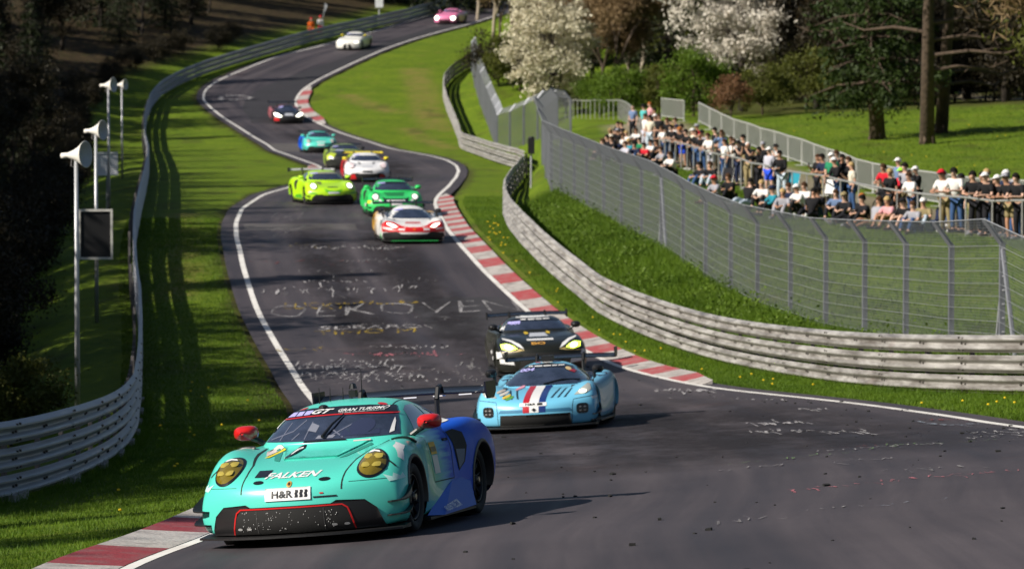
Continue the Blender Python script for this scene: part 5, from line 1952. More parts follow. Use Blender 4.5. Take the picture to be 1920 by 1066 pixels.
class Car:
    def __init__(self, kind, level, label, px, py, yaw, name='race_car', dy=0.0, group='race cars on the track', origin=None, scale=None):
        self.k = kind
        sc0 = scale or (1.0 if origin else 0.96)
        self.bv, self.bf, self.cv, self.cf, self.bvh, self.body_bvh = shell(kind, level)
        if origin is None:
            g = gp(px, py)                      # ground under the nose
            a = R(yaw)
            nose = -kind['body'][0][0] + 0.05
            ox, oy = g.x - nose * math.sin(a), g.y + nose * math.cos(a)
        else:
            ox, oy = origin
        a = R(yaw)
        fw = Vector((math.sin(a), -math.cos(a)))
        rt = Vector((math.cos(a), math.sin(a)))
        P = lambda u, v: Vector((ox + fw.x * u + rt.x * v, oy + fw.y * u + rt.y * v, 0))
        def Z(u, v):
            p = P(u, v); p.z = road_z(p.x, p.y); return p
        yv = (Z(-1.3, 0) - Z(1.3, 0)).normalized()      # local +Y points to the tail
        xv = (Z(0, 0.9) - Z(0, -0.9)).normalized()
        zv = xv.cross(yv).normalized()
        xv = yv.cross(zv).normalized()
        M = Matrix((xv, yv, zv)).transposed().to_4x4()
        c = Z(0, 0)
        zc = (Z(1.3, .9).z + Z(1.3, -.9).z + Z(-1.3, .9).z + Z(-1.3, -.9).z) / 4
        M.translation = Vector((c.x, c.y, zc + 0.012))
        self.root = empty(name)
        self.root.matrix_world = M @ Matrix.Scale(sc0, 4)
        tag(self.root, label, 'race car', group)

    def ray(self, mode, a, b):
        if mode == 'F':
            o, d = Vector((a, -5, b)), Vector((0, 1, 0))
        elif mode == 'T':
            o, d = Vector((a, b, 4)), Vector((0, 0, -1))
        elif mode == 'R':
            o, d = Vector((4, a, b)), Vector((-1, 0, 0))
        elif mode == 'L':
            o, d = Vector((-4, a, b)), Vector((1, 0, 0))
        elif mode == 'S':                        # slanted from front above
            d = Vector((0, 0.6, -0.8)); o = Vector((a, 0, b)) - d * 5
        h = self.bvh.ray_cast(o, d)
        if h[0] is None:
            return None, None
        n = h[1]
        if n.dot(d) > 0:
            n = -n
        return h[0], n

    def body(self, bm_, cm_=None):
        fs = self.bf
        b = mesh('body', self.bv, fs, bm_, self.root, True)
        c = mesh('roof', self.cv, self.cf, cm_ or bm_, self.root, True)
        # dark lining inside the arches and under the floor
        m_ = MB()
        for yc_, r in ((self.k['fa'], self.k['rf']), (self.k['ra'], self.k['rr'])):
            for s in (-1, 1):
                Mx = Matrix.Translation((s * 0.56, yc_, 0.34)) @ Matrix.Rotation(R(90) * s, 4, 'Y')
                m_.lathe([(r + 0.012, 0.36), (r + 0.012, 0.0), (0.01, 0.0)], 28, Mx)
        o = m_.build('wheel_arch', mesh_dark, self.root, True)
        o['kind'] = 'stuff'
        return b

    def arch_lips(self, material, w=0.022):
        for yc_, r in ((self.k['fa'], self.k['rf']), (self.k['ra'], self.k['rr'])):
            for s in (-1, 1):
                vs, fs = [], []
                K = 34
                for i in range(K + 1):
                    an = R(-12) + (math.pi + R(24)) * i / K
                    y, z = yc_ + math.cos(an) * r, 0.34 + math.sin(an) * r
                    h = self.body_bvh.ray_cast(Vector((s * 4, yc_ + math.cos(an) * (r + .03), 0.34 + math.sin(an) * (r + .03))), Vector((-s, 0, 0)))
                    x = (h[0].x if h[0] is not None else s * 0.98)
                    for dx, dr in ((0.004, 0.03), (0.016, 0.012), (0.012, -0.012), (-0.16, -0.012)):
                        vs.append((x + s * dx, yc_ + math.cos(an) * (r + dr), 0.34 + math.sin(an) * (r + dr)))
                for i in range(K):
                    for j in range(3):
                        fs.append((i * 4 + j, i * 4 + j + 1, i * 4 + j + 5, i * 4 + j + 4))
                mesh('arch_lip', vs, fs, material, self.root, True)

    def wheels(self, rim=None, spokes=10, steer=0.0):
        rim = rim or rim_m
        for yc_, wr, tw in ((self.k['fa'], self.k['wf'], 0.30), (self.k['ra'], self.k['wr'], 0.33)):
            for s in (-1, 1):
                w = empty('wheel')
                w.parent = self.root
                w.location = (s * (0.985 - tw / 2), yc_, wr)
                w.rotation_euler = (0, 0, steer if yc_ < 0 else 0)
                Mx = Matrix.Rotation(R(90) * s, 4, 'Y')
                rr0 = wr * 0.70
                t = MB().lathe([(rr0, -tw / 2 + .02), (wr - 0.03, -tw / 2), (wr, -tw / 2 + 0.04), (wr, tw / 2 - 0.04), (wr - 0.012, tw / 2 - 0.012), (wr - 0.035, tw / 2), (rr0 + .01, tw / 2 - 0.012), (rr0, tw / 2 - 0.03)], 40, Mx)
                t.build('tyre', tyre_m, w, True)
                m_ = MB().lathe([(rr0, -tw / 2 + .03), (rr0 - .006, tw / 2 - 0.03), (rr0 - 0.016, tw / 2 - 0.02), (rr0 - 0.028, tw / 2 - 0.03), (rr0 - 0.034, -0.02)], 40, Mx)
                m_.lathe([(0.12, tw / 2 - .10), (0.10, tw / 2 - 0.06), (0.055, tw / 2 - 0.05), (0.045, tw / 2 - 0.02), (0.0, tw / 2 - 0.02)], 16, Mx)
                for k in range(spokes):
                    an = 2 * math.pi * k / spokes
                    c, sn = math.cos(an), math.sin(an)
                    p0 = Mx @ Vector((c * 0.07, sn * 0.07, tw / 2 - 0.065)); p1 = Mx @ Vector((c * (rr0 - 0.02), sn * (rr0 - 0.02), tw / 2 - 0.045))
                    m_.tube([p0, p1], [0.016, 0.013], 5)
                ro = m_.build('rim', rim, w, True)
                MB().lathe([(rr0 * 0.72, 0.0), (rr0 * 0.72, 0.03), (0.1, 0.03)], 28, Mx).build('brake_disc', rim_gold if False else seam_m, w)
                MB().lathe([(0.034, tw / 2 - .02), (0.03, tw / 2 + 0.002), (0, tw / 2 + 0.004)], 12, Mx).build('wheel_nut', rim_gold, w)

    def decal(self, name, mode, poly, material, off=0.004, h=0.05, bulge=0.0, thick=0.0, parent=None, center=None, smooth=True):
        """a patch cut to a 2-D outline and laid on the body along one axis"""
        n = len(poly)
        pts = []
        for i in range(n):
            a, b = Vector(poly[i]), Vector(poly[(i + 1) % n])
            k = max(1, int((b - a).length / h))
            pts += [a.lerp(b, t / k) for t in range(k)]
        nb = len(pts)
        edges = [(i, (i + 1) % nb) for i in range(nb)]
        xs = [p.x for p in pts]; ys = [p.y for p in pts]
        inner = []
        for x in np.arange(min(xs) + h * 0.5, max(xs), h):
            for y in np.arange(min(ys) + h * 0.5, max(ys), h):
                inner.append(Vector((x, y)))
        res = delaunay_2d_cdt(pts + inner, edges, [tuple(range(nb))], 1, 1e-5)
        v2, e2, f2 = res[0], res[1], res[2]
        V, ok = [], []
        cx = sum(xs) / nb if center is None else center[0]; cy = sum(ys) / nb if center is None else center[1]
        rx0 = max(max(xs) - cx, 1e-3); ry0 = max(max(ys) - cy, 1e-3)
        P0 = []
        for p in v2:
            q, nrm = self.ray(mode, p.x, p.y)
            if q is None:
                V.append(Vector((0, 0, 0))); P0.append(None); ok.append(False); continue
            bl = bulge * max(0, 1 - ((p.x - cx) / rx0) ** 2 - ((p.y - cy) / ry0) ** 2) if bulge else 0
            V.append(q + nrm * (off + thick + bl)); P0.append(q - nrm * 0.004); ok.append(True)
        faces = [tuple(f) for f in f2 if all(ok[i] for i in f)]
        faces = [f for f in faces if max((V[f[i]] - V[f[i - 1]]).length for i in range(len(f))) < h * 8 + 0.25]
        if thick:
            k0 = len(V)
            # skirt round the outline
            bmap = {}
            cnt = {}
            for f in faces:
                for i in range(len(f)):
                    e = (f[i - 1], f[i])
                    cnt[tuple(sorted(e))] = cnt.get(tuple(sorted(e)), 0) + 1
            for (a, b), c in cnt.items():
                if c == 1:
                    for q in (a, b):
                        if q not in bmap:
                            bmap[q] = len(V); V.append(P0[q])
                    faces.append((a, b, bmap[b], bmap[a]))
        if not faces:
            return None
        # keep the largest connected patch only
        par = list(range(len(V)))
        def find(i):
            while par[i] != i:
                par[i] = par[par[i]]; i = par[i]
            return i
        for f in faces:
            for i in f[1:]:
                par[find(i)] = find(f[0])
        cnt2 = {}
        for f in faces:
            r_ = find(f[0]); cnt2[r_] = cnt2.get(r_, 0) + 1
        best = max(cnt2, key=cnt2.get)
        faces = [f for f in faces if find(f[0]) == best]
        used = sorted({i for f in faces for i in f})
        remap = {i: k for k, i in enumerate(used)}
        V = [V[i] for i in used]
        faces = [tuple(remap[i] for i in f) for f in faces]
        return mesh(name, V, faces, material, parent or self.root, smooth)

    def both(self, name, mode, poly, material, **kw):
        a = self.decal(name, mode, poly, material, **kw)
        if mode in 'FTS':
            b = self.decal(name, mode, [(-x, y) for x, y in poly][::-1], material, **kw)
        else:
            b = self.decal(name, 'L' if mode == 'R' else 'R', poly, material, **kw)
        return a, b

    def text(self, txt, mode, x0, z0, x1, z1, material, off=0.007, shear=0.0, rise=0.0, bold=0.0, parent=None, name='lettering'):
        v, fs = text_mesh(txt, bold)
        V, ok = [], []
        for a, b, _ in v:
            if mode == 'L':
                aa = 1 - a
            else:
                aa = a
            q, n = self.ray(mode, x0 + (x1 - x0) * aa + shear * (b - .5), z0 + (z1 - z0) * b + rise * a)
            ok.append(q is not None)
            V.append(q + n * off if q is not None else Vector((0, 0, 0)))
        fs = [f for f in fs if all(ok[i] for i in f)]
        return mesh(name, V, fs, material, parent or self.root)

    def box(self, name, c, s, material, rx=0, ry=0, rz=0, parent=None):
        return MB().box(c, s, rz, rx, ry).build(name, material, parent or self.root)

    def splitter(self, material, ext=0.10, z=0.075, w=1.02, t=0.02, bowk=0.40):
        y0 = self.k['body'][0][0] - ext
        xs = np.linspace(-w, w, 25)
        vs, fs = [], []
        for x in xs:
            yf = y0 + bowk * abs(x) ** 2.4
            for (yy, zz) in ((yf, z), (yf, z + t), (self.k['fa'] - 0.38, z + t + 0.02), (self.k['fa'] - 0.38, z)):
                vs.append((x, yy, zz))
        for i in range(24):
            a = i * 4
            for j in range(4):
                fs.append((a + j, a + (j + 1) % 4, a + 4 + (j + 1) % 4, a + 4 + j))
        fs += [(0, 1, 2, 3), tuple(24 * 4 + k for k in (3, 2, 1, 0))]
        return mesh('splitter', vs, fs, material, self.root)

    def skirt(self, material, z=0.09):
        for s in (-1, 1):
            vs = []
            ya, yb = self.k['fa'] + 0.44, self.k['ra'] - 0.45
            for y, w in ((ya, 1.0), (0.0, 1.03), (yb, 1.05)):
                for dx, dz in ((-0.16, 0.03), (0, 0.012), (0, -0.012), (-0.16, -0.03)):
                    vs.append((s * (w + dx), y, z + dz))
            fs = []
            for i in range(2):
                for j in range(4):
                    fs.append((i * 4 + j, i * 4 + (j + 1) % 4, i * 4 + 4 + (j + 1) % 4, i * 4 + 4 + j))
            fs += [(0, 1, 2, 3), (11, 10, 9, 8)]
            mesh('side_skirt', vs, fs, material, self.root)

    def wing(self, y, z, w, chord, material, end_m, end_h=0.30, end_l=0.40, swan=True, end_drop=0.6, mount_x=0.42):
        prof = []
        N = 14
        for i in range(N + 1):
            u = i / N
            th_ = 0.5 * 0.13 * (1.5 * math.sqrt(u) - 0.75 * u - 0.75 * u * u) * chord
            cam_ = -0.10 * chord * 4 * u * (1 - u) + 0.16 * chord * u
            prof.append((u * chord, cam_ + th_))
        for i in range(N, 0, -1):
            u = i / N
            th_ = 0.5 * 0.13 * (1.5 * math.sqrt(u) - 0.75 * u - 0.75 * u * u) * chord
            cam_ = -0.10 * chord * 4 * u * (1 - u) + 0.16 * chord * u
            prof.append((u * chord, cam_ - th_))
        n = len(prof)
        vs, fs = [], []
        xs = np.linspace(-w / 2, w / 2, 13)
        for x in xs:
            dz = 0.02 * (1 - (2 * x / w) ** 2)
            for a, b in prof:
                vs.append((x, y + a, z + b + dz))
        for i in range(12):
            for j in range(n):
                fs.append((i * n + j, i * n + (j + 1) % n, (i + 1) * n + (j + 1) % n, (i + 1) * n + j))
        fs += [tuple(range(n)), tuple(12 * n + j for j in range(n))[::-1]]
        wg = mesh('rear_wing', vs, fs, material, self.root, True)
        for s in (-1, 1):
            m_ = MB()
            pts = [(-0.10, 0.5), (-0.02, -0.4), (0.10, -0.7), (0.75, -0.7), (1.0, -0.25), (1.02, 0.5)]
            zz = lambda q: z + end_h * (q * 0.5 + (0.3 - end_drop * 0.5)) + 0.03
            ring = [(y - 0.04 + a * end_l, zz(b)) for a, b in pts]
            k = len(ring)
            m_.v = [(s * (w / 2 + 0.001), a, b) for a, b in ring] + [(s * (w / 2 + 0.018), a, b) for a, b in ring]
            m_.f = [tuple(range(k)), tuple(range(2 * k - 1, k - 1, -1))] + [(i, (i + 1) % k, k + (i + 1) % k, k + i) for i in range(k)]
            m_.build('endplate', end_m, wg)
            mx = s * mount_x
            m_ = MB()
            tailz = 0.92
            if swan:
                pp = [(mx, y + 0.12, z + 0.0), (mx, y + 0.06, z + 0.085), (mx, y - 0.04, z + 0.07), (mx, y - 0.11, z - 0.05), (mx, y - 0.13, tailz - 0.08)]
            else:
                pp = [(mx, y + 0.15, z - 0.01), (mx, y + 0.05, z - 0.12), (mx, y - 0.02, tailz - 0.1)]
            for a, b in zip(pp[:-1], pp[1:]):
                a, b = Vector(a), Vector(b)
                m_.tube([a, b], 0.028, 6)
            m_.build('wing_mount', carbon, wg)
        return wg

    def mirror(self, x, y, z, material, sx=0.13, arm_z=-0.10, arm_x=-0.2):
        for s in (-1, 1):
            vs = []
            rings = [(-0.13, 0.15), (-0.105, 0.55), (-0.05, 0.9), (0.02, 1.0), (0.07, 0.98), (0.09, 0.9)]
            m_ = MB()
            N = 14
            for yy, sc in rings:
                for j in range(N):
                    an = 2 * math.pi * j / N
                    c, sn = math.cos(an), math.sin(an)
                    ex = math.copysign(abs(c) ** 0.7, c); ez = math.copysign(abs(sn) ** 0.7, sn)
                    m_.v.append((s * (x + ex * sx * sc), y + yy, z + ez * 0.075 * sc))
            for i in range(len(rings) - 1):
                for j in range(N):
                    m_.f.append((i * N + j, i * N + (j + 1) % N, (i + 1) * N + (j + 1) % N, (i + 1) * N + j))
            m_.f.append(tuple(range(N))); m_.f.append(tuple((len(rings) - 1) * N + j for j in range(N)))
            mo = m_.build('mirror', material, self.root, True)
            MB().tube([(s * (x - 0.06), y, z - 0.05), (s * (x + arm_x * 0.6), y + 0.02, z + arm_z * 0.8), (s * (x + arm_x), y + 0.03, z + arm_z - 0.03)], [0.03, 0.026, 0.03], 8).build('mirror_arm', carbon, mo)

    def canards(self, material, zs=((0.33, 0.10), (0.20, 0.06))):
        for s in (-1, 1):
            for z, up in zs:
                vs, fs = [], []
                K = 8
                for i in range(K + 1):
                    u = i / K
                    y = -2.02 + 0.34 * u
                    q, n = self.ray('R' if s > 0 else 'L', y, z + up * u * u + 0.02)
                    if q is None:
                        continue
                    wd = 0.015 + 0.085 * math.sin(math.pi * min(1, 0.15 + u * 0.8)) ** 0.8
                    o_ = Vector((s * 0.8, -0.6, 0)).normalized()
                    zz = z + up * u * u * 1.3
                    vs += [(q.x - s * 0.02, y + 0.01, zz), (q.x + o_.x * wd, y + o_.y * wd, zz + 0.01), (q.x + o_.x * wd, y + o_.y * wd, zz + 0.024), (q.x - s * 0.02, y + 0.01, zz + 0.016)]
                m = len(vs) // 4
                for i in range(m - 1):
                    for j in range(4):
                        fs.append((i * 4 + j, i * 4 + (j + 1) % 4, i * 4 + 4 + (j + 1) % 4, i * 4 + 4 + j))
                if m > 1:
                    fs += [(0, 1, 2, 3), tuple((m - 1) * 4 + k for k in (3, 2, 1, 0))]
                    mesh('canard', vs, fs, material, self.root)

    def seam(self, mode, pts, w=0.007, material=None, name='panel_seam', off=0.003):
        """a thin panel gap drawn over the body"""
        P = [Vector(p) for p in pts]
        L, Rr = [], []
        fine = []
        for a, b in zip(P[:-1], P[1:]):
            k = max(2, int((b - a).length / 0.04))
            fine += [a.lerp(b, t / k) for t in range(k)]
        fine.append(P[-1])
        V, fs = [], []
        for i, p in enumerate(fine):
            t = (fine[min(i + 1, len(fine) - 1)] - fine[max(i - 1, 0)]).normalized()
            nr = Vector((-t.y, t.x)) * w
            for sg in (-1, 1):
                q, n = self.ray(mode, p.x + nr.x * sg, p.y + nr.y * sg)
                if q is None:
                    return None
                V.append(q + n * off)
        for i in range(len(fine) - 1):
            fs.append((2 * i, 2 * i + 1, 2 * i + 3, 2 * i + 2))
        return mesh(name, V, fs, material or seam_m, self.root)


def oval(cx, cz, rx, rz, n=22, tilt=0.0, p=1.0):
    out = []
    for i in range(n):
        a = 2 * math.pi * i / n
        c, s = math.cos(a), math.sin(a)
        x = rx * math.copysign(abs(c) ** p, c); z = rz * math.copysign(abs(s) ** p, s)
        out.append((cx + x * math.cos(tilt) - z * math.sin(tilt), cz + x * math.sin(tilt) + z * math.cos(tilt)))
    return out


def rect(x0, z0, x1, z1):
    return [(x0, z0), (x1, z0), (x1, z1), (x0, z1)]


# ---------------------------------------------------------------- rear-engined coupe with round lamps
def rear_engine_car(label, px, py, yaw, pm, level, mirror_m, wing_m=None, lens=None, lit=None, detail=False, origin=None, intake_side=None, roof_m=None, banner=None):
    c = Car(REAR_ENGINE, level, label, px, py, yaw, origin=origin)
    c.body(pm, roof_m or pm)
    c.arch_lips(pm if not detail else carbon)
    c.wheels()
    hh = 0.035 if detail else 0.07
    # glass
    ws = c.decal('windshield', 'F', [(-.69, .93), (-.35, .925), (0, .922), (.35, .925), (.69, .93), (.635, 1.05), (.575, 1.14), (.52, 1.20), (.3, 1.222), (0, 1.228), (-.3, 1.222), (-.52, 1.20), (-.575, 1.14), (-.635, 1.05)], glass_m, off=0.004, h=hh)
    c.decal('windshield_banner', 'F', [(-.575, 1.14), (-.3, 1.155), (0, 1.16), (.3, 1.155), (.575, 1.14), (.52, 1.20), (.3, 1.222), (0, 1.228), (-.3, 1.222), (-.52, 1.20)], banner or black_p, off=0.007, h=0.03, parent=ws)
    c.decal('number_strip', 'F', [(-.55, 1.145), (-.28, 1.162), (-.26, 1.20), (-.51, 1.185)], purple_p, off=0.011, h=0.05, parent=ws)
    c.both('side_window', 'R', [(-.34, .945), (.30, .965), (.36, 1.19), (.05, 1.185), (-.12, 1.15)], glass_side, off=0.004, h=hh)
    c.both('quarter_window', 'R', [(.36, .97), (.86, 1.02), (.72, 1.11), (.42, 1.19)], glass_side if detail else glass_m, off=0.004, h=hh)
    # lamps
    for s in (-1, 1):
        ring = c.decal('headlight', 'F', oval(s * .725, .705, .142, .124, 30, s * -0.35), black_p, off=0.006, h=0.03, bulge=0.03)
        c.decal('lens', 'F', oval(s * .725, .707, .124, .108, 28, s * -0.35), lens or lens_clear, off=0.013, h=0.03, bulge=0.035, parent=ring)
        if lit is not None:
            c.decal('lamp', 'F', oval(s * .725, .705, .10, .09, 20), lit, off=0.020, h=0.03, bulge=0.04, parent=ring)
    # mouth
    sur = c.decal('bumper_surround', 'F', [(-.86, .125), (.86, .125), (.80, .30), (.70, .385), (.45, .40), (.40, .372), (-.40, .372), (-.45, .40), (-.70, .385), (-.80, .30)], carbon, off=0.006, h=0.045, thick=0.008)
    c.decal('radiator_mesh', 'F', [(-.60, .13), (.60, .13), (.56, .28), (.50, .345), (-.50, .345), (-.56, .28)], mesh_dark, off=0.018, h=0.05, parent=sur)
    c.splitter(carbon, ext=0.06)
    c.skirt(carbon)
    c.canards(carbon)
    c.mirror(.95, -.50, 1.03, mirror_m, 0.12)
    w = c.wing(1.98, 1.22, 1.86, 0.34, wing_m or carbon_gloss, carbon)
    # side air intake behind the door
    c.both('side_intake', 'R', [(.36, .88), (.55, .90), (.70, .86), (.72, .72), (.62, .56), (.46, .48), (.44, .62), (.43, .76)], mesh_dark, off=0.005, h=hh)
    return c, ws, w


teal = (0.085, 0.60, 0.49)
blue = (0.004, 0.085, 0.58)
falken = two_tone('teal_blue_livery', teal, blue, -0.30, 0.30, 0.16, 11.0, (0.10, 0.46, 0.66))
c1, ws1, wing1 = rear_engine_car('teal and blue rear-engined race car in the foreground with red mirrors', 0, 0, -13.7, falken, 3, red_p, lens=lens_y, detail=True, origin=(-1.55, 42.75), roof_m=two_tone('teal_blue_roof', teal, blue, 0.55, 0.9, 0.10, 6.0))
# hood: raised centre with two scoops, seams, ducts
c1.decal('hood_panel', 'F', [(-.27, .775), (.27, .775), (.40, .865), (.46, .90), (-.46, .90), (-.40, .865)], falken, off=0.003, h=0.03, thick=0.012)
for s in (-1, 1):
    sc_ = c1.decal('hood_scoop', 'F', [(s * .30, .765), (s * .37, .775), (s * .50, .855), (s * .47, .875), (s * .42, .855)][::s], mat('painted_scoop_shade', (0.03, 0.24, 0.19), 0.5), off=0.004, h=0.03)  # flat patch; the scoop's shade is painted in its colour
    c1.seam('F', [(s * .50, .50), (s * .50, .66), (s * .52, .75), (s * .63, .88)])
    c1.decal('fender_vent', 'T', [(s * .70, -1.02), (s * .90, -1.0), (s * .91, -.90), (s * .72, -.93)], carbon, off=0.003, h=0.03, thick=0.02)
    c1.decal('hood_pin', 'F', oval(s * .33, .60, .055, .016, 14, 0.0), black_p, off=0.006, h=0.03)
    c1.seam('R' if s > 0 else 'L', [(-.36, .92), (-.42, .70), (-.40, .42)], 0.005)
    c1.seam('R' if s > 0 else 'L', [(.33, .93), (.36, .70), (.30, .42), (-.40, .42)], 0.005)
    c1.decal('headlight_seam', 'F', [(s * .56, .56), (s * .90, .56), (s * .90, .564), (s * .56, .564)][::s], seam_m, off=0.003, h=0.05)
    c1.decal('door_handle', 'R' if s > 0 else 'L', rect(.18, .80, .31, .825), carbon, off=0.004, h=0.05, thick=0.006)
    c1.decal('intake_plate', 'R' if s > 0 else 'L', [(.47, .50), (.60, .57), (.66, .69), (.46, .70)], mat('intake_grey', (0.10, 0.12, 0.18), 0.5), off=0.009, h=0.04)
c1.decal('hood_duct', 'F', rect(-.40, .645, -.26, .70), black_p, off=0.006, h=0.03)
c1.decal('hood_light', 'F', oval(-.215, .83, .075, .028, 18, 0.75), black_p, off=0.018, h=0.02, bulge=0.012)
c1.decal('hood_light_lens', 'F', oval(-.21, .828, .042, .014, 14, 0.75), white_p, off=0.026, h=0.02, bulge=0.012)
c1.text('FALKEN', 'F', -.27, .628, .25, .675, white_p, shear=0.03, bold=0.03)
c1.decal('badge', 'F', oval(.0, .572, .026, .028, 16), mat('badge_gold', (0.45, 0.28, 0.06), 0.4), off=0.007, h=0.02, bulge=0.004)
c1.decal('badge_centre', 'F', oval(.0, .572, .013, .014, 12), mat('badge_dark', (0.06, 0.02, 0.01), 0.4), off=0.012, h=0.02, bulge=0.004)
pl = c1.decal('sponsor_plate', 'F', rect(-.235, .425, .215, .54), white_p, off=0.006, h=0.04, thick=0.008)
c1.text('H&R', 'F', -.165, .45, .045, .515, black_p, off=0.018, bold=0.025, parent=pl)
for k in range(3):
    x0 = .062 + k * .046
    c1.decal('plate_mark', 'F', [(x0, .45), (x0 + .03, .45), (x0 + .034, .465), (x0 + .028, .483), (x0 + .036, .5), (x0 + .034, .515), (x0 + .006, .515), (x0 + .01, .5), (x0 + .002, .483), (x0 + .008, .465)], black_p, off=0.018, h=0.02, parent=pl)
c1.decal('tow_strap', 'F', rect(.24, .435, .46, .449), black_p, off=0.006, h=0.03)
c1.decal('tow_arrow', 'F', rect(.30, .47, .335, .482), red_p, off=0.006, h=0.03)
# red outline of the mouth
for pts in ([(-.60, .13), (-.565, .27), (-.545, .325), (-.50, .357), (.50, .357), (.545, .325), (.565, .27), (.60, .13)],):
    c1.seam('F', pts, 0.007, red_p, 'red_trim', off=0.022)
for x in (-.33, .33):
    c1.seam('F', [(x, .14), (x, .34)], 0.004, mat('strut_grey', (0.05, 0.05, 0.05), 0.4), 'radiator_strut', off=0.021)
rs = random.Random(4)
sp_m = MB()
for k in range(85):
    x, z = rs.uniform(-.50, .45), rs.uniform(.15, .335)
    q, n = c1.ray('F', x, z)
    s_ = rs.uniform(0.002, 0.0045)
    sp_m.box(q + n * 0.021, (s_, 0.002, s_ * rs.uniform(1, 3)), 0, 0, rs.uniform(-.5, .5))
o = sp_m.build('stone_chips', mat('stone_chip', (0.62, 0.62, 0.62), 0.5), c1.root); o['kind'] = 'stuff'
for x in (-.52, -.42, .42, .53):
    c1.decal('duct_light', 'F', oval(x, .175, .026, .011, 12), mat('duct_silver', (0.55, 0.55, 0.55), 0.3, metal=0.5), off=0.024, h=0.02)
# lamps: four chrome bars each and a glossy dome
for s in (-1, 1):
    for a in (-1, 1):
        for b in (-1, 1):
            c1.decal('lamp_element', 'F', oval(s * .725 + a * .046, .707 + b * .036, .038, .021, 14, 0, 0.6), chrome, off=0.042, h=0.015, bulge=0.006)
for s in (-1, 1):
    c1.decal('painted_glint', 'F', [(s * .725 - .055, .772), (s * .725, .785), (s * .725 + .055, .775), (s * .725 + .04, .79), (s * .725 - .01, .797), (s * .725 - .04, .787)], white_p, off=0.040, h=0.02)  # highlight put in as a white patch on the lens
# windshield writing
c1.text('GRAN TURISMO', 'F', .02, 1.172, .49, 1.197, white_p, off=0.012, shear=0.012, bold=0.02, parent=ws1)
c1.text('THE REAL DRIVING SIMULATOR', 'F', .03, 1.159, .47, 1.167, white_p, off=0.012, parent=ws1)
c1.text('GT', 'F', -.26, 1.165, -.06, 1.205, white_p, off=0.012, shear=0.05, bold=0.03, parent=ws1)
c1.seam('F', [(-.592, 1.127), (-.3, 1.147), (0, 1.152), (.3, 1.147), (.592, 1.127)], 0.005, red_p, 'red_trim', off=0.010)
for k in range(2):
    x = -.44 + k * .085
    c1.seam('F', [(x, 1.15 + k * 0.005), (x + .01, 1.198)], 0.006, black_p, 'number_gap', off=0.013)
c1.seam('F', [(-.62, 1.05), (-.60, 1.10), (-.57, 1.135)], 0.010, white_p, 'glass_sticker', off=0.009)
c1.decal('glass_sticker', 'F', [(.60, .945), (.635, .96), (.61, 1.05), (.585, 1.09)], white_p, off=0.009, h=0.03)
# what shows through the glass: roll cage, seat, helmet
cage_m = mat('cage_behind_glass', (0.13, 0.14, 0.19), 0.12, coat=1.0)
helm_m = mat('helmet_behind_glass', (0.030, 0.036, 0.075), 0.10, coat=1.0)
pale_m = mat('pale_behind_glass', (0.20, 0.21, 0.26), 0.12, coat=1.0)
c1.decal('helmet', 'F', oval(.33, 1.03, .12, .075, 18), helm_m, off=0.0065, h=0.03)
c1.decal('seat_head', 'F', [(.14, .95), (.52, .95), (.50, 1.0), (.42, .97), (.22, .98), (.16, 1.02)], helm_m, off=0.0062, h=0.03)
for pts in ([(-.62, .95), (-.38, 1.02), (-.28, 1.12)], [(-.50, .94), (-.44, 1.10)], [(-.22, .94), (-.20, 1.10)], [(-.36, .94), (-.30, 1.0)], [(.04, 1.02), (.18, .94)], [(.05, .96), (.30, 1.10)]):
    c1.seam('F', pts, 0.006, cage_m, 'roll_cage', off=0.0060)
c1.decal('dashboard', 'F', [(-.10, .94), (.08, .94), (.10, .965), (-.08, .97)], pale_m, off=0.0063, h=0.03)
c1.decal('cage_net', 'F', [(-.22, 1.02), (-.12, 1.0), (-.11, 1.06), (-.20, 1.09)], pale_m, off=0.0064, h=0.03)
# wiper
wp = MB()
q0, n0 = c1.ray('F', -.02, .935); q1, n1 = c1.ray('F', .10, 1.14)
wp.tube([q0 + n0 * 0.03, q0.lerp(q1, .5) + n0 * 0.045, q1 + n1 * 0.02], [0.018, 0.012, 0.008], 6)
wp.build('wiper', carbon, c1.root)
c1.decal('cowl_strip', 'F', [(-.22, .905), (.24, .905), (.20, .922), (-.20, .922)], black_p, off=0.012, h=0.03)
# hood corner stickers
c1.decal('hood_sticker', 'F', [(-.50, .80), (-.46, .80), (-.36, .875), (-.30, .905), (-.36, .905)], mat('sticker_yellow', (0.75, 0.60, 0.03), 0.4), off=0.006, h=0.03)
c1.decal('hood_sticker', 'F', [(-.56, .845), (-.50, .81), (-.38, .90), (-.50, .90)], mat('sticker_pale', (0.62, 0.55, 0.52), 0.4), off=0.007, h=0.03)
c1.decal('hood_sticker', 'F', rect(.30, .885, .46, .897), mat('sticker_pale', (0.62, 0.55, 0.52), 0.4), off=0.017, h=0.03)
# roof: antennas, camera, red discs
for x, y, h_ in ((-.30, -.02, .20), (-.22, .10, .17), (-.12, .22, .15), (-.05, .3, .15), (.06, .3, .36)):
    q, n = c1.ray('T', x, y)
    MB().tube([q - n * 0.01, q + Vector((0, 0.02, h_ * 0.8))], [0.007, 0.003], 6).build('antenna', black_p, c1.root)
q, n = c1.ray('T', -.02, .26)
MB().box(q + Vector((0, 0, 0.05)), (0.07, 0.09, 0.07)).lathe([(0.045, 0.1), (0.03, 0.15), (0, 0.16)], 10, Matrix.Translation(q)).build('roof_sensor', black_p, c1.root)
q, n = c1.ray('T', -.18, -.30)
MB().lathe([(0.05, 0), (0.045, 0.02), (0.02, 0.032), (0, 0.034)], 14, Matrix.Translation(q)).build('roof_camera', black_p, c1.root)
for x in (-.42, .40):
    c1.decal('roof_disc', 'T', oval(x, -.18, .05, .045, 16), red_p, off=0.004, h=0.03)
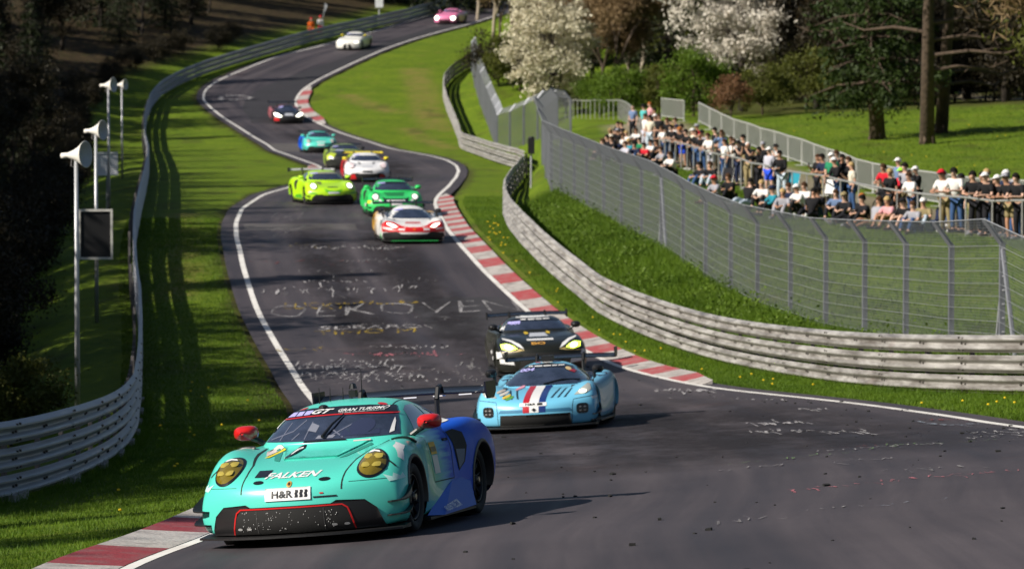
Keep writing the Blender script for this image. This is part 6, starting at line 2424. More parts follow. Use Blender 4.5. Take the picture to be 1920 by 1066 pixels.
c1.seam('T', [(.50, -.27), (.47, .2), (.44, .8)], 0.004)
c1.seam('T', [(-.50, -.27), (-.47, .2), (-.44, .8)], 0.004)
# side writing and stickers
c1.decal('door_number_panel', 'R', rect(-.33, .50, -.12, .68), white_p, off=0.005, h=0.05)
c1.decal('door_sticker', 'R', rect(-.34, .69, -.11, .81), mat('sticker_amber', (0.72, 0.42, 0.02), 0.4), off=0.006, h=0.05)
c1.decal('door_sticker', 'R', rect(-.32, .715, -.13, .765), black_p, off=0.009, h=0.05)
c1.decal('fender_sticker', 'R', [(.62, .965), (.86, .985), (.86, 1.02), (.64, 1.0)], white_p, off=0.006, h=0.03)
c1.decal('fender_print', 'R', [(.68, .978), (.74, .982), (.80, 1.006), (.74, 1.002)], red_p, off=0.010, h=0.03)
c1.both('corner_print', 'R', [(-1.96, .53), (-1.72, .55), (-1.74, .60), (-1.80, .57), (-1.86, .605), (-1.90, .57), (-1.95, .60)], mat('print_pale', (0.45, 0.72, 0.68), 0.4), off=0.005, h=0.03)
c1.both('fender_slot', 'R', rect(-1.78, .66, -1.76, .76), seam_m, off=0.005, h=0.03)
c1.decal('arch_sticker', 'R', [(-1.62, .70), (-1.50, .80), (-1.38, .84), (-1.40, .88), (-1.54, .845), (-1.66, .745)], white_p, off=0.006, h=0.03)
for x in (-.62, -.3, .1, .42, .7):
    MB().box((x, 1.995, 1.205), (.14, .012, .012)).build('wing_print', white_p, wing1)
# lower sill blade in pale blue with a fin
vs = []
sill = mat('sill_paint', (0.02, 0.12, 0.55), 0.45, coat=0.1)
for s in (-1, 1):
    m_ = MB()
    m_.add([(s * .96, -.84, .12), (s * 1.06, -.55, .10), (s * 1.09, .60, .12), (s * 1.00, .74, .42), (s * .96, .2, .40), (s * .95, -.5, .22),
            (s * .90, -.84, .10), (s * .90, -.55, .08), (s * .90, .60, .10), (s * .90, .74, .42), (s * .88, .2, .40), (s * .88, -.5, .22)],
           [(0, 1, 5), (1, 2, 4, 5), (2, 3, 4), (0, 6, 7, 1), (1, 7, 8, 2), (2, 8, 9, 3)])
    m_.build('sill_blade', sill, c1.root)

v_, f_ = text_mesh('FALKENTYRE.COM', 0.02)
A_, B_, C_, D_ = Vector((1.06, -.55, .10)), Vector((1.09, .60, .12)), Vector((.95, -.5, .22)), Vector((.96, .2, .40))
V_ = []
for a, b, _ in v_:
    u = 0.05 + 0.50 * a; w = 0.14 + 0.36 * b
    V_.append(A_.lerp(B_, u).lerp(C_.lerp(D_, u), w) + Vector((0.03, 0, 0.012)))
mesh('lettering', V_, f_, white_p, c1.root)

# ---------------------------------------------------------------- low mid-engined car, pale blue
sky_p = paint('pale_blue_paint', (0.16, 0.50, 0.72))
navy_p = paint('navy_paint', (0.012, 0.035, 0.17))
red2_p = paint('stripe_red', (0.45, 0.012, 0.02))


def mid_engine_car(label, px, py, yaw, pm, level, mirror_m, hood=None, lit=None, roof_m=None, wing_m=None, banner=None, detail=False):
    c = Car(MID_ENGINE, level, label, px, py, yaw)
    c.body(pm, roof_m or pm)
    c.arch_lips(pm)
    c.wheels()
    hh = 0.035 if detail else 0.07
    ws = c.decal('windshield', 'F', [(-.74, .735), (-.4, .74), (0, .742), (.4, .74), (.74, .735), (.70, .80), (.60, .93), (.48, 1.01), (.30, 1.07), (0, 1.095), (-.30, 1.07), (-.48, 1.01), (-.60, .93), (-.70, .80)], glass_m, off=0.004, h=hh)
    c.decal('windshield_banner', 'F', [(-.60, .93), (-.45, .985), (-.2, 1.02), (0, 1.025), (.2, 1.02), (.45, .985), (.60, .93), (.48, 1.01), (.30, 1.07), (0, 1.095), (-.30, 1.07), (-.48, 1.01)], banner or black_p, off=0.007, h=0.03, parent=ws)
    c.both('side_window', 'R', [(-.40, .76), (.35, .80), (.45, .95), (.15, 1.0), (-.15, .94)], glass_m, off=0.004, h=hh)
    c.both('quarter_window', 'R', [(.42, .80), (1.0, .83), (.9, .93), (.52, .97)], glass_m, off=0.004, h=hh)
    c.splitter(carbon, ext=0.08)
    c.skirt(carbon)
    c.mirror(.93, -.55, .97, mirror_m, 0.10, arm_z=-0.18, arm_x=-0.10)
    w = c.wing(2.05, 1.10, 1.96, 0.33, wing_m or carbon_gloss, carbon, swan=True, end_drop=0.2)
    return c, ws, w


c2, ws2, w2 = mid_engine_car('pale blue low race car with red, white and navy centre stripe', 1000, 815, -7.0, sky_p, 3, carbon, detail=True)
for x0, x1, m_ in ((-.185, -.075, red2_p), (-.073, .085, white_p), (.087, .20, navy_p)):
    c2.decal('centre_stripe', 'F', [(x0, .33), (x1, .33), (x1, .735), (x0, .735)], m_, off=0.005, h=0.03)
    c2.decal('roof_stripe', 'F', [(x0 * 1.3, 1.098), (x1 * 1.3, 1.098), (x1 * 1.3, 1.125), (x0 * 1.3, 1.125)], m_, off=0.006, h=0.02)
mo = c2.decal('front_mouth', 'F', [(-.60, .12), (.62, .12), (.60, .30), (-.58, .30)], mesh_dark, off=0.010, h=0.05, thick=0.004)
c2.decal('nose_recess', 'F', [(-.62, .335), (.64, .335), (.60, .385), (-.58, .385)], mat('recess_shade_blue', (0.045, 0.19, 0.33), 0.4), off=0.0035, h=0.05)  # flat strip; its darker blue paints in the shade of the recess
pl2 = c2.decal('sponsor_plate', 'F', rect(-.24, .435, .22, .49), white_p, off=0.009, h=0.04)
c2.text('H&R', 'F', -.14, .447, .04, .48, black_p, off=0.014, bold=0.03, parent=pl2)
c2.decal('plate_mark', 'F', rect(.06, .447, .15, .48), black_p, off=0.014, h=0.04, parent=pl2)
c2.decal('spade_mark', 'F', [(0.005, .345), (.045, .375), (.005, .41), (-.035, .375)], black_p, off=0.012, h=0.03)
for s in (-1, 1):
    hl = c2.decal('headlight', 'F', [(s * .66, .585), (s * .86, .60), (s * .93, .66), (s * .90, .745), (s * .86, .765), (s * .74, .67)][::s], lens_clear, off=0.006, h=0.03)
    c2.decal('lamp', 'F', oval(s * .80, .632, .065, .032, 14), lamp_soft, off=0.016, h=0.02, parent=hl)
    fl = c2.decal('fog_lamp_box', 'F', oval(s * .80, .36, .095, .085, 20, 0, 0.55), black_p, off=0.006, h=0.03, thick=0.006)
    for a in (-.035, .035):
        for b in (-.03, .03):
            c2.decal('fog_lamp', 'F', oval(s * .80 + a, .355 + b, .022, .012, 8), mat('fog_grey', (0.25, 0.24, 0.24), 0.3), off=0.016, h=0.02, parent=fl)
    for k in range(3):
        x = .27 + k * .11
        c2.decal('hood_louvre', 'F', [(s * x, .555), (s * (x + .035), .56), (s * (x + .10), .665), (s * (x + .115), .70), (s * (x + .08), .68)][::s], mat('louvre_dark', (0.012, 0.035, 0.06), 0.6), off=0.006, h=0.03)
    c2.seam('F', [(s * .63, .14), (s * .64, .40), (s * .66, .52), (s * .98, .56)], 0.004)
c2.canards(carbon, ((0.24, 0.13), (0.14, 0.06)))
for x0_, x1_ in ((-.30, -.22), (-.19, -.05), (-.03, .10), (.12, .20), (.22, .32)):
    c2.decal('banner_print', 'F', rect(x0_, 1.037, x1_, 1.053), white_p, off=0.012, h=0.03, parent=ws2)
c2.text('004', 'F', -.43, .955, -.17, 1.005, purple_p, off=0.012, shear=0.02, rise=0.02, bold=0.04, parent=ws2)
c2.decal('glass_sticker', 'F', oval(.40, .985, .055, .022, 14, -0.4), mat('sticker_cream', (0.70, 0.52, 0.25), 0.4), off=0.012, h=0.02)
c2.decal('glass_sticker', 'F', [(.42, .95), (.52, .91), (.55, .935), (.47, .97)], red2_p, off=0.012, h=0.02)
q0, n0 = c2.ray('F', .05, .75); q1, n1 = c2.ray('F', .62, .79)
MB().tube([q0 + n0 * 0.02, q0.lerp(q1, .5) + n0 * 0.06, q1 + n1 * 0.02], [0.014, 0.018, 0.012], 6).build('wiper', carbon, c2.root)
q, n = c2.ray('T', 0, .1)
MB().box(q + Vector((0, 0, 0.05)), (.2, .25, .10)).build('roof_scoop', carbon, c2.root)
for px_, pz_, cl in ((-.50, .60, (0.62, 0.45, 0.05)), (-.44, .575, (0.10, 0.30, 0.06)), (-.56, .65, (0.6, 0.56, 0.5)), (-.62, .69, (0.55, 0.5, 0.45)), (-.34, .715, (0.55, 0.25, 0.33))):
    c2.decal('hood_sticker', 'F', oval(px_, pz_, .07, .022, 12, 0.35, 0.7), mat('sticker_%d' % int(cl[0] * 1000 + cl[1] * 77), cl, 0.4), off=0.0085, h=0.03)
c2.decal('corner_sticker', 'R', [(-1.95, .50), (-1.72, .53), (-1.72, .56), (-1.95, .54)], white_p, off=0.006, h=0.03)
c2.decal('side_number', 'R', rect(-.9, .28, -.72, .46), white_p, off=0.006, h=0.03)
c2.text('1', 'R', -.85, .30, -.77, .44, sky_p, off=0.011, bold=0.05)

# ---------------------------------------------------------------- front-engined coupes
def front_engine_car(label, px, py, yaw, pm, level, mirror_m, lit=None, roof_m=None, wing_m=None, banner=None, grille_m=None):
    c = Car(FRONT_ENGINE, level, label, px, py, yaw)
    c.body(pm, roof_m or pm)
    c.arch_lips(pm)
    c.wheels()
    ws = c.decal('windshield', 'F', [(-.71, .985), (-.35, .995), (0, .998), (.35, .995), (.71, .985), (.66, 1.07), (.60, 1.15), (.54, 1.20), (.3, 1.228), (0, 1.234), (-.3, 1.228), (-.54, 1.20), (-.60, 1.15), (-.66, 1.07)], glass_m, off=0.004, h=0.06)
    c.decal('windshield_banner', 'F', [(-.60, 1.15), (-.3, 1.172), (0, 1.176), (.3, 1.172), (.60, 1.15), (.54, 1.20), (.3, 1.228), (0, 1.234), (-.3, 1.228), (-.54, 1.20)], banner or black_p, off=0.007, h=0.03, parent=ws)
    c.decal('number_strip', 'F', [(-.61, 1.115), (-.33, 1.14), (-.31, 1.175), (-.57, 1.155)], purple_p, off=0.011, h=0.05, parent=ws)
    c.both('side_window', 'R', [(-.05, .96), (.62, .97), (.70, 1.20), (.40, 1.20), (.18, 1.14)], glass_m, off=0.004, h=0.06)
    c.both('quarter_window', 'R', [(.68, .97), (1.35, 1.0), (1.2, 1.11), (.78, 1.19)], glass_m, off=0.004, h=0.06)
    c.splitter(carbon, ext=0.08)
    c.skirt(carbon)
    c.mirror(.95, -.20, 1.06, mirror_m, 0.11)
    w = c.wing(2.02, 1.20, 1.86, 0.33, wing_m or carbon_gloss, carbon)
    return c, ws, w


blk = two_tone('black_white_livery', (0.012, 0.013, 0.009), (0.05, 0.05, 0.045), -0.6, 1.8, 0.5, 3.0)
c3, ws3, w3 = front_engine_car('black front-engined race car with glowing yellow headlights', 1020, 711, 4.0, blk, 2, carbon)
for s in (-1, 1):
    hl = c3.decal('headlight', 'F', [(s * .48, .63), (s * .93, .60), (s * .96, .72), (s * .86, .80), (s * .66, .74)][::s], black_p, off=0.006, h=0.04)
    c3.decal('lamp', 'F', [(s * .54, .65), (s * .70, .615), (s * .88, .65), (s * .90, .745), (s * .76, .76), (s * .62, .71)][::s], lamp_y, off=0.016, h=0.03, parent=hl)
    c3.decal('lamp_core', 'F', oval(s * .73, .685, .085, .045, 16, s * 0.25), lamp_core, off=0.022, h=0.03, parent=hl)
    c3.decal('lamp_trim', 'F', [(s * .40, .645), (s * .52, .70), (s * .66, .79), (s * .84, .85), (s * .84, .875), (s * .64, .83), (s * .48, .75)][::s], white_p, off=0.007, h=0.04)
    c3.decal('hood_vent', 'F', [(s * .40, .86), (s * .66, .87), (s * .64, .92), (s * .44, .925)][::s], black_p, off=0.005, h=0.04)
    c3.decal('hood_pin', 'F', oval(s * .25, .935, .05, .018, 12), mat('pin_yellow', (0.60, 0.42, 0.03), 0.4), off=0.007, h=0.03)
    c3.decal('fender_print', 'F', [(s * .88, .48), (s * 1.0, .44), (s * 1.0, .60), (s * .92, .60)][::s], white_p, off=0.006, h=0.04)
    for k in range(5):
        c3.decal('side_sticker', 'L' if s < 0 else 'R', oval(-1.0 + k * .35, .35 + .12 * (k % 3), .12, .045, 12), white_p, off=0.005, h=0.05)
for s in (-1, 1):
    c3.decal('gold_trim', 'F', [(s * .38, .625), (s * .52, .655), (s * .56, .615), (s * .90, .585), (s * .90, .57), (s * .54, .595)][::s], mat('trim_gold', (0.45, 0.34, 0.12), 0.4), off=0.008, h=0.04)
    c3.decal('bumper_print', 'F', [(s * .62, .30), (s * .94, .34), (s * .94, .44), (s * .66, .42)][::s], white_p, off=0.008, h=0.04)
    c3.decal('pillar_print', 'F', [(s * .72, .97), (s * .78, .96), (s * .62, 1.19), (s * .57, 1.20)][::s], white_p, off=0.008, h=0.04)
c3.decal('grille', 'F', [(-.55, .14), (.55, .14), (.42, .56), (-.42, .56)], mesh_dark, off=0.008, h=0.06)
c3.decal('hood_print', 'F', rect(-.30, .815, .30, .845), white_p, off=0.006, h=0.04)
c3.decal('hood_print', 'F', [(-.22, .88), (.22, .88), (.17, .935), (-.17, .935)], mat('print_grey', (0.45, 0.47, 0.52), 0.4), off=0.006, h=0.04)
c3.text('BO', 'F', -.22, .735, .10, .785, mat('print_orange', (0.50, 0.26, 0.05), 0.4), off=0.007, bold=0.04)
for x0_, x1_ in ((-.30, -.18), (-.14, .02), (.05, .18), (.21, .36)):
    c3.decal('banner_print', 'F', rect(x0_, 1.190, x1_, 1.210), white_p, off=0.012, h=0.03, parent=ws3)
c3.text('009', 'F', -.56, 1.095, -.32, 1.145, purple_p, off=0.012, rise=0.012, bold=0.04, parent=ws3)
c3.decal('roof_print', 'F', [(-.48, 1.238), (.48, 1.238), (.40, 1.268), (-.40, 1.268)], white_p, off=0.006, h=0.03)

# ---------------------------------------------------------------- the field behind
lime = (0.42, 0.72, 0.012)
limep = two_tone('lime_green_livery', lime, (0.10, 0.48, 0.03), 1.4, 2.2, 0.4, 3.0)
cy, wsy, wy = rear_engine_car('lime yellow rear-engined race car with lit white headlights', 628, 386, 14.0, limep, 2, limep, lit=lamp_w, wing_m=mat('wing_grey', (0.5, 0.5, 0.5), 0.3, coat=0.5), banner=mat('banner_grey', (0.25, 0.25, 0.2), 0.4))
cy.decal('green_print', 'F', [(-.30, .50), (.0, .45), (.30, .50), (.36, .60), (.18, .56), (0, .54), (-.18, .56), (-.36, .62)], paint('green_print', (0.08, 0.40, 0.02)), off=0.005, h=0.05)
cy.both('green_print', 'R', [(-.9, .2), (.6, .2), (.4, .32), (-.7, .36)], paint('green_print', (0.08, 0.40, 0.02)), off=0.005, h=0.06)
cy.decal('hood_vent', 'F', [(-.46, .78), (-.34, .76), (-.26, .86), (-.50, .88)], mat('vent_olive', (0.12, 0.16, 0.05), 0.5), off=0.006, h=0.04)
cy.both('bumper_print', 'F', [(.62, .40), (.94, .42), (.94, .50), (.70, .46)], paint('green_print', (0.08, 0.40, 0.02)), off=0.006, h=0.04)
cy.decal('sponsor_plate', 'F', rect(-.22, .43, .22, .50), white_p, off=0.010, h=0.05)
cy.decal('hood_print', 'F', rect(-.20, .66, .22, .69), black_p, off=0.006, h=0.05)

grn = (0.03, 0.55, 0.12)
cg, wsg, wg = rear_engine_car('bright green race car just behind the red and white one', 744, 409, 6.0, paint('bright_green', grn), 2, paint('bright_green', grn), lens=lens_clear, lit=lamp_soft)
cg.decal('black_nose', 'F', [(-.42, .54), (.42, .54), (.50, .70), (.36, .66), (-.36, .66), (-.50, .70)], black_p, off=0.006, h=0.05)
cg.decal('hood_vent', 'F', [(-.30, .74), (.30, .74), (.40, .86), (-.40, .86)], mat('vent_green', (0.01, 0.18, 0.05), 0.5), off=0.005, h=0.05)
cg.both('mirror_print', 'F', oval(.60, .60, .10, .03, 12, .5), white_p, off=0.006, h=0.04)
cg.both('arch_print', 'R', rect(-.8, .30, .3, .42), white_p, off=0.006, h=0.06)
cg.decal('nose_print', 'F', rect(-.34, .56, .34, .60), white_p, off=0.010, h=0.05)
cg.decal('sponsor_plate', 'F', rect(-.22, .42, .22, .49), white_p, off=0.012, h=0.05)
cg.decal('corner_print', 'L', rect(-1.95, .48, -1.70, .58), mat('sticker_yellow', (0.75, 0.60, 0.03), 0.4), off=0.006, h=0.05)

rw = two_tone('white_orange_livery', (0.74, 0.73, 0.72), (0.55, 0.30, 0.04), 0.2, 1.2, 0.4, 4.0)
cf, wsf, wf_ = mid_engine_car('white and red mid-engined race car leading the middle pack', 778, 460, 6.0, rw, 2, black_p, banner=white_p)
redp = paint('bright_red', (0.55, 0.012, 0.015))
cf.decal('red_nose', 'F', [(-1.0, .36), (1.0, .36), (1.0, .60), (.86, .70), (.62, .66), (.40, .56), (.2, .52), (-.2, .52), (-.40, .56), (-.62, .66), (-.86, .70), (-1.0, .60)], redp, off=0.0045, h=0.05)
cf.decal('roof_print', 'F', [(-.30, 1.10), (-.10, 1.11), (-.10, 1.125), (-.28, 1.115)], redp, off=0.006, h=0.03)
cf.decal('roof_print', 'F', [(.12, 1.11), (.32, 1.10), (.30, 1.115), (.12, 1.125)], redp, off=0.006, h=0.03)
cf.decal('hood_print', 'F', rect(-.30, .575, .30, .605), mat('print_pink', (0.72, 0.60, 0.62), 0.4), off=0.006, h=0.04)
cf.decal('nose_badge', 'F', oval(0, .45, .05, .04, 12), mat('badge_red', (0.62, 0.10, 0.02), 0.4), off=0.009, h=0.03)
cf.decal('black_mouth', 'F', [(-1.0, .12), (1.0, .12), (.98, .33), (.55, .38), (.40, .30), (-.40, .30), (-.55, .38), (-.98, .33)], mesh_dark, off=0.007, h=0.05)
cf.decal('hood_duct', 'F', [(-.26, .62), (.26, .62), (.22, .655), (-.22, .655)], redp, off=0.006, h=0.04)
for s in (-1, 1):
    cf.decal('headlight', 'F', [(s * .52, .52), (s * .66, .50), (s * .84, .60), (s * .84, .64), (s * .66, .60)][::s], lamp_w, off=0.008, h=0.04)
    cf.decal('nose_print', 'F', rect(*(sorted([s * .30, s * .50])[0], .42, sorted([s * .30, s * .50])[1], .47)), white_p, off=0.008, h=0.05)
    cf.decal('corner_print', 'F', [(s * .70, .44), (s * .96, .46), (s * .96, .50), (s * .70, .48)][::s], white_p, off=0.008, h=0.05)
cf.decal('number_strip', 'F', [(-.50, .955), (-.22, 1.0), (-.20, 1.04), (-.44, 1.0)], purple_p, off=0.012, h=0.05)
MB().box((0, -2.50, 0.10), (1.5, .03, .018)).build('green_lip', paint('bright_green', grn), cf.root)
cf.decal('green_side', 'L', [(-1.9, .15), (-1.6, .15), (-1.6, .3), (-1.9, .34)], paint('bright_green', grn), off=0.006, h=0.05)

wht = two_tone('white_red_livery', (0.74, 0.74, 0.76), (0.45, 0.02, 0.03), -0.3, 0.3, 0.2, 3.0)
cw, wsw, ww = rear_engine_car('white rear-engined race car with yellow mirrors and red mouth corners', 690, 343, 5.0, wht, 2, mat('mirror_yellow', (0.75, 0.62, 0.03), 0.3), wing_m=mat('mirror_yellow', (0.75, 0.62, 0.03), 0.3), banner=white_p, roof_m=paint('white_roof', (0.74, 0.74, 0.76)))
cw.decal('hood_print', 'F', rect(-.22, .66, .26, .70), mat('print_grey', (0.45, 0.47, 0.52), 0.4), off=0.006, h=0.05)
cw.decal('hood_duct', 'F', [(-.34, .78), (-.26, .78), (-.30, .86), (-.40, .86)], black_p, off=0.006, h=0.04)
cw.decal('hood_duct', 'F', [(.26, .78), (.34, .78), (.40, .86), (.30, .86)], black_p, off=0.006, h=0.04)
cw.decal('sponsor_plate', 'F', rect(-.22, .43, .22, .50), black_p, off=0.010, h=0.05)
for s in (-1, 1):
    cw.decal('red_corner', 'F', [(s * .50, .13), (s * .80, .13), (s * .76, .30), (s * .58, .36)][::s], redp, off=0.022, h=0.05)
    cw.decal('lamp_print', 'F', oval(s * .725, .70, .13, .11, 16), mat('print_pink', (0.72, 0.60, 0.62), 0.4), off=0.05, h=0.04)

amg = two_tone('black_lime_livery', (0.02, 0.022, 0.02), (0.22, 0.32, 0.05), -1.3, 0.3, 0.5, 2.5)
ca_, wsa, wa = front_engine_car('black and yellow-green race car half hidden behind the white one', 648, 319, 4.0, amg, 2, carbon, roof_m=two_tone('amg_roof', (0.25, 0.34, 0.10), (0.05, 0.06, 0.03), 0.8, 1.4, 0.3))
ylp = paint('yellow_green', (0.40, 0.50, 0.03))
ca_.decal('nose_print', 'F', [(.05, .62), (.75, .60), (.90, .80), (.70, .90), (.30, .86)], ylp, off=0.006, h=0.05)
ca_.decal('nose_print', 'F', [(-.95, .45), (-.60, .62), (-.45, .80), (-.75, .88), (-.98, .70)], ylp, off=0.006, h=0.05)
ca_.decal('hood_print', 'F', rect(-.45, .93, -.05, .965), purple_p, off=0.006, h=0.05)
ca_.decal('lamp_print', 'F', oval(-.72, .60, .14, .06, 14, -0.4), white_p, off=0.010, h=0.05)
ca_.decal('grille', 'F', [(-.5, .14), (.6, .14), (.5, .56), (-.4, .56)], mesh_dark, off=0.012, h=0.06)

ct, wst, wt = rear_engine_car('small distant teal and blue car behind the white one, twin of the foreground car', 603, 288, 8.0, falken, 2, paint('teal_plain', teal), roof_m=paint('teal_plain', teal))
ct.decal('hood_print', 'F', rect(-.26, .62, .26, .67), white_p, off=0.006, h=0.05)
ct.decal('sponsor_plate', 'F', rect(-.22, .43, .22, .53), white_p, off=0.008, h=0.05)

bk = two_tone('black_red_livery', (0.016, 0.015, 0.016), (0.32, 0.10, 0.12), -0.2, 0.6, 0.5, 3.0)
cb_, wsb, wb = mid_engine_car('black mid-engined race car passing the far inside kerb', 543, 234, 9.0, bk, 2, carbon)
for s in (-1, 1):
    cb_.decal('headlight', 'F', [(s * .45, .50), (s * .62, .46), (s * .96, .56), (s * .96, .70), (s * .75, .68)][::s], lamp_w, off=0.008, h=0.05)
cb_.decal('hood_print', 'F', [(-.30, .55), (.36, .55), (.25, .66), (-.2, .66)], mat('print_grey', (0.45, 0.47, 0.52), 0.4), off=0.006, h=0.05)
cb_.decal('red_corner', 'F', [(-1.0, .20), (-.66, .20), (-.66, .40), (-1.0, .42)], redp, off=0.006, h=0.05)
cb_.decal('fender_print', 'L', rect(-1.1, .45, -.5, .70), mat('print_pink2', (0.62, 0.36, 0.42), 0.4), off=0.006, h=0.06)
cb_.decal('number_strip', 'F', [(-.52, .93), (-.22, .99), (-.20, 1.05), (-.44, 1.0)], purple_p, off=0.012, h=0.05)

bm_ = two_tone('white_cream_livery', (0.76, 0.75, 0.70), (0.50, 0.46, 0.34), 0.0, 1.0, 0.3, 3.0)
cbm, wsbm, wbm = front_engine_car('white front-engined race car with yellow mirrors climbing down the far hill', 650, 96, -12.0, bm_, 2, mat('mirror_yellow', (0.75, 0.62, 0.03), 0.3), banner=white_p)
for s in (-1, 1):
    cbm.decal('grille', 'F', [(s * .06, .16), (s * .40, .13), (s * .28, .46), (s * .06, .52)][::s], mesh_dark, off=0.008, h=0.05)
    cbm.decal('lamp_print', 'F', oval(s * .70, .62, .20, .09, 14), lamp_soft, off=0.008, h=0.05)

pk = two_tone('pink_livery', (0.66, 0.19, 0.36), (0.40, 0.22, 0.32), 0.2, 1.2, 0.4, 3.0)
cp, wsp, wpk = front_engine_car('pink race car with bright headlights, farthest of all', 832, 47, -14.0, pk, 2, paint('pink_plain', (0.66, 0.19, 0.36)), banner=paint('pink_plain', (0.66, 0.19, 0.36)))
cp.decal('grille', 'F', [(-.55, .13), (.55, .13), (.46, .42), (-.46, .42)], mat('grille_wine', (0.03, 0.004, 0.01), 0.6), off=0.008, h=0.06)
for s in (-1, 1):
    cp.decal('headlight', 'F', oval(s * .74, .54, .20, .17, 18), lamp_w, off=0.010, h=0.05)
# ================================================================ PEOPLE
def skin_mesh(joints, edges, radii, root, level=1, name='s'):
    me_ = bpy.data.meshes.new(name)
    keys = list(joints.keys())
    idx = {k: i for i, k in enumerate(keys)}
    me_.from_pydata([joints[k] for k in keys], [(idx[a], idx[b]) for a, b in edges], [])
    ob = bpy.data.objects.new(name, me_)
    COL.objects.link(ob)
    md = ob.modifiers.new('skin', 'SKIN')
    md.use_smooth_shade = True
    lay = me_.skin_vertices[0].data
    for k in keys:
        r = radii[k]
        lay[idx[k]].radius = (r, r) if not isinstance(r, tuple) else r
        lay[idx[k]].use_root = (k == root)
    ss = ob.modifiers.new('sub', 'SUBSURF'); ss.levels = level; ss.render_levels = level
    dg = bpy.context.evaluated_depsgraph_get()
    ev = bpy.data.meshes.new_from_object(ob.evaluated_get(dg))
    bpy.data.objects.remove(ob); bpy.data.meshes.remove(me_)
    ev.polygons.foreach_set('use_smooth', [True] * len(ev.polygons))
    return ev


def pose_joints(kind):
    """joint positions, figure facing -Y, 1.76 m when upright"""
    J = {}
    if kind in ('stand', 'lean', 'photo', 'phone', 'wave'):
        b = {'stand': 0.0, 'lean': 0.30, 'photo': 0.04, 'phone': 0.03, 'wave': 0.05}[kind]      # forward lean of the trunk
        def tr(h, dy=0.0):
            L = h - 0.94
            return (0.0, -math.sin(b) * L + dy, 0.94 + math.cos(b) * L)
        J['pelvis'] = (0, 0, .96); J['spine'] = tr(1.16); J['chest'] = tr(1.36); J['neck'] = tr(1.50)
        hx_, hy_, hz_ = tr(1.56)
        J['head0'] = (0, hy_ - .015, hz_ + .03); J['head1'] = (0, hy_ - .03, hz_ + .10); J['head2'] = (0, hy_ - .02, hz_ + .175)
        J['nose'] = (0, hy_ - .135, hz_ + .075)
        for s, n in ((-1, 'l'), (1, 'r')):
            sx, sy, sz = tr(1.42)
            J['sh' + n] = (s * .185, sy, sz)
            if kind == 'stand':
                J['el' + n] = (s * .25, sy + .03, sz - .28); J['wr' + n] = (s * .25, sy - .05, sz - .52); hd = Vector((0, -.25, -.97))
            elif kind == 'lean':
                J['el' + n] = (s * .27, sy - .12, sz - .26); J['wr' + n] = (s * .12, sy - .36, sz - .24); hd = Vector((-s * .7, -.7, -.1))
            elif kind == 'photo':
                J['el' + n] = (s * .27, sy - .17, sz - .16); J['wr' + n] = (s * .09, sy - .24, sz + .09); hd = Vector((-s * .3, -.1, .95))
            elif kind == 'phone':
                if s < 0:
                    J['el' + n] = (s * .25, sy - .06, sz - .27); J['wr' + n] = (s * .12, sy - .28, sz - .14); hd = Vector((0, -.6, .8))
                else:
                    J['el' + n] = (s * .25, sy + .03, sz - .28); J['wr' + n] = (s * .24, sy - .06, sz - .52); hd = Vector((0, -.25, -.97))
            else:
                if s < 0:
                    J['el' + n] = (s * .42, sy - .08, sz + .06); J['wr' + n] = (s * .62, sy - .14, sz + .16); hd = Vector((-.9, -.2, .35))
                else:
                    J['el' + n] = (s * .25, sy + .03, sz - .28); J['wr' + n] = (s * .24, sy - .06, sz - .52); hd = Vector((0, -.25, -.97))
            J['_h' + n] = hd.normalized()
            J['hip' + n] = (s * .095, .0, .90); J['kn' + n] = (s * .115, -.03 + .02 * s, .50); J['an' + n] = (s * .125, .03 + .03 * s, .09); J['to' + n] = (s * .15, -.13 + .03 * s, .045)
    else:
        # sitting on the ground
        b = 0.30 if kind == 'sit' else -0.25
        def tr(h):
            L = h
            return (0.0, -math.sin(b) * L, .12 + math.cos(b) * L)
        J['pelvis'] = (0, 0, .12); J['spine'] = tr(.22); J['chest'] = tr(.42); J['neck'] = tr(.56)
        hx_, hy_, hz_ = tr(.62)
        hy_ += 0.03
        J['head0'] = (0, hy_ - .015, hz_ + .03); J['head1'] = (0, hy_ - .03, hz_ + .10); J['head2'] = (0, hy_ - .02, hz_ + .175); J['nose'] = (0, hy_ - .135, hz_ + .075)
        for s, n in ((-1, 'l'), (1, 'r')):
            sx, sy, sz = tr(.48)
            J['sh' + n] = (s * .185, sy, sz)
            if kind == 'sit':
                J['el' + n] = (s * .27, sy - .18, sz - .19); J['wr' + n] = (s * .10, sy - .38, sz - .16); hd = Vector((-s * .8, -.5, -.3))
                J['hip' + n] = (s * .10, -.03, .13); J['kn' + n] = (s * .16, -.42, .46); J['an' + n] = (s * .14, -.62, .09); J['to' + n] = (s * .16, -.78, .045)
            else:
                J['el' + n] = (s * .28, sy + .14, sz - .24); J['wr' + n] = (s * .30, sy + .24, .09); hd = Vector((s * .3, .5, -.4))
                J['hip' + n] = (s * .10, -.03, .13); J['kn' + n] = (s * .14, -.44, .30 if s < 0 else .20); J['an' + n] = (s * .15, -.82, .09); J['to' + n] = (s * .18, -.92, .18)
            J['_h' + n] = hd.normalized()
    return J


E_BODY = [('pelvis', 'spine'), ('spine', 'chest'), ('chest', 'neck'), ('neck', 'head0'), ('head0', 'head1'), ('head1', 'head2'), ('head1', 'nose')]
RAD = dict(pelvis=.135, spine=.12, chest=.14, neck=.055, head0=.072, head1=.098, head2=.070, nose=.018)
POSE = {}


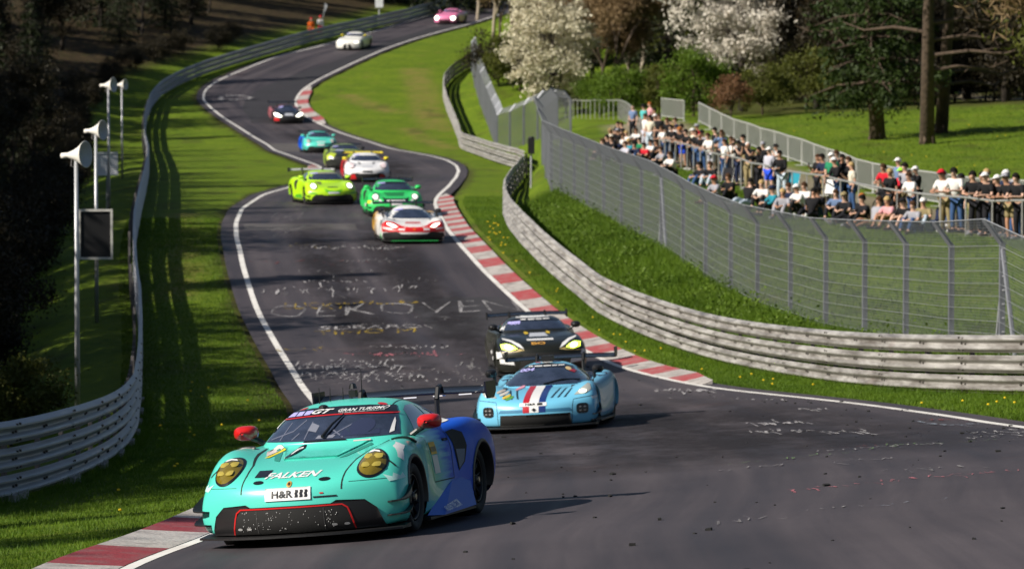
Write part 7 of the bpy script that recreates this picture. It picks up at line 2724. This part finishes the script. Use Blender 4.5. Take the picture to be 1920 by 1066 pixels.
def build_pose(kind):
    J = pose_joints(kind)
    H = {n: J.pop('_h' + n) for n in 'lr'}
    E = list(E_BODY); Rd = dict(RAD)
    for n in 'lr':
        E += [('chest', 'sh' + n), ('sh' + n, 'el' + n), ('el' + n, 'wr' + n), ('pelvis', 'hip' + n), ('hip' + n, 'kn' + n), ('kn' + n, 'an' + n), ('an' + n, 'to' + n)]
        Rd.update({'sh' + n: .062, 'el' + n: .042, 'wr' + n: .029, 'hip' + n: .092, 'kn' + n: .060, 'an' + n: .042, 'to' + n: .035})
        w = Vector(J['wr' + n]); d = H[n]
        side = d.cross(Vector((0, 0, 1)))
        side = side.normalized() if side.length > 0.2 else Vector((0, 1, 0))
        up = side.cross(d)
        palm = w + d * .075
        J['pa' + n] = tuple(palm); Rd['pa' + n] = (.036, .022); E.append(('wr' + n, 'pa' + n))
        for k, (o_, L) in enumerate(((-.030, .060), (-.010, .075), (.010, .078), (.030, .066))):
            a, c = f'f{k}{n}', f'g{k}{n}'
            J[a] = tuple(palm + d * .035 + side * o_); Rd[a] = .0095
            J[c] = tuple(palm + d * (.035 + L * .7) + side * o_ * 1.1 - up * .025); Rd[c] = .008
            E += [('pa' + n, a), (a, c)]
        t = f't{n}'
        J[t] = tuple(w + d * .055 + side * .058 - up * .012); Rd[t] = .010; E.append(('pa' + n, t))
    body = skin_mesh(J, E, Rd, 'pelvis', 1, 'body')
    # shirt
    Js = {k: J[k] for k in ('pelvis', 'spine', 'chest', 'neck')}
    Js['neck'] = tuple(Vector(J['chest']).lerp(Vector(J['neck']), 0.80))
    Es = [('pelvis', 'spine'), ('spine', 'chest'), ('chest', 'neck')]
    Rs = dict(pelvis=.160, spine=.150, chest=.17, neck=.080)
    Jl, El, Rl = dict(Js), list(Es), dict(Rs)
    for n in 'lr':
        Js['sh' + n] = J['sh' + n]; Rs['sh' + n] = .094
        Js['ue' + n] = tuple(Vector(J['sh' + n]).lerp(Vector(J['el' + n]), .72)); Rs['ue' + n] = .066
        Es += [('chest', 'sh' + n), ('sh' + n, 'ue' + n)]
        Jl['sh' + n] = J['sh' + n]; Rl['sh' + n] = .095
        Jl['el' + n] = J['el' + n]; Rl['el' + n] = .064
        Jl['wr' + n] = tuple(Vector(J['el' + n]).lerp(Vector(J['wr' + n]), .94)); Rl['wr' + n] = .046
        El += [('chest', 'sh' + n), ('sh' + n, 'el' + n), ('el' + n, 'wr' + n)]
    shirt = skin_mesh(Js, Es, Rs, 'pelvis', 1, 'shirt')
    shirt_long = skin_mesh(Jl, El, Rl, 'pelvis', 1, 'shirt_long')
    # trousers and shorts
    out = []
    for f in (0.94, 0.0):
        Jt = {'pelvis': J['pelvis']}; Et = []; Rt = {'pelvis': .152}
        for n in 'lr':
            Jt['hip' + n] = J['hip' + n]; Rt['hip' + n] = .112
            if f:
                Jt['kn' + n] = J['kn' + n]; Rt['kn' + n] = .080
                Jt['an' + n] = tuple(Vector(J['kn' + n]).lerp(Vector(J['an' + n]), f)); Rt['an' + n] = .066
                Et += [('pelvis', 'hip' + n), ('hip' + n, 'kn' + n), ('kn' + n, 'an' + n)]
            else:
                Jt['kn' + n] = tuple(Vector(J['hip' + n]).lerp(Vector(J['kn' + n]), .85)); Rt['kn' + n] = .098
                Et += [('pelvis', 'hip' + n), ('hip' + n, 'kn' + n)]
        out.append(skin_mesh(Jt, Et, Rt, 'pelvis', 1, 'trousers'))
    # shoes
    sh_ = MB()
    shoes = []
    for n in 'lr':
        a, t = Vector(J['an' + n]), Vector(J['to' + n])
        d = (t - a); d.z = d.z if kind == 'sit2' else 0
        d.normalize()
        c = a + d * 0.07 - Vector((0, 0, 0.035))
        m_ = MB()
        m_.tube([c - d * .12, c - d * .08, c + d * .02, c + d * .11, c + d * .15], [.035, .05, .052, .045, .025], 8)
        mm = bpy.data.meshes.new('shoe'); mm.from_pydata(m_.v, [], m_.f); mm.polygons.foreach_set('use_smooth', [True] * len(mm.polygons))
        shoes.append(mm)
    # hair, long hair, cap
    hc = Vector(J['head1']) + Vector((0, .012, .015))
    def dome(r, z0, back=0.0, long_=0.0):
        m_ = MB(); N = 14; K = 6
        for i in range(K + 1):
            ph = i / K * math.pi * 0.5
            for j in range(N):
                an = 2 * math.pi * j / N
                x, y = math.cos(an), math.sin(an)
                rr_ = math.cos(ph)
                low = z0 + (-(0.06 + long_) if y > 0.15 else 0.0)
                z = math.sin(ph) * r * 1.02 + (low * (1 - math.sin(ph)))
                yy = y * r * 1.12 * rr_
                m_.v.append((hc.x + x * r * 0.98 * rr_, hc.y + yy, hc.z + z + 0.03))
        for i in range(K):
            for j in range(N):
                m_.f.append((i * N + j, i * N + (j + 1) % N, (i + 1) * N + (j + 1) % N, (i + 1) * N + j))
        return m_
    hair = dome(.108, -.01); hairl = dome(.112, -.03, long_=.16); cap = dome(.113, .015)
    br = [(-.075, -.10), (-.06, -.17), (0, -.20), (.06, -.17), (.075, -.10)]
    k0 = len(cap.v)
    cap.v += [(hc.x + a, hc.y + b_, hc.z + .05 - (0.02 if b_ < -.15 else 0)) for a, b_ in br] + [(hc.x + a, hc.y + b_, hc.z + .062 - (0.02 if b_ < -.15 else 0)) for a, b_ in br]
    cap.f += [(k0, k0 + 1, k0 + 2, k0 + 3, k0 + 4), (k0 + 9, k0 + 8, k0 + 7, k0 + 6, k0 + 5)] + [(k0 + i, k0 + i + 5, k0 + i + 6, k0 + i + 1) for i in range(4)]
    res = []
    for m_ in (hair, hairl, cap):
        mm = bpy.data.meshes.new('hair'); mm.from_pydata(m_.v, [], m_.f); mm.polygons.foreach_set('use_smooth', [True] * len(mm.polygons)); res.append(mm)
    g_ = MB(); h1 = Vector(J['head1'])
    for s in (-1, 1):
        g_.box((s * .035, h1.y - .098, h1.z + .02), (.055, .02, .032))
    g_.box((0, h1.y - .10, h1.z + .025), (.03, .012, .01))
    gm = bpy.data.meshes.new('sunglasses'); gm.from_pydata(g_.v, [], g_.f)
    hand_mid = (Vector(J['pal']) + Vector(J['par'])) / 2 if kind == 'photo' else Vector(J['pal'])
    for mm in [body, shirt, shirt_long] + out + shoes + res + [gm]:
        mm.materials.clear(); mm.materials.append(None)
    return dict(body=body, shirt=shirt, long=shirt_long, trousers=out[0], shorts=out[1], shoes=shoes, hair=res[0], hairl=res[1], cap=res[2], glasses=gm, hand=hand_mid)


CLOTH = {'white': (0.70, 0.69, 0.68), 'black': (0.010, 0.010, 0.012), 'grey': (0.30, 0.30, 0.34), 'pale grey': (0.45, 0.45, 0.52), 'red': (0.50, 0.015, 0.03),
         'teal': (0.02, 0.22, 0.30), 'turquoise': (0.08, 0.40, 0.40), 'slate blue': (0.13, 0.19, 0.33), 'navy': (0.015, 0.022, 0.055), 'green': (0.02, 0.20, 0.10), 'cream': (0.62, 0.58, 0.48),
         'jeans': (0.04, 0.085, 0.20), 'pale jeans': (0.42, 0.50, 0.58), 'khaki': (0.26, 0.21, 0.11), 'bright blue': (0.02, 0.07, 0.62), 'dark': (0.014, 0.014, 0.018),
         'brown hair': (0.055, 0.026, 0.012), 'black hair': (0.008, 0.006, 0.005), 'ginger hair': (0.35, 0.12, 0.03), 'fair hair': (0.42, 0.29, 0.13), 'orange': (0.75, 0.14, 0.02), 'pink': (0.6, 0.3, 0.33), 'neon green': (0.30, 0.75, 0.03)}


def cloth(k):
    return mat('cloth_' + k.replace(' ', '_'), CLOTH[k], 0.85, spec=0.2, var=0.15, vscale=6, bump=0.2, bscale=14)


skins = [mat('skin_a', (0.52, 0.30, 0.21), 0.55), mat('skin_b', (0.42, 0.22, 0.14), 0.55), mat('skin_c', (0.58, 0.36, 0.27), 0.55)]
gadget_m = mat('gadget_black', (0.01, 0.01, 0.01), 0.4)
PEOPLE_N = [0]
rp = random.Random(31)


def person(p, face, pose, shirt, legs, hat, label, group, long_=False, shorts=False, glasses=False, gadget=False, s=1.0, shoes='white', long_hair=False):
    if pose not in POSE:
        POSE[pose] = build_pose(pose)
    D = POSE[pose]
    root = empty('person', p, face)
    root.scale = (s, s, s)
    tag(root, label, 'person', group)
    PEOPLE_N[0] += 1

    def part(nm, me_, m_):
        o = bpy.data.objects.new(nm, me_)
        COL.objects.link(o)
        o.parent = root
        o.material_slots[0].link = 'OBJECT'
        o.material_slots[0].material = m_
        return o
    part('body', D['body'], skins[PEOPLE_N[0] % 3])
    part('shirt', D['long' if long_ else 'shirt'], cloth(shirt))
    part('shorts' if shorts else 'trousers', D['shorts' if shorts else 'trousers'], cloth(legs))
    for me_ in D['shoes']:
        part('shoe', me_, cloth(['white', 'dark', 'grey', 'dark', 'brown hair'][PEOPLE_N[0] % 5]))
    if hat and hat != 'bald':
        if hat.endswith('cap'):
            part('cap', D['cap'], cloth(hat[:-4]))
        else:
            part('hair', D['hairl' if long_hair else 'hair'], cloth(hat))
    if glasses:
        part('sunglasses', D['glasses'], gadget_m)
    if gadget:
        h = D['hand']
        g = MB().box(h + Vector((0, -.03, .07)), (.14, .07, .09) if pose == 'photo' else (.075, .015, .15))
        g.build('camera' if pose == 'photo' else 'phone', gadget_m, root)
    return root


def on_line(px, off, lo=100, hi=230):
    """place behind (+) or in front (-) of the handrail along the sight line of a photo column"""
    u = (px - 960) / F
    Ys = np.arange(lo, hi, 0.1)
    g = u * Ys - (hx(Ys) + off)
    i = int(np.argmin(np.abs(g)))
    Y = Ys[i]
    return Vector((u * Y, Y, th(u * Y, Y)))


FACE = R(-48)     # they look across the track to the left, toward the cars
# (photo column, metres behind the rail, pose, top, legs, head, extras, words)
RAIL = [
    (1247, .4, 'lean', 'white', 'jeans', 'brown hair', '', 'white t-shirt and jeans leaning at the left end of the handrail'),
    (1264, .5, 'lean', 'black', 'dark', 'black hair', '', 'black clothes, second at the handrail from its left end'),
    (1272, .8, 'stand', 'black', 'dark', 'black hair', '', 'black shirt just left of the ginger one with blue shorts'),
    (1281, .4, 'lean', 'black', 'bright blue', 'ginger hair', 's', 'bright blue shorts and ginger hair leaning on the handrail'),
    (1293, .45, 'lean', 'black', 'dark', 'black hair', '', 'black clothes leaning, right of the ginger one'),
    (1306, .7, 'phone', 'black', 'jeans', 'brown hair', 'p', 'black shirt and jeans holding up a phone by the handrail'),
    (1318, .5, 'lean', 'black', 'jeans', 'bald', '', 'bald head, black shirt and jeans at the handrail'),
    (1334, .4, 'lean', 'white', 'pale grey', 'brown hair', 's', 'white t-shirt and pale shorts leaning over the handrail'),
    (1359, .5, 'stand', 'white', 'jeans', 'brown hair', '', 'white t-shirt standing upright, left of the photographers'),
    (1371, 1.0, 'stand', 'black', 'dark', 'brown hair', '', 'black top standing behind the white t-shirt'),
    (1386, .4, 'photo', 'black', 'navy', 'black cap', 'g', 'black cap and black t-shirt raising a camera'),
    (1405, .5, 'photo', 'black', 'khaki', 'bald', 'g', 'bald head, black t-shirt and khaki shorts looking through a camera'),
    (1425, .35, 'photo', 'black', 'dark', 'black hair', 'gl', 'black clothes raising a camera, left of the grey hoodie'),
    (1443, .15, 'stand', 'pale grey', 'bright blue', 'white cap', 'ls', 'grey hoodie, blue shorts and white cap'),
    (1467, -.1, 'lean', 'black', 'pale jeans', 'black hair', 'l', 'black long-sleeved top leaning back, right of the grey hoodie'),
    (1535, .9, 'phone', 'black', 'dark', 'brown hair', 'p', 'black t-shirt standing alone with a phone behind the handrail'),
    (1560, .8, 'stand', 'green', 'dark', 'white cap', '', 'white cap and green top behind the black jacket'),
    (1574, .4, 'lean', 'black', 'jeans', 'white cap', 'l', 'black jacket, jeans and white cap leaning at the handrail'),
    (1580, 1.2, 'stand', 'black', 'dark', 'black hair', '', 'black top behind the leaning black jacket'),
    (1592, .7, 'stand', 'black', 'dark', 'brown hair', '', 'black t-shirt at the right of the white-capped pair'),
    (1658, .9, 'stand', 'turquoise', 'dark', 'black cap', '', 'black cap and grey-green top, left of the lime cap'),
    (1670, .2, 'phone', 'black', 'dark', 'fair hair', 'ps', 'fair hair, black t-shirt and shorts seen from behind'),
    (1691, .6, 'stand', 'red', 'red', 'neon green cap', 's', 'lime green cap and red dress at the handrail'),
    (1713, .4, 'lean', 'white', 'jeans', 'brown hair', 's', 'white t-shirt bending far over the handrail beside the red dress'),
    (1774, .5, 'lean', 'white', 'khaki', 'red cap', 'G', 'patterned cap, white t-shirt and sunglasses leaning on the handrail'),
    (1795, .4, 'lean', 'white', 'jeans', 'black hair', 'G', 'sunglasses, white t-shirt and jeans leaning, right of the patterned cap'),
    (1830, .5, 'lean', 'black', 'dark', 'black hair', '', 'black t-shirt and black hair, first of the dark group at the right'),
    (1843, 1.0, 'stand', 'black', 'dark', 'black hair', '', 'black t-shirt standing behind the dark group at the right'),
    (1856, .4, 'lean', 'black', 'dark', 'white cap', '', 'white cap and black t-shirt, left of two such at the right'),
    (1878, .7, 'lean', 'black', 'dark', 'white cap', '', 'white cap and black t-shirt, right of two such at the right'),
    (1897, .5, 'lean', 'black', 'khaki', 'grey cap', 's', 'grey cap and black t-shirt near the right picture edge'),
    (1914, .4, 'lean', 'black', 'dark', 'black hair', '', 'black and white top cut by the right picture edge'),
    (1685, 3.2, 'stand', 'slate blue', 'dark', 'white cap', '', 'white cap standing back beside the crowd barriers')]
for px, off, pose, a, b, hat, ex, lab in RAIL:
    p = on_line(px, off)
    person(p, FACE + rp.uniform(-.3, .3), pose, a, b, hat, 'spectator in ' + lab if not lab.startswith('bald') and 'cap ' not in lab[:12] else 'spectator with ' + lab, 'spectators standing at the handrail',
           long_='l' in ex, shorts='s' in ex, glasses='G' in ex, gadget=('g' in ex or 'p' in ex), s=rp.uniform(.90, .98) * (1.07 if px > 1760 else 1.0))

# a second rank packs the gaps
RANK = []
tops = ['black', 'white', 'navy', 'black', 'cream', 'red', 'grey', 'black', 'slate blue', 'green', 'white', 'black', 'khaki']
hairs = ['brown hair', 'black hair', 'black cap', 'fair hair', 'white cap', 'black hair', 'brown hair', 'grey cap']
for i, px in enumerate([1252, 1258, 1268, 1286, 1299, 1311, 1324, 1342, 1351, 1364, 1378, 1394, 1414, 1434, 1455, 1548, 1567, 1600, 1664, 1700, 1722, 1784, 1806, 1822, 1836, 1850, 1866, 1872, 1888, 1905, 1920]):
    RANK.append((px + rp.uniform(-4, 4), .6 + rp.uniform(0, 1.3), ['lean', 'stand', 'photo', 'lean', 'stand', 'phone'][i % 6], tops[i % 13], ['dark', 'jeans', 'dark', 'khaki'][i % 4], hairs[(i * 3) % 8]))
for i, (px, off, pose, a, b, hat) in enumerate(RANK):
    person(on_line(px, off), FACE + rp.uniform(-.6, .5), pose, a, b, hat, f'spectator in {a} with {hat}, {ordinal(i + 1)} from the left in the rear rank', 'rear rank of spectators behind the handrail', gadget=pose in ('photo', 'phone'), s=rp.uniform(.86, 1.03), long_=i % 4 == 0)

SEAT = [
    (1246, 318, 'sit', 'grey', 'dark', 'brown hair', '', 'grey top sitting between the red and the lone white t-shirt'),
    (1318, 352, 'sit', 'dark', 'jeans', 'black hair', '', 'dark jacket crouching below the bald man in jeans'),
    (1372, 376, 'sit', 'black', 'dark', 'brown hair', '', 'black top sitting behind the pale jeans'),
    (1432, 392, 'sit', 'white', 'dark', 'fair hair', '', 'white top and fair hair sitting left of the teal jacket'),
    (1514, 396, 'sit', 'white', 'pale grey', 'brown hair', '', 'white top and pale trousers sitting beside the white cap'),
    (1540, 408, 'sit', 'dark', 'jeans', 'black hair', '', 'dark top and jeans sitting below the folded chair'),
    (1572, 412, 'sit', 'slate blue', 'dark', 'brown hair', '', 'slate blue top sitting left of the khaki cap'),
    (1625, 424, 'sit', 'dark', 'dark', 'black hair', '', 'dark clothes sitting left of the bare legs'),
    (1672, 430, 'sit', 'pink', 'khaki', 'fair hair', 's', 'pink top and fair hair sitting below the lime cap'),
    (1718, 438, 'sit', 'grey', 'jeans', 'brown hair', '', 'grey top and jeans sitting between black and white cap'),
    (1213, 308, 'sit', 'red', 'dark', 'black hair', '', 'red t-shirt sitting above the left end of the mesh fence'),
    (1226, 300, 'sit', 'white', 'jeans', 'black hair', '', 'white t-shirt sitting beside the red one'),
    (1262, 330, 'sit', 'white', 'dark', 'brown hair', '', 'white t-shirt sitting alone below the handrail'),
    (1336, 352, 'sit', 'black', 'pale jeans', 'brown hair', '', 'black top and pale blue wrap crouching below the handrail'),
    (1347, 382, 'sit', 'grey', 'dark', 'red cap', '', 'red cap and grey shirt, a child sitting low by the fence top'),
    (1402, 388, 'sit2', 'black', 'pale jeans', 'black hair', 'h', 'black top and pale jeans stretched out on the grass'),
    (1457, 404, 'sit', 'teal', 'dark', 'navy cap', 'l', 'teal jacket sitting below the grey hoodie'),
    (1472, 410, 'sit', 'grey', 'grey', 'fair hair', '', 'grey shirt and fair hair sitting right of the teal jacket'),
    (1484, 398, 'sit', 'navy', 'dark', 'brown hair', '', 'dark blue top sitting between grey shirt and white cap'),
    (1502, 402, 'sit', 'white', 'dark', 'white cap', 'G', 'white cap and white t-shirt sitting on the bank'),
    (1522, 410, 'sit2', 'black', 'dark', 'black hair', '', 'black clothes lying back, right of the seated white cap'),
    (1588, 418, 'sit', 'dark', 'dark', 'khaki cap', '', 'khaki cap and dark top sitting below the leaning black jacket'),
    (1607, 422, 'sit2', 'black', 'dark', 'ginger hair', '', 'ginger hair and black top sitting on the bank'),
    (1640, 428, 'sit2', 'grey', 'khaki', 'brown hair', 's', 'bare outstretched legs in shorts below the handrail'),
    (1700, 432, 'sit', 'black', 'dark', 'black cap', 's', 'black cap sitting in front of the red dress'),
    (1735, 434, 'sit', 'khaki', 'pale jeans', 'white cap', 'h', 'white cap and khaki top sitting right of the black cap'),
    (1760, 432, 'sit2', 'navy', 'jeans', 'brown hair', '', 'jeans and navy top reclining below the patterned cap')]
for px, py, pose, a, b, hat, ex, lab in SEAT:
    p = gt(px, py)
    person(p, FACE + rp.uniform(-.4, .4), pose, a, b, hat, ('spectator with ' if 'cap ' in lab[:12] or lab.startswith(('bare', 'ginger', 'jeans')) else 'spectator in ') + lab, 'spectators sitting on the bank', long_='l' in ex, shorts='s' in ex, glasses='G' in ex, long_hair='h' in ex)

# the dense knot at the far left end
KNOT = [(1187, 262, 'stand', 'slate blue', 'dark', 'bald'), (1207, 262, 'stand', 'turquoise', 'dark', 'black cap'), (1219, 258, 'stand', 'pink', 'dark', 'ginger hair'), (1228, 270, 'stand', 'black', 'dark', 'black hair'),
        (1210, 283, 'stand', 'white', 'pale grey', 'brown hair'), (1219, 287, 'stand', 'cream', 'pale jeans', 'black hair'), (1229, 284, 'stand', 'black', 'dark', 'white cap'), (1236, 284, 'stand', 'black', 'dark', 'brown hair'),
        (1163, 262, 'sit', 'black', 'dark', 'black hair'), (1171, 265, 'sit', 'black', 'dark', 'brown hair'), (1150, 276, 'sit', 'cream', 'dark', 'fair hair'), (1163, 277, 'sit', 'black', 'dark', 'grey cap'),
        (1179, 282, 'sit', 'white', 'jeans', 'fair hair'), (1172, 288, 'sit', 'white', 'dark', 'brown hair'), (1144, 291, 'sit', 'black', 'dark', 'black hair'), (1152, 297, 'sit', 'black', 'dark', 'brown hair'),
        (1137, 303, 'sit', 'dark', 'dark', 'brown hair'), (1165, 298, 'sit', 'navy', 'navy', 'black hair'), (1184, 300, 'sit', 'teal', 'jeans', 'fair hair'), (1178, 307, 'sit', 'pale grey', 'pale jeans', 'brown hair'),
        (1193, 308, 'sit', 'navy', 'jeans', 'black hair'), (1203, 296, 'sit', 'green', 'dark', 'black hair'), (1236, 300, 'sit', 'black', 'dark', 'black hair'), (1196, 276, 'sit', 'white', 'dark', 'brown hair')]
seen = {}
for px, py, pose, a, b, hat in sorted(KNOT):
    p = gt(px, py)
    key = (a, pose)
    seen[key] = seen.get(key, 0) + 1
    tot = sum(1 for q in KNOT if (q[3], q[2]) == key)
    nm = f'{a} top and {hat}' if hat != 'bald' else f'{a} top, bald'
    lab = f'{"sitting" if pose == "sit" else "standing"} spectator in {nm} in the left knot' + (f', {ordinal(seen[key])} such' if tot > 1 else '')
    person(p, FACE + rp.uniform(-.4, .4), pose, a, b, hat, lab, 'dense knot of spectators at the left end', long_hair=(a in ('cream', 'turquoise')))
p = at(1036, 236, 236); p.z = th(p.x, p.y)
person(p, FACE, 'wave', 'black', 'dark', 'brown hair', 'lone spectator in black stretching out an arm behind the far mesh fence', 'spectators standing at the handrail')

# marshals behind the far left guardrail
for px, c, lab, ps in ((584, 'orange', 'track marshal in orange overalls behind the far left guardrail', 'stand'), (601, 'white', 'marshal in white and red beside the orange one', 'phone')):
    Y = 338
    x = float(lr(Y)) - 0.9
    u = (px - 960) / F
    Ys = np.arange(300, 380, 0.2)
    i = int(np.argmin(np.abs(u * Ys - (lr(Ys) - 0.9))))
    x, Y = u * Ys[i], Ys[i]
    person(Vector((x, Y, th(x, Y))), R(20), ps, c, c if c == 'orange' else 'red', 'red cap', lab, 'marshals at the far guardrail', long_=True)
    if px > 590:
        fl = empty('signal_flag', (x + 0.15, Y - 0.3, th(x, Y) + 0.9))
        tag(fl, 'pale furled signal flag held up by the marshals', 'flag')
        MB().tube([(0, 0, 0), (0.25, 0, 1.9)], 0.02, 6).build('staff', pole_m, fl)
        MB().add([(0.1, 0, 0.9), (0.2, 0.05, 1.0), (0.45, 0.02, 1.7), (0.27, 0, 1.9), (0.1, 0.03, 0.93), (0.2, 0.08, 1.03), (0.45, 0.05, 1.73), (0.27, 0.03, 1.93)], [(0, 1, 2, 3), (7, 6, 5, 4), (0, 4, 5, 1), (1, 5, 6, 2), (2, 6, 7, 3), (3, 7, 4, 0)]).build('cloth', mat('flag_pale', (0.5, 0.52, 0.56), 0.8), fl)
# white box on a post above the far guardrail
Ys = np.arange(320, 400, 0.2)
Ym = float(Ys[int(np.argmin(np.abs((711 - 960) / F * Ys - (lr(Ys) - 1.0))))])
p = at(711, 20, Ym)
root = empty('marker_box', (p.x, Ym, th(p.x, Ym)))
tag(root, 'white box on a post behind the far guardrail at the top', 'marker box')
zt = at(711, 10, Ym).z - root.location.z
MB().tube([(0, 0, -.1), (0, 0, zt - .2)], 0.06, 8).build('post', pole_m, root)
MB().box((0, 0, zt + .2), (.66, .35, .8)).box((0, 0, zt + .63), (.74, .42, .06)).build('box', white_board, root)

# a bicycle against the handrail, a push-chair and folding chairs
p = on_line(1650, -.15)
bk_ = empty('bicycle', p, R(-80))
tag(bk_, 'dark bicycle leaning on the handrail beside the fair-haired spectator', 'bicycle')
bike_m = mat('bike_dark', (0.015, 0.015, 0.018), 0.4)
for x in (-.52, .52):
    w = MB()
    N = 28
    w.tube([(x + .33 * math.cos(2 * math.pi * i / N), 0, .34 + .33 * math.sin(2 * math.pi * i / N)) for i in range(N + 1)], 0.02, 6, False)
    for i in range(10):
        w.tube([(x, 0, .34), (x + .32 * math.cos(.63 * i), 0, .34 + .32 * math.sin(.63 * i))], 0.003, 3, False)
    w.build('wheel', bike_m, bk_)
MB().tube([(-.52, 0, .34), (-.05, 0, .30), (.38, 0, .82), (-.18, 0, .80), (-.05, 0, .30)], 0.02, 6).tube([(-.18, 0, .80), (-.52, 0, .34)], 0.014, 6).tube([(.36, 0, .92), (.52, 0, .34)], 0.018, 6).build('frame', bike_m, bk_)
MB().tube([(.38, -.28, .98), (.42, 0, .96), (.38, .28, .98)], 0.014, 6).build('handlebar', bike_m, bk_)
MB().box((-.2, 0, .90), (.26, .13, .06)).build('saddle', bike_m, bk_)
for px, py, lab, cm in ((1356, 366, 'dark folded push-chair on the bank by the crouching spectator', 'dark'), (1480, 372, 'teal folding chair beside the black long-sleeved spectator', 'teal'), (1550, 392, 'pale folded camp chair leaning below the white-capped pair', 'white')):
    p = gt(px, py)
    ch = empty('folding_chair', p, R(-40))
    tag(ch, lab, 'chair', 'seats on the spectators\' bank')
    for s in (-1, 1):
        MB().tube([(s * .24, .25, 0), (s * .22, -.22, .48)], .013, 6).build('leg', galv, ch)
        MB().tube([(s * .25, -.25, 0), (s * .24, .18, .45), (s * .24, .34, .95)], .013, 6).build('leg', galv, ch)
    MB().add([(-.23, -.22, .46), (.23, -.22, .46), (.23, .2, .42), (-.23, .2, .42), (-.23, -.22, .445), (.23, -.22, .445), (.23, .2, .405), (-.23, .2, .405)], [(0, 1, 2, 3), (7, 6, 5, 4), (0, 4, 5, 1), (1, 5, 6, 2), (2, 6, 7, 3), (3, 7, 4, 0)]).build('seat', cloth(cm), ch)
    MB().add([(-.23, .2, .5), (.23, .2, .5), (.23, .34, .94), (-.23, .34, .94), (-.23, .215, .5), (.23, .215, .5), (.23, .355, .94), (-.23, .355, .94)], [(3, 2, 1, 0), (4, 5, 6, 7), (0, 1, 5, 4), (1, 2, 6, 5), (2, 3, 7, 6), (3, 0, 4, 7)]).build('backrest', cloth(cm), ch)
